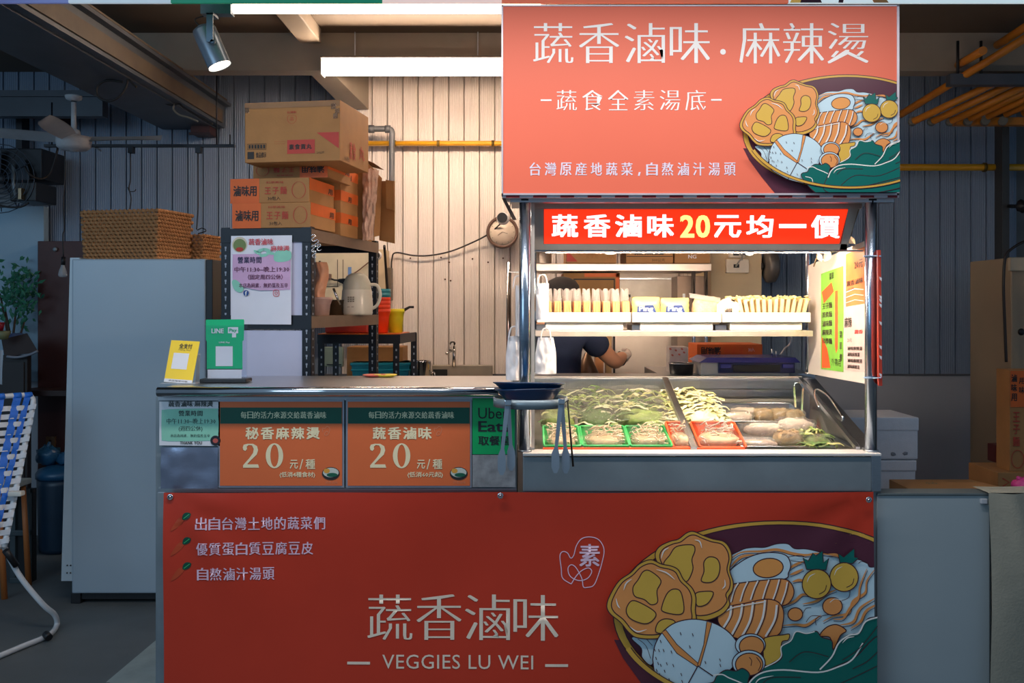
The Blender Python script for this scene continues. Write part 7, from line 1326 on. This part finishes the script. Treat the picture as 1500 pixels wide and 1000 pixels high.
for xx, yy, dx in ((X(-2, Yo), Yo, .03), (X(-44, Yo), Yo, -.03), (X(-2, Yo), Yo+.24, .03), (X(-44, Yo), Yo+.24, -.03)): mb = MB(); mb.tube([(xx, yy, zst), (xx+dx, yy, 0)], [.013, .016], 10); mb.build('leg', M('orange_wood', (176, 104, 52), .5), t)
# lounge chair with webbing
t = thing('webbed_lounge_chair', 'folding lounge chair with blue and white webbing and a white tube frame', 'chair', P(-10, 960, 4.3)); t.location.z = 0
Wt, Bt = M('web_white', (206, 212, 220), .5, 0, .04, 60, .2, 200), M('web_blue', (24, 110, 216), .5, 0, .06, 60, .2, 200); TF = M('frame_white_tube', (216, 220, 224), .25)
def cp(u, v, h=0):     # backrest surface: u 0..1 left to right, v 0..1 top to bottom
    tr_, br_ = Vector(P(50, 584, 4.55)), Vector(P(6, 802, 4.30)); tl_, bl_ = Vector(P(-120, 592, 4.20)), Vector(P(-150, 820, 3.95))
    p = (tl_*(1-u)+tr_*u)*(1-v)+(bl_*(1-u)+br_*u)*v; n_ = (tr_-tl_).cross(bl_-tl_).normalized(); n_ = n_ if n_.y < 0 else -n_
    return p+n_*h
mb = MB(); mb.tube(sm([tuple(cp(.0, -.02)), tuple(cp(.6, -.025)), tuple(cp(.90, -.03)), tuple(cp(.975, -.01)), tuple(cp(1.0, .05)), tuple(cp(1.0, .3)), tuple(cp(1.0, .6)), tuple(cp(1.0, 1.0))], False, 5), .0125, 12); mb.build('back_frame', TF, t)
nH = 17
for i in range(nH):
    v0 = .045+i*.056; mb = MB(); pts = []
    def hs(u, v): uu = u*1.02; h = .006*(1 if int(uu*100/6.5+i) % 2 else -1) if uu > .55 else 0; return cp(uu, v0+.036*v, .004+h*.6+(.014 if uu > .985 else 0))
    mb.grid(34, 2, hs); mb.grid(1, 2, lambda u, v: cp(1.02, v0+.036*v, .018-.034*u)); mb.build('white_strap', Wt, t, recalc=False)
for u0 in (.50, .65, .80, .90):
    mb = MB(); k0 = int(u0*20); mb.grid(2, 60, lambda u, v: cp(u0+.058*u-.05*v if u0 > .85 else u0+.075*u-.03*v, -.03+v*1.02, .006+.004*math.sin(v*1.02/.056*math.pi+k0*math.pi))); mb.build('blue_strap', Bt, t, recalc=False)
    mb = MB(); mb.tube([cp(u0, -.025), cp(u0+.07, -.028)], .0155, 12); mb.build('blue_strap_wrap', Bt, t)
# floor tube: from the hinge down to the bend and back along the ground
mb = MB(); fp = lambda px, py: Vector((flp(px, py)[0], flp(px, py)[1], .013))
mb.tube(sm([tuple(P(2, 792, 4.35)), tuple(P(28, 842, 4.38)), tuple(P(62, 884, 4.40)), tuple(P(80, 900, 4.45)+Vector((0, 0, 0))), tuple(fp(83, 920)), tuple(fp(70, 935)), tuple(fp(30, 952)), tuple(fp(-40, 982)), tuple(fp(-120, 1020))], False, 5), .0125, 12); mb.build('leg', TF, t)
mb = MB(); mb.tube([P(67, 928, 4.30), P(72, 934, 4.28)], .0165, 12); mb.build('black_foot_cap', DARK, t); mb = MB(); mb.tube([P(8, 806, 4.32), P(24, 828, 4.36)], .0155, 10); mb.build('joint_sleeve', DARK, t)
mb = MB(); mb.tube(sm([P(-80, 830, 3.95), P(-30, 812, 4.15), P(4, 798, 4.32), P(10, 790, 4.34)], False, 4), .0125, 12); mb.build('seat_rail', TF, t); mb = MB(); mb.bbox(X(14, 4.35), X(34, 4.35), 4.33, 4.37, Z(726, 4.35), Z(719, 4.35), .006); mb.build('arm_pad', M('pad_ivory', (206, 204, 194), .4), t)
mb = MB(); mb.tube([P(-100, 830, 3.9), fp(-110, 1010)], .0125, 10); mb.build('leg', TF, t)

# ================================================================== RIGHT SIDE
t = thing('grey_front_panel', 'plain pale grey-blue upright panel to the right of the red banner', 'panel', P(1365, 1090, 3.4)); t.location.z = 0; fz = M('freezer_side', (150, 164, 170), .4, 0, .04, 2)
mb = MB(); mb.bbox(X(1288, 3.36), X(1449, 3.36), 3.342, 3.40, .02, Z(722, 3.36), .006); mb.build('cabinet_body', fz, t); mb = MB(); mb.bbox(X(1284, 3.33), X(1449, 3.33), 3.325, 3.34, .0, Z(725, 3.33), .003); mb.build('front_skin', fz, t)
mb = MB(); mb.bbox(X(1284, 3.33), X(1452, 3.33), 3.32, 3.41, Z(725, 3.33), Z(721.5, 3.33), .003); mb.build('top_trim', M('trim_dull', (110, 120, 122), .4, .5), t)
mb = MB(); mb.bbox(X(1438, 3.31), X(1447, 3.31), 3.312, 3.325, Z(738, 3.31), Z(731, 3.31), .002); mb.build('small_clip', M('clip_grey', (170, 176, 184), .4), t)
t = thing('beige_cloth_cover', 'draped beige-grey cloth cover hanging at the right edge of the frame', 'cloth', P(1500, 1080, 3.3)); cl = M('beige_cloth', (150, 148, 134), .85, 0, .05, 30, .15, 120)
mb = MB()
def clf(u, v):
    x = X(1448, 3.3)+u*.62; z = Z(722, 3.3)-v*.82; d_ = .012*math.sin(u*9+v*2.2)*min(1, v*2)+.02*math.exp(-((u-.12-v*.35)/.06)**2)*math.exp(-v*2)
    return Vector((x+.02*v*0+.006*math.sin(v*5)*(u < .02), 3.30-d_-.012*v, z))
mb.grid(44, 40, clf); mb.grid(20, 4, lambda u, v: Vector((X(1448, 3.3)+u*.62, 3.30+v*.12, Z(722, 3.3)+.001+.004*math.sin(u*12)*math.sin(v*6)))); mb.build('cloth_drape', cl, t)
mb = MB(); mb.box(X(1452, 3.4), X(1452, 3.4)+.58, 3.36, 3.41, .0, Z(722, 3.3)-.012); mb.build('covered_table', M('covered_grey', (120, 120, 116), .7), t)
# styrofoam boxes
Ys = 4.35; sw = M('styrofoam', (206, 212, 222), .8, 0, .04, 30, .12, 160)
t = thing('polystyrene_box', 'upper white polystyrene box, dented lid, right of the food cart', 'box', P(1300, 672, Ys)); mb = MB(); mb.bbox(X(1236, Ys), X(1345, Ys), Ys, Ys+.32, Z(673, Ys), Z(621, Ys), .008); mb.build('box_body', sw, t); mb = MB(); mb.bbox(X(1234, Ys), X(1346, Ys), Ys-.004, Ys+.325, Z(673, Ys)+.13, Z(611, Ys), .008); mb.build('lid', sw, t)
mb = MB()
for a, b in ((1308, 665), (1326, 664)): mb.blob(P(a, b, Ys), .012, .003, .008, .3, 3, 8, 6, a)
mb.build('dents', M('dent_grey', (130, 136, 146), .8), t, kind='stuff')
t = thing('polystyrene_box', 'lower white polystyrene box under the dented one, beside the cart', 'box', P(1300, 735, Ys)); mb = MB(); mb.bbox(X(1238, Ys), X(1342, Ys), Ys+.005, Ys+.31, Z(735, Ys), Z(674, Ys), .008); mb.build('box_body', sw, t); mb = MB(); mb.bbox(X(1237, Ys), X(1343, Ys), Ys, Ys+.315, Z(690, Ys), Z(674, Ys), .006); mb.build('lid', sw, t)
zsb = Z(735, Ys)
t = thing('storage_bench', 'plain grey storage bench hidden behind the freezer panel, under the boxes', 'bench', (X(1340, 4.5), 4.5, 0)); mb = MB(); mb.bbox(X(1300, 4.2), X(1640, 4.2), 4.02, 4.9, 0, zsb-.001, .004); mb.build('bench_body', M('bench_grey', (110, 116, 122), .6), t); mb = MB(); mb.bbox(X(1300, 4.2), X(1640, 4.2), 4.01, 4.91, zsb-.03, zsb, .003); mb.build('bench_top', MATS['bench_grey'], t)
t = thing('flat_kraft_box', 'flat kraft cardboard box lying behind the freezer panel top edge', 'box', P(1395, 722, 4.32)); a, b = X(1326, 4.1), X(1460, 4.1); z1_ = Z(713, 4.1)
mb = MB(); mb.hexa([(a, 4.06, zsb), (b+.03, 4.06, zsb), (b-.02, 4.28, zsb), (a+.0, 4.28, zsb), (a, 4.06, z1_), (b+.03, 4.06, z1_-.0), (b-.03, 4.28, z1_), (a, 4.28, z1_)]); mb.build('carton', KRAFT, t)
mb = MB(); fk = Fr((a, 4.06, z1_+.001), (.01, 0, 0), (0, .01, 0), (0, 0, 1)); mb.text('小心', 12, 14, 17, 10, fk, .001, 'bold'); mb.build('top_lettering', M('green_ink_dull', (80, 110, 90), .6), t)
# stack of printed boxes at the right edge
Yx = 4.55
t, f1 = pbox('upright_noodle_box', 'orange and kraft noodle box standing on end at the right edge', 1479, 1570, 542, 690, Yx, .13, KRAFT, tape=False)
t.location.z = Z(690, Yx); mb = MB(); mb.rect(1479.5, 543, 1570, 596, f1, .004); mb.build('orange_print', BOXOR, t, kind='stuff')
def vt(txt, x0_, x1_, y0_, step, fr, style='bold'):
    mb = MB()
    for i, c in enumerate(txt): mb.text(c, x0_, y0_+i*step, x1_, y0_+i*step+step*.8, fr, .005, style)
    return mb
mb = vt('滷味用', 1480.5, 1489, 548, 14, f1, 'heavy'); mb.text('用', 1492, 553, 1500, 562, f1, .005, 'bold'); mb.text('味', 1492, 566, 1500, 576, f1, .005, 'bold'); mb.build('black_lettering', BOXINK, t)
mb = vt('王子麵', 1483, 1493, 603, 18, f1); mb.stroke(ell(1490, 672, 9, 13, 24), 1, f1, .005, True); mb.build('red_lettering', MATS['box_red_ink'], t)
t, f1 = pbox('kraft_box', 'small kraft box under the upright noodle box at the right edge', 1462, 1570, 692, 722, Yx-.04, .3, KRAFT, tape=False); mb = MB(); mb.stroke([(1468, 700), (1478, 706), (1468, 712)], 1.5, f1, .004); mb.build('red_mark', BOXRED, t, kind='stuff')
t = thing('pink_bag', 'bright pink plastic bag at the right edge behind the beige cloth', 'bag', P(1496, 722, 4.2)); mb = MB(); mb.blob(P(1500, 712, 4.25), .05, .05, .04, .25, 3, 16, 10, 6); mb.build('bag_body', M('bag_pink', (222, 70, 150), .4, 0, .1, 20, .3, 20), t); mb = MB(); mb.tube([P(1494, 703, 4.25), P(1490, 698, 4.25)], [.015, .006], 8); mb.build('bag_knot', MATS['bag_pink'], t)
t = thing('dark_red_clamp', 'dark red metal bracket on the wall by the right edge boxes', 'bracket', P(1470, 672, 5.2)); mb = MB(); mb.bbox(X(1459, 5.2), X(1480, 5.2), 5.2, 5.3, Z(678, 5.2), Z(652, 5.2), .006); mb.build('bracket_head', M('bracket_red', (100, 36, 36), .5), t); mb = MB(); mb.tube([P(1470, 650, 5.22), P(1470, 740, 5.22)], .012, 8); mb.build('bracket_rod', DARK, t)
# beige appliance, cable, dark post
t = thing('beige_appliance', 'tall beige appliance with a pale handle at the right edge', 'appliance', P(1500, 560, 5.4)); t.location.z = 0; Ya = 5.4
mb = MB(); mb.bbox(X(1481, Ya), X(1600, Ya), Ya, Ya+.5, 0, Z(377, Ya), .008); mb.build('cabinet_body', M('appliance_beige', (158, 142, 118), .5, 0, .04, 3), t); mb = MB(); mb.bbox(X(1476, Ya), X(1500, Ya), Ya-.03, Ya, Z(397, Ya), Z(377, Ya), .006); mb.build('corner_handle', M('appliance_ivory', (186, 174, 150), .4), t); mb = MB(); mb.lathe([(0, -.01), (.015, -.01), (.02, 0), (0, 0)], P(1496, 486, Ya), 14, axis='y'); mb.build('knob', DARK, t)
mb = MB(); mb.tube(sm([P(1520, 350, 5.35), P(1500, 354, 5.3), P(1480, 366, 5.3), P(1472, 380, 5.3), P(1470, 420, 5.3), P(1472, 480, 5.3), P(1474, 530, 5.3)], False, 6), .008, 8); mb.build('black_hose', cab, None, 'black cable curving down beside the beige appliance at the right', 'cable')
mb = MB(); mb.bbox(X(1468, 6.0), X(1479, 6.0), 6.0, 6.1, 0, 3.05, .004); mb.build('dark_column', M('column_dark', (60, 62, 62), .5), None, 'dark vertical steel column against the wall near the right edge', 'column')
t = thing('bracket_lamp', 'dark fixture on a bracket at the right edge under the tube rack', 'fixture', P(1500, 310, 5.8)); mb = MB(); mb.blob(P(1498, 302, 5.8), .04, .04, .035, .2, 3, 12, 8, 2); mb.build('fixture_head', DARK, t); mb = MB(); mb.tube([P(1498, 302, 5.8), P(1478, 302, 6.0)], .012, 8); mb.build('fixture_arm', DARK, t)
